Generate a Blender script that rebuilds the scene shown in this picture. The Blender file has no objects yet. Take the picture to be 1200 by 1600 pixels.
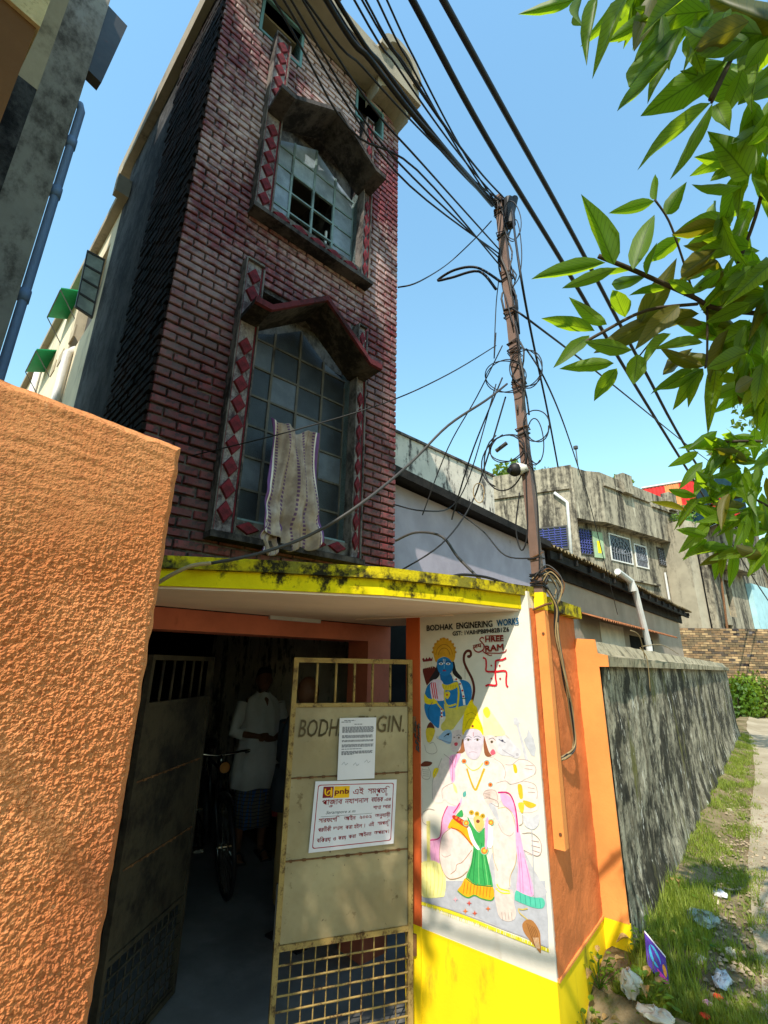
import bpy, bmesh, math, random
from mathutils import Vector, Matrix, noise
random.seed(7)
sc = bpy.context.scene
COL = sc.collection
rad = math.radians

# ------------------------------------------------------------------ camera
# world frame: Y runs along the lane (away), X to the right of it, Z up
CR = ((0.79104667, -0.17641627, -0.58576656), (0.61155210, 0.25275175, 0.74974701), (0.01578596, -0.95131165, 0.30782617))
EYE = Vector((0.0, 0.0, 1.65)); FPX = 741.0
cam = bpy.data.cameras.new('camera'); camo = bpy.data.objects.new('camera', cam); COL.objects.link(camo)
cam.sensor_fit = 'VERTICAL'; cam.sensor_height = 24.0; cam.lens = 24.0 * FPX / 1600.0
cam.clip_start = 0.02; cam.clip_end = 5000
camo.matrix_world = Matrix(((CR[0][0], -CR[0][1], -CR[0][2], EYE[0]), (CR[1][0], -CR[1][1], -CR[1][2], EYE[1]), (CR[2][0], -CR[2][1], -CR[2][2], EYE[2]), (0, 0, 0, 1)))
sc.camera = camo
# ------------------------------------------------------------------ light
SUN_DIR = Vector((-0.32, 1.0, -1.25)).normalized()          # direction the light travels
sun = bpy.data.lights.new('sun', 'SUN'); sun.energy = 4.0; sun.angle = rad(0.55); sun.color = (1.0, 0.92, 0.78)
suno = bpy.data.objects.new('sun', sun); COL.objects.link(suno)
suno.rotation_euler = SUN_DIR.to_track_quat('-Z', 'Y').to_euler(); suno.location = (2, -6, 9)
world = bpy.data.worlds.new('World'); sc.world = world; world.use_nodes = True
wn = world.node_tree.nodes; wl = world.node_tree.links; wn.clear()
sky = wn.new('ShaderNodeTexSky'); sky.sky_type = 'NISHITA'; sky.sun_disc = False
sky.sun_elevation = math.asin(-SUN_DIR.z); sky.sun_rotation = math.atan2(-SUN_DIR.x, -SUN_DIR.y)
sky.altitude = 0; sky.air_density = 2.3; sky.dust_density = 0.5; sky.ozone_density = 5.5
bg = wn.new('ShaderNodeBackground'); bg.inputs['Strength'].default_value = 0.15
wo = wn.new('ShaderNodeOutputWorld'); tint = wn.new('ShaderNodeMix'); tint.data_type = 'RGBA'; tint.blend_type = 'MULTIPLY'; tint.inputs[0].default_value = 1.0; tint.inputs[7].default_value = (0.88, 1.07, 1.05, 1); wl.new(sky.outputs[0], tint.inputs[6]); wl.new(tint.outputs[2], bg.inputs[0]); wl.new(bg.outputs[0], wo.inputs[0])
sc.view_settings.view_transform = 'Standard'; sc.view_settings.look = 'None'
sc.view_settings.exposure = 0.76; sc.view_settings.gamma = 1.0; sc.view_settings.use_curve_mapping = False
sc.render.engine = 'CYCLES'; sc.cycles.max_bounces = 6; sc.cycles.diffuse_bounces = 4
sc.cycles.use_adaptive_sampling = True
try: sc.cycles.use_denoising = True
except Exception: pass

# ------------------------------------------------------------------ measuring helpers
def ray(px):
    d = ((px[0] - 600) / FPX, (px[1] - 800) / FPX, 1.0)
    return Vector([sum(CR[i][j] * d[j] for j in range(3)) for i in range(3)])
def at_z(px, z): d = ray(px); return EYE + d * ((z - EYE.z) / d.z)
def at_x(px, x): d = ray(px); return EYE + d * (x / d.x)
def at_y(px, y): d = ray(px); return EYE + d * (y / d.y)
def at_d(px, depth): return EYE + ray(px) * depth
def at_p(px, p, n): d = ray(px); return EYE + d * ((Vector(p) - EYE).dot(n) / d.dot(n))
def project(p):
    v = Vector(p) - EYE
    c = [sum(CR[i][j] * v[i] for i in range(3)) for j in range(3)]
    return (600 + FPX * c[0] / c[2], 800 + FPX * c[1] / c[2], c[2])

# ------------------------------------------------------------------ object helpers
def tag(o, label=None, cat=None, group=None, kind=None):
    if label: o['label'] = label
    if cat: o['category'] = cat
    if group: o['group'] = group
    if kind: o['kind'] = kind
    return o
def thing(name, label, cat, loc=(0, 0, 0), group=None, rz=0.0):
    o = bpy.data.objects.new(name, None); COL.objects.link(o); o.location = loc; o.rotation_euler = (0, 0, rz)
    o.empty_display_size = 0.1
    return tag(o, label, cat, group)
def world_fr(a, b, c): return Vector((a, b, c))
def frame(org, ax, ay, az=(0, 0, 1)):
    org = Vector(org); ax = Vector(ax); ay = Vector(ay); az = Vector(az)
    return lambda a, b, c: org + ax * a + ay * b + az * c

class MB:
    def __init__(s, fr=world_fr): s.fr = fr; s.v = []; s.f = []; s.m = []; s.uv = []
    def pt(s, p): s.v.append(s.fr(*p)); return len(s.v) - 1
    def face(s, idx, m=0): s.f.append(tuple(idx)); s.m.append(m)
    def poly(s, pts, m=0): s.face([s.pt(p) for p in pts], m)
    def box(s, a, b, m=0):
        x0, y0, z0 = a; x1, y1, z1 = b
        i = [s.pt(p) for p in ((x0,y0,z0),(x1,y0,z0),(x1,y1,z0),(x0,y1,z0),(x0,y0,z1),(x1,y0,z1),(x1,y1,z1),(x0,y1,z1))]
        for q in ((0,3,2,1),(4,5,6,7),(0,1,5,4),(1,2,6,5),(2,3,7,6),(3,0,4,7)): s.face([i[k] for k in q], m)
    def prism(s, lo, hi, m=0):                # two matching loops of points
        n = len(lo); a = [s.pt(p) for p in lo]; b = [s.pt(p) for p in hi]
        s.face(a[::-1], m); s.face(b, m)
        for k in range(n): s.face((a[k], a[(k+1) % n], b[(k+1) % n], b[k]), m)
    def plan(s, pts, z0, z1, m=0): s.prism([(p[0], p[1], z0) for p in pts], [(p[0], p[1], z1) for p in pts], m)
    def tube(s, pts, r, n=8, m=0, cap=True, flat=None):
        P = [s.fr(*p) for p in pts]; R_ = r if isinstance(r, (list, tuple)) else [r] * len(P)
        t0 = (P[1] - P[0]).normalized()
        nx = t0.orthogonal().normalized(); rings = []
        for k, p in enumerate(P):
            t = (P[min(k+1, len(P)-1)] - P[max(k-1, 0)])
            t = t.normalized() if t.length > 1e-9 else t0
            nx = (nx - t * nx.dot(t)); nx = nx.normalized() if nx.length > 1e-6 else t.orthogonal().normalized()
            ny = t.cross(nx); ring = []
            for j in range(n):
                a = 2 * math.pi * (j + .5) / n
                s.v.append(p + (nx * math.cos(a) + ny * math.sin(a)) * R_[k]); ring.append(len(s.v) - 1)
            rings.append(ring)
        for k in range(len(P) - 1):
            for j in range(n): s.face((rings[k][j], rings[k][(j+1) % n], rings[k+1][(j+1) % n], rings[k+1][j]), m)
        if cap: s.face(rings[0][::-1], m); s.face(rings[-1], m)
    def grid(s, fn, nu, nv, m=0):
        I = [[s.pt(fn(i / nu, j / nv)) for i in range(nu + 1)] for j in range(nv + 1)]
        for j in range(nv):
            for i in range(nu):
                s.face((I[j][i], I[j][i+1], I[j+1][i+1], I[j+1][i]), m)
                s.uv.append(((i/nu, j/nv), ((i+1)/nu, j/nv), ((i+1)/nu, (j+1)/nv), (i/nu, (j+1)/nv)))
    def sphere(s, c, r, nu=12, nv=8, m=0):
        r = r if isinstance(r, (list, tuple)) else (r, r, r)
        s.grid(lambda a, b: (c[0] + r[0]*math.sin(math.pi*b)*math.cos(2*math.pi*a), c[1] + r[1]*math.sin(math.pi*b)*math.sin(2*math.pi*a), c[2] + r[2]*math.cos(math.pi*b)), nu, nv, m)
    def mesh(s, name, mats, loc=(0, 0, 0), smooth=False, recalc=True):
        loc = Vector(loc); me = bpy.data.meshes.new(name)
        me.from_pydata([tuple(v - loc) for v in s.v], [], s.f)
        for mm in (mats if isinstance(mats, (list, tuple)) else [mats]): me.materials.append(mm)
        me.polygons.foreach_set('material_index', s.m)
        if smooth: me.polygons.foreach_set('use_smooth', [True] * len(s.f))
        if s.uv and len(s.uv) == len(s.f):
            ul = me.uv_layers.new(name='UVMap'); k = 0
            for fu in s.uv:
                for c in fu: ul.data[k].uv = c; k += 1
        if recalc:
            bm = bmesh.new(); bm.from_mesh(me); bmesh.ops.recalc_face_normals(bm, faces=bm.faces[:]); bm.to_mesh(me); bm.free()
        me.update(); return me
    def build(s, name, mats, parent=None, smooth=False, loc=None, recalc=True):
        base = Vector(parent.location) if (parent and loc is None) else Vector(loc or (0, 0, 0))
        if parent and parent.parent: base = base + Vector(parent.parent.location)
        o = bpy.data.objects.new(name, s.mesh(name, mats, base, smooth, recalc)); COL.objects.link(o)
        if parent: o.parent = parent
        elif loc is not None: o.location = loc
        return o
def place(name, me, parent, loc, rot=None, scale=None):
    o = bpy.data.objects.new(name, me); COL.objects.link(o); o.parent = parent
    base = Vector(parent.location) if parent else Vector()
    M_ = Matrix.Translation(Vector(loc) - base)
    if rot is not None: M_ = M_ @ rot.to_4x4()
    if scale is not None: M_ = M_ @ Matrix.Diagonal((*scale, 1))
    o.matrix_local = M_
    return o
def smooth_path(pts, k=6):
    P = [Vector(p) for p in pts]; out = []
    for i in range(len(P) - 1):
        p0 = P[max(i-1, 0)]; p1 = P[i]; p2 = P[i+1]; p3 = P[min(i+2, len(P)-1)]
        for j in range(k):
            t = j / k
            out.append(0.5 * ((2*p1) + (p2-p0)*t + (2*p0-5*p1+4*p2-p3)*t*t + (3*p1-p0-3*p2+p3)*t*t*t))
    out.append(P[-1]); return out

# ------------------------------------------------------------------ materials
def srgb(r, g, b):
    f = lambda c: (c/255/12.92) if c/255 <= 0.04045 else ((c/255 + 0.055)/1.055) ** 2.4
    return (f(r), f(g), f(b), 1)
def lin(r, g, b): return (r, g, b, 1)
class NM:
    def __init__(s, name, rough=0.85, spec=0.3, metallic=0.0):
        s.m = bpy.data.materials.new(name); s.m.use_nodes = True; s.n = s.m.node_tree.nodes; s.l = s.m.node_tree.links
        s.b = s.n['Principled BSDF']; s.b.inputs['Roughness'].default_value = rough; s.b.inputs['Metallic'].default_value = metallic
        s.b.inputs['Specular IOR Level'].default_value = spec
        s.tc = s.n.new('ShaderNodeTexCoord')
    def lk(s, a, b): s.l.new(a, b)
    def coord(s, scale=(1, 1, 1), loc=(0, 0, 0), src='Object'):
        mp = s.n.new('ShaderNodeMapping'); mp.inputs['Scale'].default_value = scale; mp.inputs['Location'].default_value = loc
        s.lk(s.tc.outputs[src], mp.inputs['Vector']); return mp.outputs[0]
    def noise(s, sc_=5.0, detail=6.0, rough=0.6, scale=(1, 1, 1), loc=(0, 0, 0), dist=0.0):
        t = s.n.new('ShaderNodeTexNoise'); t.inputs['Scale'].default_value = sc_; t.inputs['Detail'].default_value = detail
        t.inputs['Roughness'].default_value = rough; t.inputs['Distortion'].default_value = dist
        s.lk(s.coord(scale, loc), t.inputs['Vector']); return t.outputs[0]
    def vor(s, sc_=20.0, scale=(1, 1, 1), out='Distance', feature='F1'):
        t = s.n.new('ShaderNodeTexVoronoi'); t.feature = feature; t.inputs['Scale'].default_value = sc_
        s.lk(s.coord(scale), t.inputs['Vector']); return t.outputs[out]
    def ramp(s, val, lo, hi, a=0.0, b=1.0):
        r = s.n.new('ShaderNodeMapRange'); r.clamp = True; r.interpolation_type = 'SMOOTHSTEP'
        r.inputs['From Min'].default_value = lo; r.inputs['From Max'].default_value = hi
        r.inputs['To Min'].default_value = a; r.inputs['To Max'].default_value = b
        s.lk(val, r.inputs['Value']); return r.outputs[0]
    def mix(s, fac, a, b, mode='MIX'):
        x = s.n.new('ShaderNodeMix'); x.data_type = 'RGBA'; x.blend_type = mode
        for k, v in ((0, fac), (6, a), (7, b)):
            if isinstance(v, (int, float)): x.inputs[k].default_value = v
            elif isinstance(v, tuple): x.inputs[k].default_value = v
            else: s.lk(v, x.inputs[k])
        return x.outputs[2]
    def math(s, op, a, b=None):
        x = s.n.new('ShaderNodeMath'); x.operation = op
        for k, v in ((0, a), (1, b)):
            if v is None: continue
            if isinstance(v, (int, float)): x.inputs[k].default_value = v
            else: s.lk(v, x.inputs[k])
        return x.outputs[0]
    def col(s, v):
        if isinstance(v, tuple): s.b.inputs['Base Color'].default_value = v
        else: s.lk(v, s.b.inputs['Base Color'])
    def bump(s, h, strength=0.5, dist=0.01):
        bp = s.n.new('ShaderNodeBump'); bp.inputs['Strength'].default_value = strength; bp.inputs['Distance'].default_value = dist
        s.lk(h, bp.inputs['Height']); s.lk(bp.outputs[0], s.b.inputs['Normal'])
    def rand(s):
        o = s.n.new('ShaderNodeObjectInfo'); return o.outputs['Random']
def paint(name, c, var=0.12, rough=0.75, vs=3.0, bump=0.25, bs=60.0, dirt=None, dirt_amt=(0.55, 0.75), dirt_scale=4.0, stretch=(1, 1, 0.35), spec=0.3, metallic=0.0, bdist=0.004):
    m = NM(name, rough, spec, metallic)
    d = tuple(x * (1 - var * 1.8) for x in c[:3]) + (1,); e = tuple(min(1, x * (1 + var)) for x in c[:3]) + (1,)
    k = m.mix(m.ramp(m.noise(vs, 5), 0.3, 0.7), d, e)
    if dirt: k = m.mix(m.ramp(m.noise(dirt_scale, 8, 0.65, stretch, (3.1, 1.7, 0.4)), *dirt_amt), k, dirt)
    m.col(k)
    if bump: m.bump(m.noise(bs, 4), bump, bdist)
    return m.m
MAT = {}
MAT['orange_wall'] = paint('orange_wall', srgb(208, 116, 62), 0.12, 0.85, 2.5, 0.45, 90, srgb(150, 80, 45), (0.6, 0.85), 3, bdist=0.006)
MAT['orange_smooth'] = paint('orange_smooth', srgb(230, 142, 74), 0.08, 0.8, 3, 0.25, 70, srgb(170, 95, 50), (0.62, 0.85), 5)
MAT['orange_dark'] = paint('orange_dark', srgb(196, 88, 40), 0.08, 0.7, 3, 0.2, 50)
MAT['salmon'] = paint('salmon', srgb(196, 110, 84), 0.10, 0.8, 3, 0.25, 50, srgb(120, 60, 45), (0.6, 0.8), 6)
MAT['yellow'] = paint('yellow', srgb(244, 206, 12), 0.05, 0.7, 3, 0.2, 70, srgb(150, 130, 30), (0.56, 0.74), 5)
MAT['white_wall'] = paint('white_wall', srgb(222, 213, 200), 0.05, 0.75, 5, 0.2, 60, srgb(206, 194, 176), (0.58, 0.8), 4)
MAT['soffit'] = paint('soffit', srgb(240, 214, 190), 0.05, 0.8, 2, 0.1, 40, srgb(150, 110, 85), (0.66, 0.85), 3, (1, 1, 1))
MAT['brown_paint'] = paint('brown_paint', srgb(112, 88, 78), 0.10, 0.6, 6, 0.15, 60, srgb(70, 48, 40), (0.55, 0.75), 9)
MAT['cable'] = paint('cable', srgb(30, 29, 32), 0.1, 0.55, 8, 0.0)
MAT['cable_grey'] = paint('cable_grey', srgb(66, 63, 62), 0.1, 0.6, 8, 0.0)
MAT['cable_tan'] = paint('cable_tan', srgb(150, 128, 92), 0.15, 0.7, 8, 0.0)
MAT['black_void'] = paint('void_black', lin(0.012, 0.012, 0.012), 0.1, 0.95, 3, 0.0, spec=0.05)
MAT['shade_black'] = paint('shade_black', lin(0.012, 0.0115, 0.011), 0.3, 0.95, 2, 0.2, 20, spec=0.1)  # near-black base colour stands in for the darkness of enclosed rooms
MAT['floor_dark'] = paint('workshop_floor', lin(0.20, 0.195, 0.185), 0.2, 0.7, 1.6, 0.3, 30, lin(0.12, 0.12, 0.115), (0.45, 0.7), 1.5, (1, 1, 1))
MAT['steel_dark'] = paint('steel_dark', srgb(62, 58, 54), 0.15, 0.5, 8, 0.1, 60, srgb(90, 50, 30), (0.6, 0.75), 12, (1, 1, 1), 0.5)
MAT['rust'] = paint('rust', srgb(110, 74, 44), 0.25, 0.75, 20, 0.4, 80)
MAT['teal_frame'] = paint('teal_frame', srgb(120, 140, 142), 0.12, 0.7, 8, 0.1, 60, srgb(60, 62, 60), (0.5, 0.75), 10)
MAT['bar_brown'] = paint('bar_brown', srgb(92, 86, 78), 0.15, 0.7, 8, 0.1, 60, srgb(50, 44, 40), (0.5, 0.7), 10)
MAT['pvc'] = paint('pvc', srgb(206, 204, 200), 0.06, 0.5, 4, 0.0, 50, srgb(140, 132, 118), (0.55, 0.8), 5)
MAT['pvc_blue'] = paint('pvc_blue', srgb(140, 168, 210), 0.06, 0.5, 4, 0.0, 50, srgb(70, 90, 120), (0.6, 0.8), 5)
MAT['green_awning'] = paint('green_awning', srgb(20, 150, 96), 0.1, 0.6, 4, 0.0)
MAT['cream'] = paint('cream_wall', srgb(214, 200, 172), 0.08, 0.85, 2, 0.4, 30, srgb(150, 140, 120), (0.5, 0.75), 3)
MAT['paper'] = paint('paper', srgb(226, 220, 226), 0.02, 0.8, 6, 0.1, 20, bdist=0.002)
MAT['ink'] = paint('ink', srgb(38, 34, 36), 0.05, 0.8, 5, 0.0)
MAT['ink_grey'] = paint('ink_grey', srgb(120, 116, 124), 0.05, 0.8, 5, 0.0)
MAT['ink_red'] = paint('ink_red', srgb(170, 34, 44), 0.05, 0.8, 5, 0.0)
def flat(name, c, var=0.05): return paint('paint_' + name, srgb(*c), var, 0.7, 30, 0.0)

def mold_mat(name, base, dark, amt=(0.45, 0.62), scale=3.0, stretch=(1, 1, 0.4), bump=0.6, rough=0.9, third=None, tamt=(0.6, 0.7)):
    m = NM(name, rough, 0.15)
    n1 = m.noise(scale, 9, 0.7, stretch); n2 = m.noise(scale * 7, 6, 0.7, (1, 1, 0.7), (2, 5, 1))
    f = m.ramp(m.math('ADD', m.math('MULTIPLY', n1, 0.7), m.math('MULTIPLY', n2, 0.3)), *amt)
    b0 = m.mix(m.ramp(m.noise(scale * 2, 5), 0.3, 0.7), tuple(x * 0.8 for x in base[:3]) + (1,), base)
    c = m.mix(f, b0, dark)
    if third: c = m.mix(m.ramp(m.noise(scale * 1.7, 8, 0.65, stretch, (7, 3, 2)), *tamt), c, third)
    m.col(c); m.bump(m.noise(scale * 18, 6, 0.7), bump, 0.008); return m.m
MAT['yellow_mold'] = mold_mat('yellow_mold', srgb(206, 184, 24), srgb(38, 34, 22), (0.44, 0.58), 4.5, (1, 1, 1.4), 0.6, third=srgb(120, 112, 40), tamt=(0.5, 0.62))
MAT['yellow_band'] = mold_mat('yellow_band', srgb(232, 206, 14), srgb(46, 40, 20), (0.50, 0.58), 2.2, (1, 1, 1), 0.3)
MAT['grey_concrete'] = mold_mat('grey_concrete', srgb(168, 158, 138), srgb(62, 58, 52), (0.42, 0.60), 0.8, (2.2, 2.2, 0.22), 0.4, third=srgb(196, 186, 164), tamt=(0.58, 0.7))
MAT['parapet_white'] = mold_mat('parapet_white', srgb(214, 204, 190), srgb(78, 74, 72), (0.50, 0.58), 1.6, (2.0, 2.0, 0.5), 0.4)
MAT['purple_wall'] = mold_mat('purple_wall', srgb(176, 166, 178), srgb(60, 56, 58), (0.60, 0.72), 1.2, (1, 1, 0.7), 0.35)
MAT['drab_wall'] = mold_mat('drab_wall', srgb(166, 150, 134), srgb(60, 56, 52), (0.60, 0.74), 1.0, (1, 1, 0.7), 0.35)
MAT['neighbour_grey'] = mold_mat('neighbour_grey', srgb(176, 170, 160), srgb(96, 90, 84), (0.46, 0.60), 1.3, (1, 1, 0.45), 0.5, third=srgb(176, 172, 166), tamt=(0.6, 0.72))
MAT['neighbour_shade_brown'] = mold_mat('neighbour_shade_brown', srgb(104, 72, 44), srgb(60, 42, 28), (0.5, 0.7), 2.0, (1, 1, 1), 0.4)
MAT['neighbour_rough'] = mold_mat('neighbour_rough', srgb(206, 190, 146), srgb(140, 124, 90), (0.5, 0.62), 9, (1, 1, 1), 1.0)
MAT['neighbour_beige'] = mold_mat('neighbour_beige', srgb(176, 162, 138), srgb(120, 108, 90), (0.5, 0.7), 2.0, (1, 1, 1), 0.4)
MAT['shade_plaster'] = mold_mat('shade_plaster', srgb(86, 86, 88), srgb(26, 26, 28), (0.40, 0.60), 3.0, (1, 1, 0.6), 0.8)
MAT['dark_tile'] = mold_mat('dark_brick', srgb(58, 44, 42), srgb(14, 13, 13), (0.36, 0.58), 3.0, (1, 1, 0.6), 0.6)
MAT['roof_concrete'] = mold_mat('roof_concrete', srgb(160, 150, 132), srgb(88, 80, 72), (0.5, 0.7), 2.0, (1, 1, 1), 0.3)
MAT['hood_dark'] = mold_mat('hood_dark', srgb(92, 84, 82), srgb(32, 29, 30), (0.38, 0.58), 3.0, (1, 1, 1), 0.4)
MAT['hood_red'] = mold_mat('hood_red', srgb(100, 44, 50), srgb(42, 30, 32), (0.44, 0.62), 3.5, (1, 1, 1), 0.4)
MAT['strip_dark'] = mold_mat('strip_dark', srgb(120, 112, 108), srgb(48, 44, 44), (0.42, 0.60), 4.0, (1, 1, 0.6), 0.5)
MAT['strip_grey'] = mold_mat('strip_grey', srgb(156, 146, 146), srgb(66, 52, 56), (0.40, 0.60), 6.0, (1, 1, 1), 0.5)
MAT['diamond'] = mold_mat('diamond', srgb(124, 44, 54), srgb(60, 32, 36), (0.44, 0.64), 8.0, (1, 1, 1), 0.3, third=srgb(196, 178, 178), tamt=(0.62, 0.72))
MAT['mortar'] = mold_mat('mortar', srgb(126, 118, 116), srgb(42, 37, 37), (0.38, 0.56), 2.2, (1, 1, 1), 0.6)

def brick_mat():
    m = NM('brick_red', 0.62, 0.35)
    base = m.mix(m.rand(), srgb(84, 30, 34), srgb(142, 54, 58))
    base = m.mix(m.ramp(m.noise(2.0, 4), 0.35, 0.65), base, srgb(102, 40, 42))
    grime = m.ramp(m.noise(26, 8, 0.7), 0.46, 0.62)
    base = m.mix(grime, base, srgb(52, 30, 34))
    o = m.n.new('ShaderNodeNewGeometry')
    def gnoise(sc_, loc, d=8):
        t = m.n.new('ShaderNodeTexNoise'); t.inputs['Scale'].default_value = sc_; t.inputs['Detail'].default_value = d; t.inputs['Roughness'].default_value = 0.65
        mp = m.n.new('ShaderNodeMapping'); mp.inputs['Location'].default_value = loc
        m.lk(o.outputs['Position'], mp.inputs[0]); m.lk(mp.outputs[0], t.inputs['Vector']); return t.outputs[0]
    big = gnoise(0.8, (1.3, 7.0, 1.1), 4); fine = gnoise(14, (0, 0, 0), 8)
    paleness = m.ramp(m.math('ADD', m.math('MULTIPLY', big, 0.75), m.math('MULTIPLY', fine, 0.55)), 0.54, 0.80)
    sz = m.n.new('ShaderNodeSeparateXYZ'); m.lk(o.outputs['Position'], sz.inputs[0])
    paleness = m.math('MULTIPLY', paleness, m.ramp(sz.outputs[2], 3.2, 7.0, 0.18, 1.0))  # pale patches grow stronger towards the top
    base = m.mix(m.math('MULTIPLY', paleness, 0.8), base, srgb(206, 182, 176))
    soot = m.ramp(m.math('ADD', m.math('MULTIPLY', gnoise(0.9, (9, 1, 5), 4), 0.7), m.math('MULTIPLY', fine, 0.3)), 0.48, 0.62)
    base = m.mix(m.math('MULTIPLY', soot, 0.45), base, srgb(40, 30, 32))
    m.col(base); m.bump(m.noise(60, 5), 0.35, 0.003); return m.m
MAT['brick'] = brick_mat()

def glass_mat(name, tint, rough=0.28, bump=0.5, bs=120):
    m = NM(name, rough + .08, 0.38)
    m.col(m.mix(m.ramp(m.noise(7, 5), 0.35, 0.7), tint, tuple(x * 1.6 for x in tint[:3]) + (1,)))
    m.bump(m.vor(bs), bump, 0.002); return m.m
MAT['frosted'] = glass_mat('frosted_glass', srgb(112, 122, 134), 0.30, 0.8, 90)
MAT['frosted_dark'] = glass_mat('frosted_glass_dark', srgb(40, 42, 46), 0.30, 0.8, 90)
MAT['glass_pale'] = glass_mat('glass_pale', srgb(150, 164, 160), 0.15, 0.1, 20)
def leaf_mat(name, a, b, tr=0.45, rough=0.4):
    m = NM(name, rough, 0.4)
    c = m.mix(m.rand(), a, b); c = m.mix(m.ramp(m.noise(6, 4), 0.4, 0.75), c, tuple(x * 0.6 for x in a[:3]) + (1,))
    m.col(c)
    t = m.n.new('ShaderNodeBsdfTranslucent'); m.lk(m.mix(0.5, c, srgb(196, 210, 30)), t.inputs['Color'])
    mx = m.n.new('ShaderNodeMixShader'); mx.inputs[0].default_value = tr
    out = m.n['Material Output']; m.lk(m.b.outputs[0], mx.inputs[1]); m.lk(t.outputs[0], mx.inputs[2]); m.lk(mx.outputs[0], out.inputs['Surface'])
    return m.m
MAT['leaf'] = leaf_mat('leaf', srgb(66, 98, 26), srgb(104, 134, 34), 0.48)
MAT['leaf_yellow'] = leaf_mat('leaf_yellow', srgb(136, 120, 36), srgb(170, 140, 40), 0.4)
MAT['leaf_far'] = leaf_mat('leaf_far', srgb(60, 92, 30), srgb(120, 140, 44), 0.35, 0.6)
MAT['weed'] = leaf_mat('weed', srgb(60, 100, 24), srgb(120, 146, 40), 0.35, 0.5)
MAT['grass'] = leaf_mat('grass', srgb(84, 108, 30), srgb(150, 160, 60), 0.35, 0.6)
MAT['bark'] = paint('bark', srgb(70, 60, 48), 0.2, 0.9, 10, 0.6, 40)
MAT['dry_leaf'] = leaf_mat('dry_leaf', srgb(150, 116, 70), srgb(196, 160, 100), 0.2, 0.7)

# ================================================================== GROUND
FLOOR_Z = -0.36
def sstep(a, b, x):
    t = max(0.0, min(1.0, (x - a) / (b - a))); return t * t * (3 - 2 * t)
def ground_z(x, y):
    z = FLOOR_Z * (1 - sstep(2.75, 3.45, y) * sstep(-1.3, -1.12, x)) if y < 5.5 else FLOOR_Z * (1 - max(sstep(-1.3, -1.12, x), sstep(5.5, 7, y)))
    if x < -1.2 and y < 7: z -= 0.05
    z += 0.02 * noise.noise((x * 1.3, y * 1.3, 0.0)) * sstep(3.0, 3.8, y)
    z += 0.07 * (1 - sstep(-0.95, -0.62, x)) * sstep(3.3, 4.0, y) * (x > -1.2)
    return z
def ground_mat():
    m = NM('earth', 0.95, 0.1)
    c = m.mix(m.ramp(m.noise(1.2, 6), 0.35, 0.65), srgb(110, 94, 72), srgb(140, 124, 96))
    c = m.mix(m.ramp(m.noise(3.0, 8, 0.7, (1, 1, 1), (3, 3, 3)), 0.5, 0.62), c, srgb(74, 84, 36))
    m.col(c); m.bump(m.noise(40, 6), 0.7, 0.02); return m.m
MAT['earth'] = ground_mat()
def lane_mat():
    m = NM('lane_concrete', 0.9, 0.2)
    c = m.mix(m.ramp(m.noise(0.9, 8, 0.7), 0.3, 0.7), srgb(146, 132, 108), srgb(176, 162, 138))
    c = m.mix(m.ramp(m.noise(6, 8, 0.7), 0.55, 0.7), c, srgb(140, 122, 96))
    m.col(c); m.bump(m.noise(30, 8, 0.7), 0.7, 0.02); return m.m
MAT['lane'] = lane_mat()
xs = [-400, -120, -40, -14, -6, -3.5] + [-2.5 + 0.12 * k for k in range(36)] + [2.5, 4, 8, 20, 60, 160, 400]
ys = [-400, -100, -30, -8, -3] + [-1 + 0.25 * k for k in range(14)] + [2.5 + 0.09 * k for k in range(40)] + [6.3 + 0.5 * k for k in range(40)] + [28, 36, 50, 90, 200, 600]
g = MB(); I = [[g.pt((x, y, ground_z(x, y))) for x in xs] for y in ys]
for j in range(len(ys) - 1):
    for i in range(len(xs) - 1): g.face((I[j][i], I[j][i+1], I[j+1][i+1], I[j+1][i]))
tag(g.build('ground', MAT['earth'], smooth=True), kind='structure')
def lane_edge(y): return -0.52 + 0.16 * math.exp(-max(0, y - 4) / 2.2) + 0.05 * noise.noise((0, y * 0.9, 4.0)) - 0.4 * sstep(10, 22, y)
g = MB(); L = []
yy = [3.0 + 0.25 * k for k in range(24)] + [9 + 0.6 * k for k in range(28)]
for y in yy: L.append([g.pt((x, y, ground_z(x, y) + 0.012)) for x in (lane_edge(y), lane_edge(y) + .25, 0.2, 0.8, 1.5, 2.3)])
for a, b in zip(L, L[1:]):
    for i in range(5): g.face((a[i], a[i+1], b[i+1], b[i]))
tag(g.build('lane', MAT['lane'], smooth=True), kind='structure')
g = MB(); g.plan([(-1.15, -2.0), (-1.15, 2.84), (-1.2, 3.7), (-2.55, 3.75), (-3.4, 3.7), (-8.3, 5.2), (-8.3, 1.9), (-3.3, 0.9), (-1.4, 0.4)], FLOOR_Z - 0.1, FLOOR_Z + 0.006)
tag(g.build('forecourt_floor', MAT['floor_dark']), kind='structure')

# ================================================================== ORANGE FRONT WALL (left)
def stucco_mat():
    m = NM('roughcast_orange', 0.9, 0.15)
    c = m.mix(m.ramp(m.noise(2.2, 5), 0.3, 0.7), srgb(194, 117, 68), srgb(214, 143, 92))
    c = m.mix(m.ramp(m.noise(120, 5, 0.65), 0.36, 0.5, 0.55, 0.0), c, srgb(150, 78, 44)); c = m.mix(m.ramp(m.noise(1.6, 7, .7, (1, 1, .5), (2, 8, 1)), .54, .72, 0, .7), c, srgb(160, 92, 58)); c = m.mix(m.ramp(m.noise(30, 6, .75), .62, .7, 0, .6), c, srgb(226, 170, 126))
    m.col(c); m.bump(m.noise(330, 4, 0.75), 0.7, 0.003); return m.m
MAT['stucco'] = stucco_mat()
LW = thing('boundary_wall', 'orange roughcast boundary wall filling the left edge beside the gate', 'wall', (-1.1, -1.2, FLOOR_Z))
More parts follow.
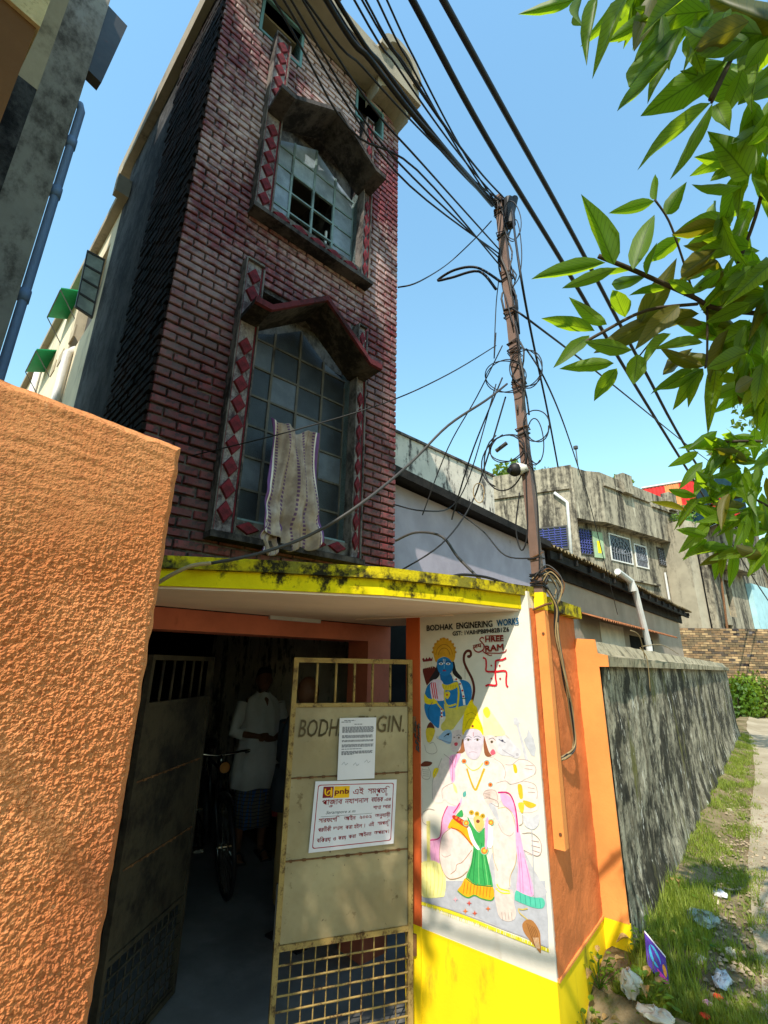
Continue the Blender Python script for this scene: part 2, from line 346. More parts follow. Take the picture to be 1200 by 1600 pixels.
def rough_h(y, z):
    p = Vector((y * 1.0, z * 1.0, 0.3))
    a = noise.noise(p * 135); b = noise.noise(p * 260 + Vector((3, 1, 2))); c = noise.noise(p * 9)
    amp = 0.28 + 0.60 * (1 - sstep(1.78, 2.0, z + .08 * noise.noise((y * 4, z * 4, 2)))) + .25 * noise.noise((y * 5, z * 3, 6))
    c += .5 * noise.noise((y * 14, z * 60, 5)) * sstep(1.85, 2.0, z)
    j = noise.cell(p * 430) * .0009
    return amp * (0.0034 * a + 0.0026 * b + 0.0014 * noise.noise(p * 420) + j) + 0.003 * c
Y0, Y1, Z0, Z1 = 0.02, 0.56, 0.55, 2.18
nu, nv = 270, 810
def wallpt(a, b):
    y = Y0 + (Y1 - Y0) * a; z = Z0 + (Z1 - Z0) * b
    e = min(1, (Y1 - y + .004 * noise.noise((0, z * 30, 1))) / 0.016, (Z1 - z + .005 * noise.noise((y * 25, 0, 3))) / 0.016)
    z += .0018 * noise.noise((y * 22, 1, 9)) * b ** 8; y += .004 * noise.noise((3, z * 24, 7)) * a ** 8
    return (-1.1 + rough_h(y, z) * max(0, e) - (0.012 * (1 - max(0, e))), y, z)
g = MB(); g.grid(wallpt, nu, nv); g.uv = []
g.build('roughcast_face', MAT['stucco'], LW, smooth=False, recalc=False)
g = MB(); g.box((-1.32, -2.6, FLOOR_Z - 0.2), (-1.114, 0.556, 2.168)); g.build('wall_core', MAT['orange_wall'], LW)
g = MB(); g.box((-1.1139, -2.6, FLOOR_Z - 0.2), (-1.102, Y0, 2.18)); g.box((-1.1139, Y0, FLOOR_Z - 0.2), (-1.102, 0.556, Z0)); g.build('plaster_coat', MAT['stucco'], LW)

# ================================================================== GATE PIER WITH MURAL (right)
GP = thing('gate_pier', 'orange and yellow gate pier with a painted mural under the canopy', 'pier', (-1.5, 2.95, FLOOR_Z))
HB = 0.182; YM = 2.85; ZT = 2.0
g = MB(); g.box((-1.89, YM, HB), (-1.1, YM + 0.16, ZT + 0.1)); g.build('mural_wall', MAT['white_wall'], GP)
g = MB(); g.box((-1.892, YM - 0.002, FLOOR_Z - 0.2), (-1.098, YM + 0.16, HB)); g.build('yellow_base', MAT['yellow'], GP)
g = MB(); g.box((-2.0, YM - 0.012, HB + 0.01), (-1.8902, YM + 0.13, ZT + 0.06)); g.build('jamb', MAT['orange_dark'], GP)
g = MB(); g.box((-2.0, YM - 0.014, FLOOR_Z - 0.2), (-1.8922, YM + 0.13, HB + 0.0099)); g.build('jamb_base', MAT['yellow'], GP)
g = MB()                                                             # street face with fine relief
def spt(a, b):
    y = YM + 0.012 + (3.72 - YM - 0.012) * a; z = HB + (ZT - HB) * b
    return (-1.1 + 0.004 + 0.0035 * noise.noise((y * 70, z * 70, 1)) + 0.004 * noise.noise((y * 8, z * 8, 3)), y, z)
g.grid(spt, 60, 130); g.uv = []
g.build('street_face', MAT['orange_wall'], GP, smooth=True, recalc=False)
g = MB(); g.box((-1.26, YM + 0.161, HB), (-1.104, 3.74, ZT)); g.build('pier_core', MAT['orange_wall'], GP)
g = MB(); g.box((-1.26, YM + 0.0, FLOOR_Z - 0.2), (-1.0985, 3.74, HB - 0.001)); g.build('street_base', MAT['yellow'], GP)
g = MB(); g.box((-1.104, YM + 0.01, HB - 0.004), (-1.088, 3.70, HB + 0.008)); g.build('base_ridge', MAT['orange_smooth'], GP)
g = MB(); g.box((-1.3, 3.04, ZT + 0.002), (-1.04, 3.74, ZT + 0.085)); g.build('cap', MAT['yellow_mold'], GP)

# ---------------------------------------------------------------- mural paint
def mp(tag_, p):
    ox, oy, s = {'A': (650, 950, 6.6667), 'B': (650, 1080, 5.714), 'C': (650, 1240, 5.4545), 'D': (650, 1380, 5.217), 'P': (0, 0, 1.0)}[tag_]
    q = at_y((ox + p[0] / s, oy + p[1] / s), YM); return (q.x, q.z)
LAYER = [0]
def closed_smooth(P, k=3):
    n = len(P); out = []
    for i in range(n):
        p0, p1, p2, p3 = (Vector(P[(i + d) % n]) for d in (-1, 0, 1, 2))
        for j in range(k):
            t = j / k; out.append(0.5 * ((2*p1) + (p2-p0)*t + (2*p0-5*p1+4*p2-p3)*t*t + (3*p1-p0-3*p2+p3)*t*t*t))
    return out
class Paint:
    def __init__(s): s.mb = MB(); s.mats = []
    def mi(s, c):
        nm = 'mural_%d_%d_%d' % c
        m = bpy.data.materials.get('paint_' + nm) or flat(nm, c, 0.07)
        if m not in s.mats: s.mats.append(m)
        return s.mats.index(m)
    def off(s): LAYER[0] += 1; return YM - 0.0008 - 0.00001 * LAYER[0]
    def fill(s, t, pts, c, smooth=True):
        P = [Vector(mp(t, p)) for p in pts]
        if smooth: P = closed_smooth(P)
        y = s.off(); s.mb.poly([(p.x, y, p.y) for p in P], s.mi(c))
    def line(s, t, pts, c, w=0.004, taper=False):
        P = [Vector((*mp(t, p), 0)) for p in pts]
        if len(P) > 2: P = smooth_path(P, 4)
        y = s.off(); m = s.mi(c); L_, R_ = [], []
        for i, p in enumerate(P):
            d = (P[min(i+1, len(P)-1)] - P[max(i-1, 0)]); d = Vector((d.x, d.y)).normalized() if d.length > 1e-8 else Vector((1, 0))
            ww = w * (0.35 + 0.65 * math.sin(math.pi * (i + .5) / len(P))) if taper else w
            nrm = Vector((-d.y, d.x)) * ww / 2
            L_.append(s.mb.pt((p.x + nrm.x, y, p.y + nrm.y))); R_.append(s.mb.pt((p.x - nrm.x, y, p.y - nrm.y)))
        for i in range(len(P) - 1): s.mb.face((L_[i], R_[i], R_[i+1], L_[i+1]), m)
    def dot(s, t, c0, r, c, n=10): s.fill(t, [(c0[0] + r*math.cos(2*math.pi*k/n), c0[1] + r*math.sin(2*math.pi*k/n)) for k in range(n)], c, False)
    def done(s, name): return s.mb.build(name, s.mats, GP, recalc=False)
BLUE=(28,118,184); GOLD=(206,150,34); PINK=(238,168,206); BRN=(92,40,28); YEL=(246,212,12); SKIN=(228,206,199); OUT=(158,138,128); GRY=(196,194,200); GRN=(58,160,84); MAG=(196,40,110); ORG=(228,120,40); BLK=(34,30,34); RED=(196,30,44); TEAL=(84,186,160)
p = Paint()
p.fill('D', [(42,-20),(42,150),(250,205),(450,262),(660,345),(870,432),(1082,522),(1078,300),(1052,-20)], (176,176,184), False)
p.fill('C', [(640,520),(860,420),(1000,640),(1060,740),(1095,873),(660,873)], (188,186,192))
p.done('mural_ground')
p = Paint()                                                           # blue archer
p.fill('A', [(70,640),(110,625),(180,608),(218,640),(205,700),(130,790),(110,800),(85,720)], (98,34,26))
for k in range(5): p.line('A', [(85 + 18*k, 555), (98 + 19*k, 625)], (216,196,170), 0.004)
p.fill('A', [(65,530),(80,518),(95,540),(110,514),(125,535),(140,510),(158,530),(176,508),(170,552),(75,562)], (120,28,34), False)
p.fill('A', [(92,900),(118,815),(170,770),(260,758),(380,765),(470,748),(540,768),(575,820),(582,900),(560,985),(500,1030),(420,1060),(440,1110),(330,1130),(200,1110),(95,1000)], BLUE)
p.fill('B', [(78,110),(120,80),(190,110),(222,150),(215,210),(207,320),(182,322),(130,270),(100,235),(78,170)], BLUE)
p.fill('B', [(250,110),(300,150),(400,135),(462,128),(430,200),(360,300),(320,345),(238,352),(225,300),(265,240)], (206,190,92))
p.fill('A', [(225,575),(198,650),(150,725),(140,760),(205,745),(248,690),(240,600)], BLK); p.fill('A', [(370,555),(400,565),(420,650),(478,722),(470,748),(420,720),(385,680),(375,620)], BLK)
p.fill('A', [(256,680),(350,680),(382,730),(388,770),(330,792),(270,782),(254,730)], (22,104,168))
p.fill('A', [(220,600),(224,545),(258,520),(297,510),(342,522),(377,556),(387,610),(376,655),(350,690),(310,706),(270,696),(235,660)], BLUE)
p.fill('A', [(200,548),(184,490),(178,432),(200,372),(246,332),(284,306),(322,324),(372,358),(402,410),(412,470),(402,540),(374,562),(350,532),(292,506),(232,532),(216,566)], GOLD)
for k in range(11):
    a = math.pi * (0.02 + 0.096 * k); cx_, cy_ = 294 - 118 * math.cos(a), 470 - 150 * math.sin(a)
    p.dot('A', (cx_, cy_), 13, (190,132,30), 8)
for rr in (80, 55): p.line('A', [(294 - rr*1.1*math.cos(a), 500 - rr*1.5*math.sin(a)) for a in (0.1, .6, 1.1, 1.57, 2.0, 2.5, 3.0)], (140,86,18), 0.0035)
for x in (262, 336):
    p.fill('A', [(x-24, 582),(x,568),(x+24,582),(x,594)], (226,230,236)); p.dot('A', (x, 581), 9, BLK); p.line('A', [(x-28,566),(x,552),(x+28,564)], BLK, 0.004)
p.line('A', [(285,530),(288,570),(300,572),(303,530)], (240,240,240), 0.003); p.line('A', [(296,590),(294,632)], (120,190,226), 0.004); p.line('A', [(278,655),(296,650),(314,655)], (150,30,60), 0.008, True); p.line('A', [(284,640),(296,644),(308,640)], (16,70,120), 0.003)
p.fill('A', [(152,770),(260,748),(300,850),(300,955),(215,965),(168,950)], (226,206,222))
for x in (0, 20, 40): p.line('A', [(158+x, 775),(172+x, 860),(184+x, 945)], (214,40,62), 0.008)
p.fill('A', [(272,788),(330,802),(420,768),(444,800),(404,842),(340,858),(285,842)], (226,200,46))
for k in range(8): p.line('A', [(285 + 18*k, 800),(288 + 18*k, 842)], (170,140,20), 0.0025)
p.line('A', [(432,790),(446,880),(436,1000),(420,1060)], (220,196,40), 0.013); p.line('A', [(300,850),(300,960),(340,1020),(420,1000)], (222,200,60), 0.011)
p.fill('A', [(305,882),(340,868),(357,900),(330,948),(303,920)], (232,200,40)); p.dot('A', (324,905), 10, RED)
p.line('A', [(392,715),(455,775),(488,880),(500,960),(505,1010)], (240,236,230), 0.016)
for q in ((420,742),(460,790),(484,860),(495,920)): p.dot('A', q, 11, (196,60,60), 7)
p.line('A', [(480,942),(524,942)], (30,90,50), 0.005)
p.fill('A', [(90,895),(128,940),(205,955),(222,990),(150,1005),(92,985)], (232,206,30)); p.line('A', [(180,940),(235,1010),(290,1075)], (224,200,60), 0.010)
p.line('B', [(228,150),(236,250)], (236,230,228), 0.013); [p.dot('B', (230, y), 9, (176,40,50), 7) for y in (160, 195, 225)]
p.line('A', [(545,512),(572,492),(566,452),(530,450),(503,490),(502,560),(535,640),(585,740),(606,840),(592,940),(566,1010)], BRN, 0.017); p.dot('A', (548,505), 16, BRN)
p.line('A', [(512,600),(512,740)], BLK, 0.0018)
p.line('A', [(118,815),(170,770)], (12,70,120), 0.003); p.line('B', [(150,95),(110,170),(125,265)], (12,70,120), 0.003)
p.done('mural_archer')
p = Paint()                                                           # many-headed seated figure
p.fill('B', [(600,165),(640,140),(700,225),(770,325),(795,385),(700,400),(610,395),(600,300)], (246,238,168)); p.fill('B', [(600,165),(640,140),(665,200),(640,240),(612,215)], (232,212,60))
p.line('B', [(800,390),(840,440),(700,400)], OUT, 0.002)
p.fill('B', [(215,395),(262,348),(306,348),(326,395),(322,440),(300,472),(250,452),(200,415)], (150,178,206)); p.line('B', [(250,408),(280,385),(310,372)], BLK, 0.005, True); p.dot('B', (288,385), 10, BLK)
p.line('B', [(190,400),(200,425),(330,468)], (120,110,140), 0.003)
p.fill('B', [(712,420),(760,398),(830,420),(880,480),(930,520),(938,570),(900,602),(840,580),(770,572),(730,540),(716,480)], (204,200,206)); p.line('B', [(740,430),(770,445),(800,460)], (60,60,90), 0.004); p.dot('B', (772,442), 11, (60,60,80)); p.line('B', [(770,520),(830,560),(880,585)], (150,140,150), 0.003); p.dot('B', (905,565), 14, (176,170,178))
p.fill('B', [(870,245),(900,235),(932,290),(920,312),(1002,610),(976,618),(905,322),(880,300)], GRY); p.fill('B', [(962,430),(990,402),(1004,338),(1050,420),(1072,510),(1060,582),(1030,570),(980,482)], (186,186,192), False)
p.fill('B', [(330,360),(415,345),(420,440),(395,540),(340,545),(310,500),(322,420)], (222,200,198)); p.fill('B', [(342,466),(358,456),(374,462),(370,484),(350,488)], (214,70,90)); p.dot('B', (384,415), 9, (120,90,70)); p.line('B', [(362,398),(385,390),(404,402)], (120,110,120), 0.003); p.dot('B',(342,412),6,(120,90,70))
p.fill('B', [(620,400),(700,400),(720,450),(732,500),(712,560),(660,590),(630,500)], (222,202,198)); p.fill('B', [(664,545),(690,516),(712,552),(682,572)], (216,90,110)); p.dot('B', (678,452), 13, (110,90,60)); p.dot('B', (678,452), 6, BLK); p.line('B', [(650,430),(685,418),(712,440)], (110,100,110), 0.0035)
p.fill('B', [(412,432),(432,440),(442,520),(410,552),(362,548),(396,520)], (150,92,56)); p.fill('B', [(606,398),(630,470),(652,540),(678,577),(640,584),(610,546)], (140,84,52))
p.fill('B', [(240,610),(330,560),(450,600),(560,622),(700,596),(790,690),(815,860),(740,1000),(560,1040),(390,1030),(250,960),(232,760)], (228,210,204)); p.fill('B', [(160,760),(205,660),(260,620),(262,960),(150,970)], (228,210,204)); p.fill('C', [(385,0),(620,0),(700,130),(640,230),(450,205),(395,150)], (228,210,204)); p.fill('B', [(800,655),(920,610),(1000,618),(1072,680),(1060,740),(960,790),(850,830),(800,780)], (228,210,204)); p.fill('B', [(850,830),(1000,800),(1085,880),(1085,1060),(900,1060)], (228,210,204)); p.fill('C', [(880,270),(905,340),(1060,400),(1072,490),(1030,530),(915,480)], (228,210,204)); p.fill('B', [(600,930),(640,880),(700,882),(735,940),(728,1000),(640,1010)], (220,196,188))
p.fill('B', [(425,400),(432,360),(510,335),(590,360),(606,400),(600,470),(576,560),(540,606),(490,602),(450,560),(430,480)], (206,194,206))
p.fill('B', [(420,395),(414,330),(430,200),(452,150),(480,92),(500,78),(520,120),(546,150),(562,232),(596,320),(602,398),(570,352),(510,332),(450,346)], YEL)
p.line('B', [(440,330),(470,260),(510,240),(560,270),(590,340)], (206,166,20), 0.004); p.line('B', [(450,210),(500,190),(550,225)], (206,166,20), 0.004); p.dot('B', (507,312), 11, (130,40,30)); p.dot('B', (500,85), 10, (232,190,20))
for x in (468, 550): p.line('B', [(x-28,432),(x,422),(x+26,436)], (120,110,130), 0.003); p.dot('B', (x, 434), 11, (110,96,70)); p.dot('B', (x, 434), 5, BLK); p.line('B', [(x-32,412),(x,400),(x+30,416)], (110,104,120), 0.003)
p.line('B', [(512,365),(514,402)], (170,60,70), 0.003); p.line('B', [(505,450),(490,505),(520,520),(540,500)], (200,186,196), 0.003); p.line('B', [(475,548),(510,540),(545,550)], (180,150,160), 0.003)
p.fill('B', [(300,592),(340,565),(402,558),(380,620),(350,700),(350,792),(320,812),(300,700)], PINK); p.line('B', [(330,580),(330,700),(325,800)], MAG, 0.003); p.line('B', [(365,570),(345,680)], MAG, 0.003)
p.line('B', [(455,690),(490,800),(530,880),(562,820),(612,690)], (206,170,30), 0.012); p.line('B', [(440,650),(500,705),(560,690),(600,640)], (226,200,90), 0.006)
for c_, t_ in (((430,625), 26), ((632,640), 28), ((665,835), 24)): p.dot('B', c_, t_, (90,180,180), 8); p.dot('B', c_, t_ * .78, ORG, 8); p.dot('B', c_, t_ * .3, (150,50,40), 6)
p.fill('B', [(150,745),(165,690),(205,690),(182,750),(160,776)], YEL); p.fill('B', [(868,655),(895,660),(906,722),(880,726)], (214,180,30)); p.fill('B', [(908,838),(946,840),(956,950),(926,952)], (214,180,40)); p.fill('B',[(330,820),(360,850),(372,910),(345,890)],(240,224,140)); p.fill('B',[(420,910),(445,890),(450,930),(425,945)],(90,170,160))
p.fill('B', [(40,660),(80,625),(146,635),(122,666),(60,672)], (110,52,34)); p.fill('B', [(98,332),(130,274),(168,332)], (100,48,34)); p.fill('B', [(92,336),(168,336),(160,400),(130,455),(100,442)], (214,184,50))
for q in ([(60,690),(50,740),(70,780),(120,780),(130,720),(110,680)], [(80,480),(95,540),(150,560),(190,530),(160,460),(120,470)], [(230,600),(200,680),(150,800),(150,960)], [(240,960),(235,880),(280,840),(330,820)], [(700,600),(770,650),(800,720),(790,780)], [(800,655),(860,655),(920,610),(1000,620),(1070,680),(1060,740)], [(720,820),(800,800),(850,830),(960,800)], [(600,930),(620,890),(680,880),(720,900),(730,971)], [(960,800),(1060,830),(1085,900),(1080,960)], [(980,660),(1050,665)], [(970,690),(1040,700)], [(1000,860),(1060,870)], [(1000,900),(1065,905)], [(250,560),(300,600),(330,640)]): p.line('B', q, OUT, 0.0026)
for k in range(4): p.line('B', [(62, 700 + 18*k),(118, 704 + 18*k)], OUT, 0.0022); p.line('B', [(610, 915 + 14*k),(665, 905 + 14*k)], OUT, 0.0022)
p.fill('C', [(120,395),(200,372),(220,232),(260,112),(330,108),(370,80),(388,30),(388,85),(335,180),(275,290),(215,450),(198,595),(135,572)], PINK); p.line('C', [(122,396),(205,370),(226,210),(272,104)], MAG, 0.006); p.line('C', [(320,165),(352,120),(374,80)], MAG, 0.007); p.line('C', [(150,400),(165,480),(160,570)], (220,140,180), 0.003)
p.fill('C', [(40,600),(110,570),(182,582),(240,650),(256,760),(246,850),(222,880),(60,880),(40,760)], (240,230,150)); [p.line('C', [(90 + 30*k, 585 + 4*abs(k-2)),(95 + 34*k, 720),(90 + 30*k, 868)], (214,200,90), 0.003) for k in range(5)]
p.fill('C', [(90,232),(122,232),(122,582),(96,582)], (226,212,130), False); p.line('C', [(60,160),(110,130),(160,140)], OUT, 0.0028); p.line('C', [(55,170),(60,240),(100,270)], OUT, 0.0028)
p.fill('C', [(232,350),(300,293),(382,340),(450,410),(482,470),(470,570),(440,660),(380,710),(290,726),(235,670),(204,560),(206,450)], SKIN)
p.line('C', [(300,293),(232,350),(206,450),(204,560),(235,670),(290,726),(380,710),(440,660)], (170,130,80), 0.0032); p.line('C', [(478,480),(400,580),(350,605),(340,650),(296,686)], (150,110,70), 0.0032); p.line('C', [(220,520),(250,540),(300,520)], OUT, 0.0026)
p.fill('C', [(690,140),(760,118),(822,170),(852,280),(862,420),(852,580),(812,690),(800,800),(690,800),(672,640),(655,480),(662,300)], SKIN); p.fill('D', [(648,50),(780,50),(800,160),(818,240),(802,292),(760,310),(720,302),(682,272),(660,200)], (216,196,188))
p.line('C', [(700,125),(780,125),(838,220),(862,420),(850,590),(806,700),(800,790)], (190,160,100), 0.0032); p.line('C', [(655,430),(665,560),(700,660)], (190,160,100), 0.003); p.line('C', [(700,250),(740,330),(800,360),(835,330)], OUT, 0.0026)
for k in range(4): p.line('D', [(700 + 26*k, 235),(708 + 26*k, 300)], OUT, 0.0026)
p.line('C', [(690,770),(720,810),(800,830)], YEL, 0.007); p.line('D', [(650,40),(700,78),(770,80)], YEL, 0.006)
p.fill('C', [(720,0),(790,15),(850,110),(882,300),(930,540),(1006,862),(866,842),(872,640),(852,420),(842,200),(782,122),(742,90)], PINK); p.line('C', [(700,-10),(790,-5),(838,80),(860,200),(868,330)], MAG, 0.008)
for q in ([(890,500),(910,700),(915,850)], [(870,450),(885,650),(890,840)], [(930,560),(965,720),(985,855)]): p.line('C', q, (220,110,170), 0.003)
p.fill('D', [(805,125),(818,58),(870,82),(960,115),(1030,118),(1053,160),(1032,202),(970,200),(890,172),(822,142)], TEAL); [p.line('D', [(850 + 40*k, 80 + 12*k),(858 + 40*k, 160 + 10*k)], (40,140,120), 0.003) for k in range(5)]
p.fill('C', [(345,182),(392,136),(402,192),(352,194)], GRN)
p.fill('C', [(440,196),(490,280),(540,332),(592,288),(586,440),(602,520),(658,785),(600,800),(500,772),(428,722),(470,600),(492,430),(470,330)], GRN)
for q in ([(520,420),(500,600),(490,750)], [(560,420),(570,620),(590,780)], [(590,500),(620,650),(640,780)], [(500,470),(470,640),(450,720)]): p.line('C', q, (30,120,60), 0.004)
for q in ([(540,440),(535,620),(540,770)], [(575,500),(600,660),(615,780)]): p.line('C', q, (120,200,120), 0.004)
p.fill('C', [(330,198),(402,258),(440,300),(488,432),(476,440),(400,352),(330,300),(272,288)], (226,168,24)); p.fill('C', [(330,182),(440,248),(430,290),(318,214)], (190,50,30)); [p.dot('C', (345 + 26*k, 205 + 15*k), 11, ORG, 7) for k in range(4)]
p.line('C', [(300,290),(380,320),(440,390),(482,436)], (190,70,30), 0.006)
p.fill('C', [(495,200),(560,190),(582,262),(545,322),(508,290)], (226,190,110)); p.dot('C', (530,235), 16, (130,60,40))
for q in ((475,160),(522,172),(570,190)): p.dot('C', q, 21, (200,160,30)); p.dot('C', q, 9, (150,110,20))
for q, r_ in (((430,250), 30), ((640,245), 30), ((585,485), 38)): p.dot('C', q, r_, (110,190,150), 9); p.dot('C', q, r_ * .8, (236,130,50), 8); p.dot('C', q, r_ * .4, (236,190,60), 6)
p.fill('C', [(442,300),(465,290),(500,390),(545,470),(520,472),(470,400)], (240,236,238)); p.fill('C', [(600,270),(650,290),(655,440),(610,450)], (244,240,242)); p.fill('C',[(590,260),(618,200),(612,420),(594,470)],PINK)
p.fill('C', [(428,715),(500,770),(580,780),(656,790),(668,880),(640,906),(560,890),(500,862),(450,882),(400,862),(356,826),(388,780)], (228,166,30))
for k in range(9): p.line('C', [(420 + 27*k, 745 + 6*k),(405 + 28*k, 850 + 4*k)], (190,110,20), 0.004)
p.line('C', [(356,826),(400,864),(450,884),(500,864),(560,892),(640,908),(668,880)], (80,150,60), 0.006); p.line('C', [(428,720),(500,772),(580,784),(656,792)], (60,130,60), 0.005)
p.fill('C', [(620,90),(672,88),(722,250),(742,292),(690,222),(650,150)], GRY); p.line('C', [(640,80),(700,110),(690,60),(600,30)], OUT, 0.0028)
p.fill('C', [(912,180),(960,215),(1000,200),(1048,170),(1052,250),(1004,304),(930,272)], (202,200,206)); p.fill('C', [(918,55),(1026,92),(980,122),(930,96)], (216,180,40)); p.fill('C', [(872,82),(922,80),(915,160),(890,150)], (226,196,60)); p.line('C', [(988,300),(1000,560),(1012,880)], (176,176,182), 0.007)
for q in ([(905,340),(990,335),(1060,400),(1070,490),(1030,530),(920,480)], [(985,400),(1050,410)], [(985,440),(1060,460)], [(990,480),(1055,500)], [(880,270),(910,250),(910,180)]): p.line('C', q, OUT, 0.0028)
p.done('mural_seated_figure')
p = Paint()                                                           # hem, fringe, tail
p.line('D', [(42,160),(250,222),(450,295),(620,365),(800,438),(1085,548)], (222,206,40), 0.016)
for k in range(70):
    t = k / 69; x = 45 + 1035 * t; y = 160 + 388 * t + 12 * math.sin(t * 6) - 8; p.line('D', [(x, y - 6),(x - 2, y + 22)], random.choice([(236,224,80),(196,180,30),(240,236,200)]), 0.0035)
p.line('D', [(45,140),(300,215),(520,295),(700,365),(900,440),(1080,520)], (170,168,178), 0.005)
p.line('D', [(912,203),(872,212),(838,208),(848,240),(880,268),(912,296)], (206,180,100), 0.006)
p.fill('D', [(870,330),(908,294),(960,308),(1010,390),(1017,460),(1020,565),(985,530),(930,462),(880,390)], (166,112,60)); [p.line('D', [(905 + 15*k, 320 + 8*k),(935 + 14*k, 410),(975 + 8*k, 520)], (110,66,34), 0.003) for k in range(5)]; [p.line('D', [(960 + 12*k, 440),(985 + 8*k, 530)], (216,190,160), 0.003) for k in range(4)]
for q, c_ in (((405,225), ORG), ((482,242), (206,90,60)), ((590,205), (206,110,60)), ((436,160), (206,80,70)), ((325,130), (220,160,170))):
    p.fill('D', [(q[0] + (22 if k % 2 == 0 else 8) * math.cos(k * math.pi / 4), q[1] + (24 if k % 2 == 0 else 8) * math.sin(k * math.pi / 4)) for k in range(8)], c_, False)
p.done('mural_hem')
p = Paint()                                                           # red lettering flourish and auspicious sign
for q in ([(700,518),(730,535),(735,600),(738,658),(830,662),(938,658),(942,740),(945,800),(962,822)], [(728,815),(760,800),(838,802),(832,730),(830,660),(832,590),(838,548),(900,540),(942,518)]): p.line('A', q, (200,20,40), 0.011)
for q in ((788,600),(874,600),(790,735),(880,735)): p.dot('A', q, 10, (170,20,40))
p.line('A', [(712,318),(690,306),(668,330),(690,360),(712,390),(706,430),(660,460),(620,445),(600,410)], (150,44,36), 0.008); p.line('A', [(700,440),(716,464),(790,470),(880,470),(930,455),(944,430)], (150,44,36), 0.006); p.line('A', [(716,464),(770,494),(796,490)], (150,44,36), 0.006); p.line('A', [(720,292),(800,288),(910,284)], (150,44,36), 0.005)
p.done('mural_sign')
DG = None
def text_verts(s):
    c = bpy.data.curves.new('lettering', 'FONT'); c.body = s; c.resolution_u = 2
    o = bpy.data.objects.new('lettering', c); COL.objects.link(o); bpy.context.view_layer.update()
    me = bpy.data.meshes.new_from_object(o.evaluated_get(bpy.context.evaluated_depsgraph_get()))
    V = [v.co.copy() for v in me.vertices]; F = [tuple(q.vertices) for q in me.polygons]
    bpy.data.objects.remove(o); bpy.data.curves.remove(c); bpy.data.meshes.remove(me)
    return V, F
TCACHE = {}
def text_to(mb, s, x0, x1, yb, h, m=0, off=0.0, slope=0.0, shear=0.0, bold=0.0):
    """lay s between x0..x1 (frame a axis), baseline yb (frame c axis), capital height h"""
    if s not in TCACHE: TCACHE[s] = text_verts(s)
    V, F = TCACHE[s]
    if not V: return
    a0 = min(v.x for v in V); a1 = max(v.x for v in V); k = (x1 - x0) / (a1 - a0); kh = h / 0.70
    for rep in ((0, 0), (bold, 0), (0, bold), (bold, bold)) if bold else ((0, 0),):
        b = len(mb.v)
        for v in V:
            a = x0 + (v.x - a0) * k + v.y * kh * shear + rep[0]; mb.pt((a, off + (0.00004 if any(rep) else 0), yb + v.y * kh + slope * (a - x0) + rep[1]))
        for f in F: mb.f.append(tuple(i + b for i in f)); mb.m.append(m)
def mural_text(s, a, b, h, mat, name, bold=0.0):                      # a,b: pixel ends of the baseline
    A = at_y(a, YM); B = at_y(b, YM); mb = MB()
    text_to(mb, s, A.x, B.x, A.z, h, 0, YM - 0.0075, (B.z - A.z) / (B.x - A.x), 0, bold)
    o = mb.build(name, mat, GP, recalc=False); return o
mural_text('BODHAK', (667.5, 986), (708.5, 983.5), 0.036, MAT['ink'], 'mural_lettering', 0.0026)
mural_text('ENGINERING', (714, 983), (770, 979.5), 0.038, MAT['ink'], 'mural_lettering', 0.0026)
mural_text('WORKS', (777, 979), (811, 975.5), 0.038, flat('letter_blue', (20, 96, 140)), 'mural_lettering', 0.0026)
mural_text('GST: 1VAIHPB89482B1Z6', (708, 993.5), (796, 987), 0.026, MAT['ink'], 'mural_lettering', 0.002)
RD = flat('letter_red', (150, 44, 36))
mural_text('HREE', (759, 1003.5), (787, 1002), 0.031, RD, 'mural_lettering', 0.004)
mural_text('RAM', (759, 1019), (787, 1016), 0.036, RD, 'mural_lettering', 0.004)
mural_text('जय', (740, 1014), (753, 1011), 0.024, RD, 'mural_lettering', 0.002)

# ================================================================== TOWER HOUSE
TH = rad(10.5)
TU = Vector((math.sin(TH), math.cos(TH), 0)); TN = Vector((math.cos(TH), -math.sin(TH), 0)); TB = Vector((-2.78, 2.6, 0))
TF = frame(TB, TU, TN)                       # (along facade, out of facade, height)
UL, UR = -1.37, 0.92
PL = TF(UL, 0, 0); SDR = Vector((math.sin(rad(-83)), math.cos(rad(-83)), 0)); SON = Vector((-0.122, -0.9925, 0)).normalized()
SF = frame(PL, SDR, SON)                     # (back along side wall, out of side wall, height)
TW = thing('brick_tower_house', 'tall narrow red brick house with two hooded windows above the gate canopy', 'house', (PL.x, PL.y, FLOOR_Z))
TOPZ = 8.42
LOW = dict(z0=2.52, gz0=2.66, gz1=4.40, peak=4.72, hood=4.30, hpk=4.70, top=4.86)
UPW = dict(z0=5.46, gz0=5.62, gz1=6.74, peak=7.06, hood=6.70, hpk=7.06, top=7.80)
WU0, WU1, GU0, GU1 = -0.86, 0.43, -0.68, 0.27      # outer strip edges, glass edges
VENTS = [(-1.0, -0.56, 7.78, 8.30), (0.24, 0.62, 7.86, 8.26)]
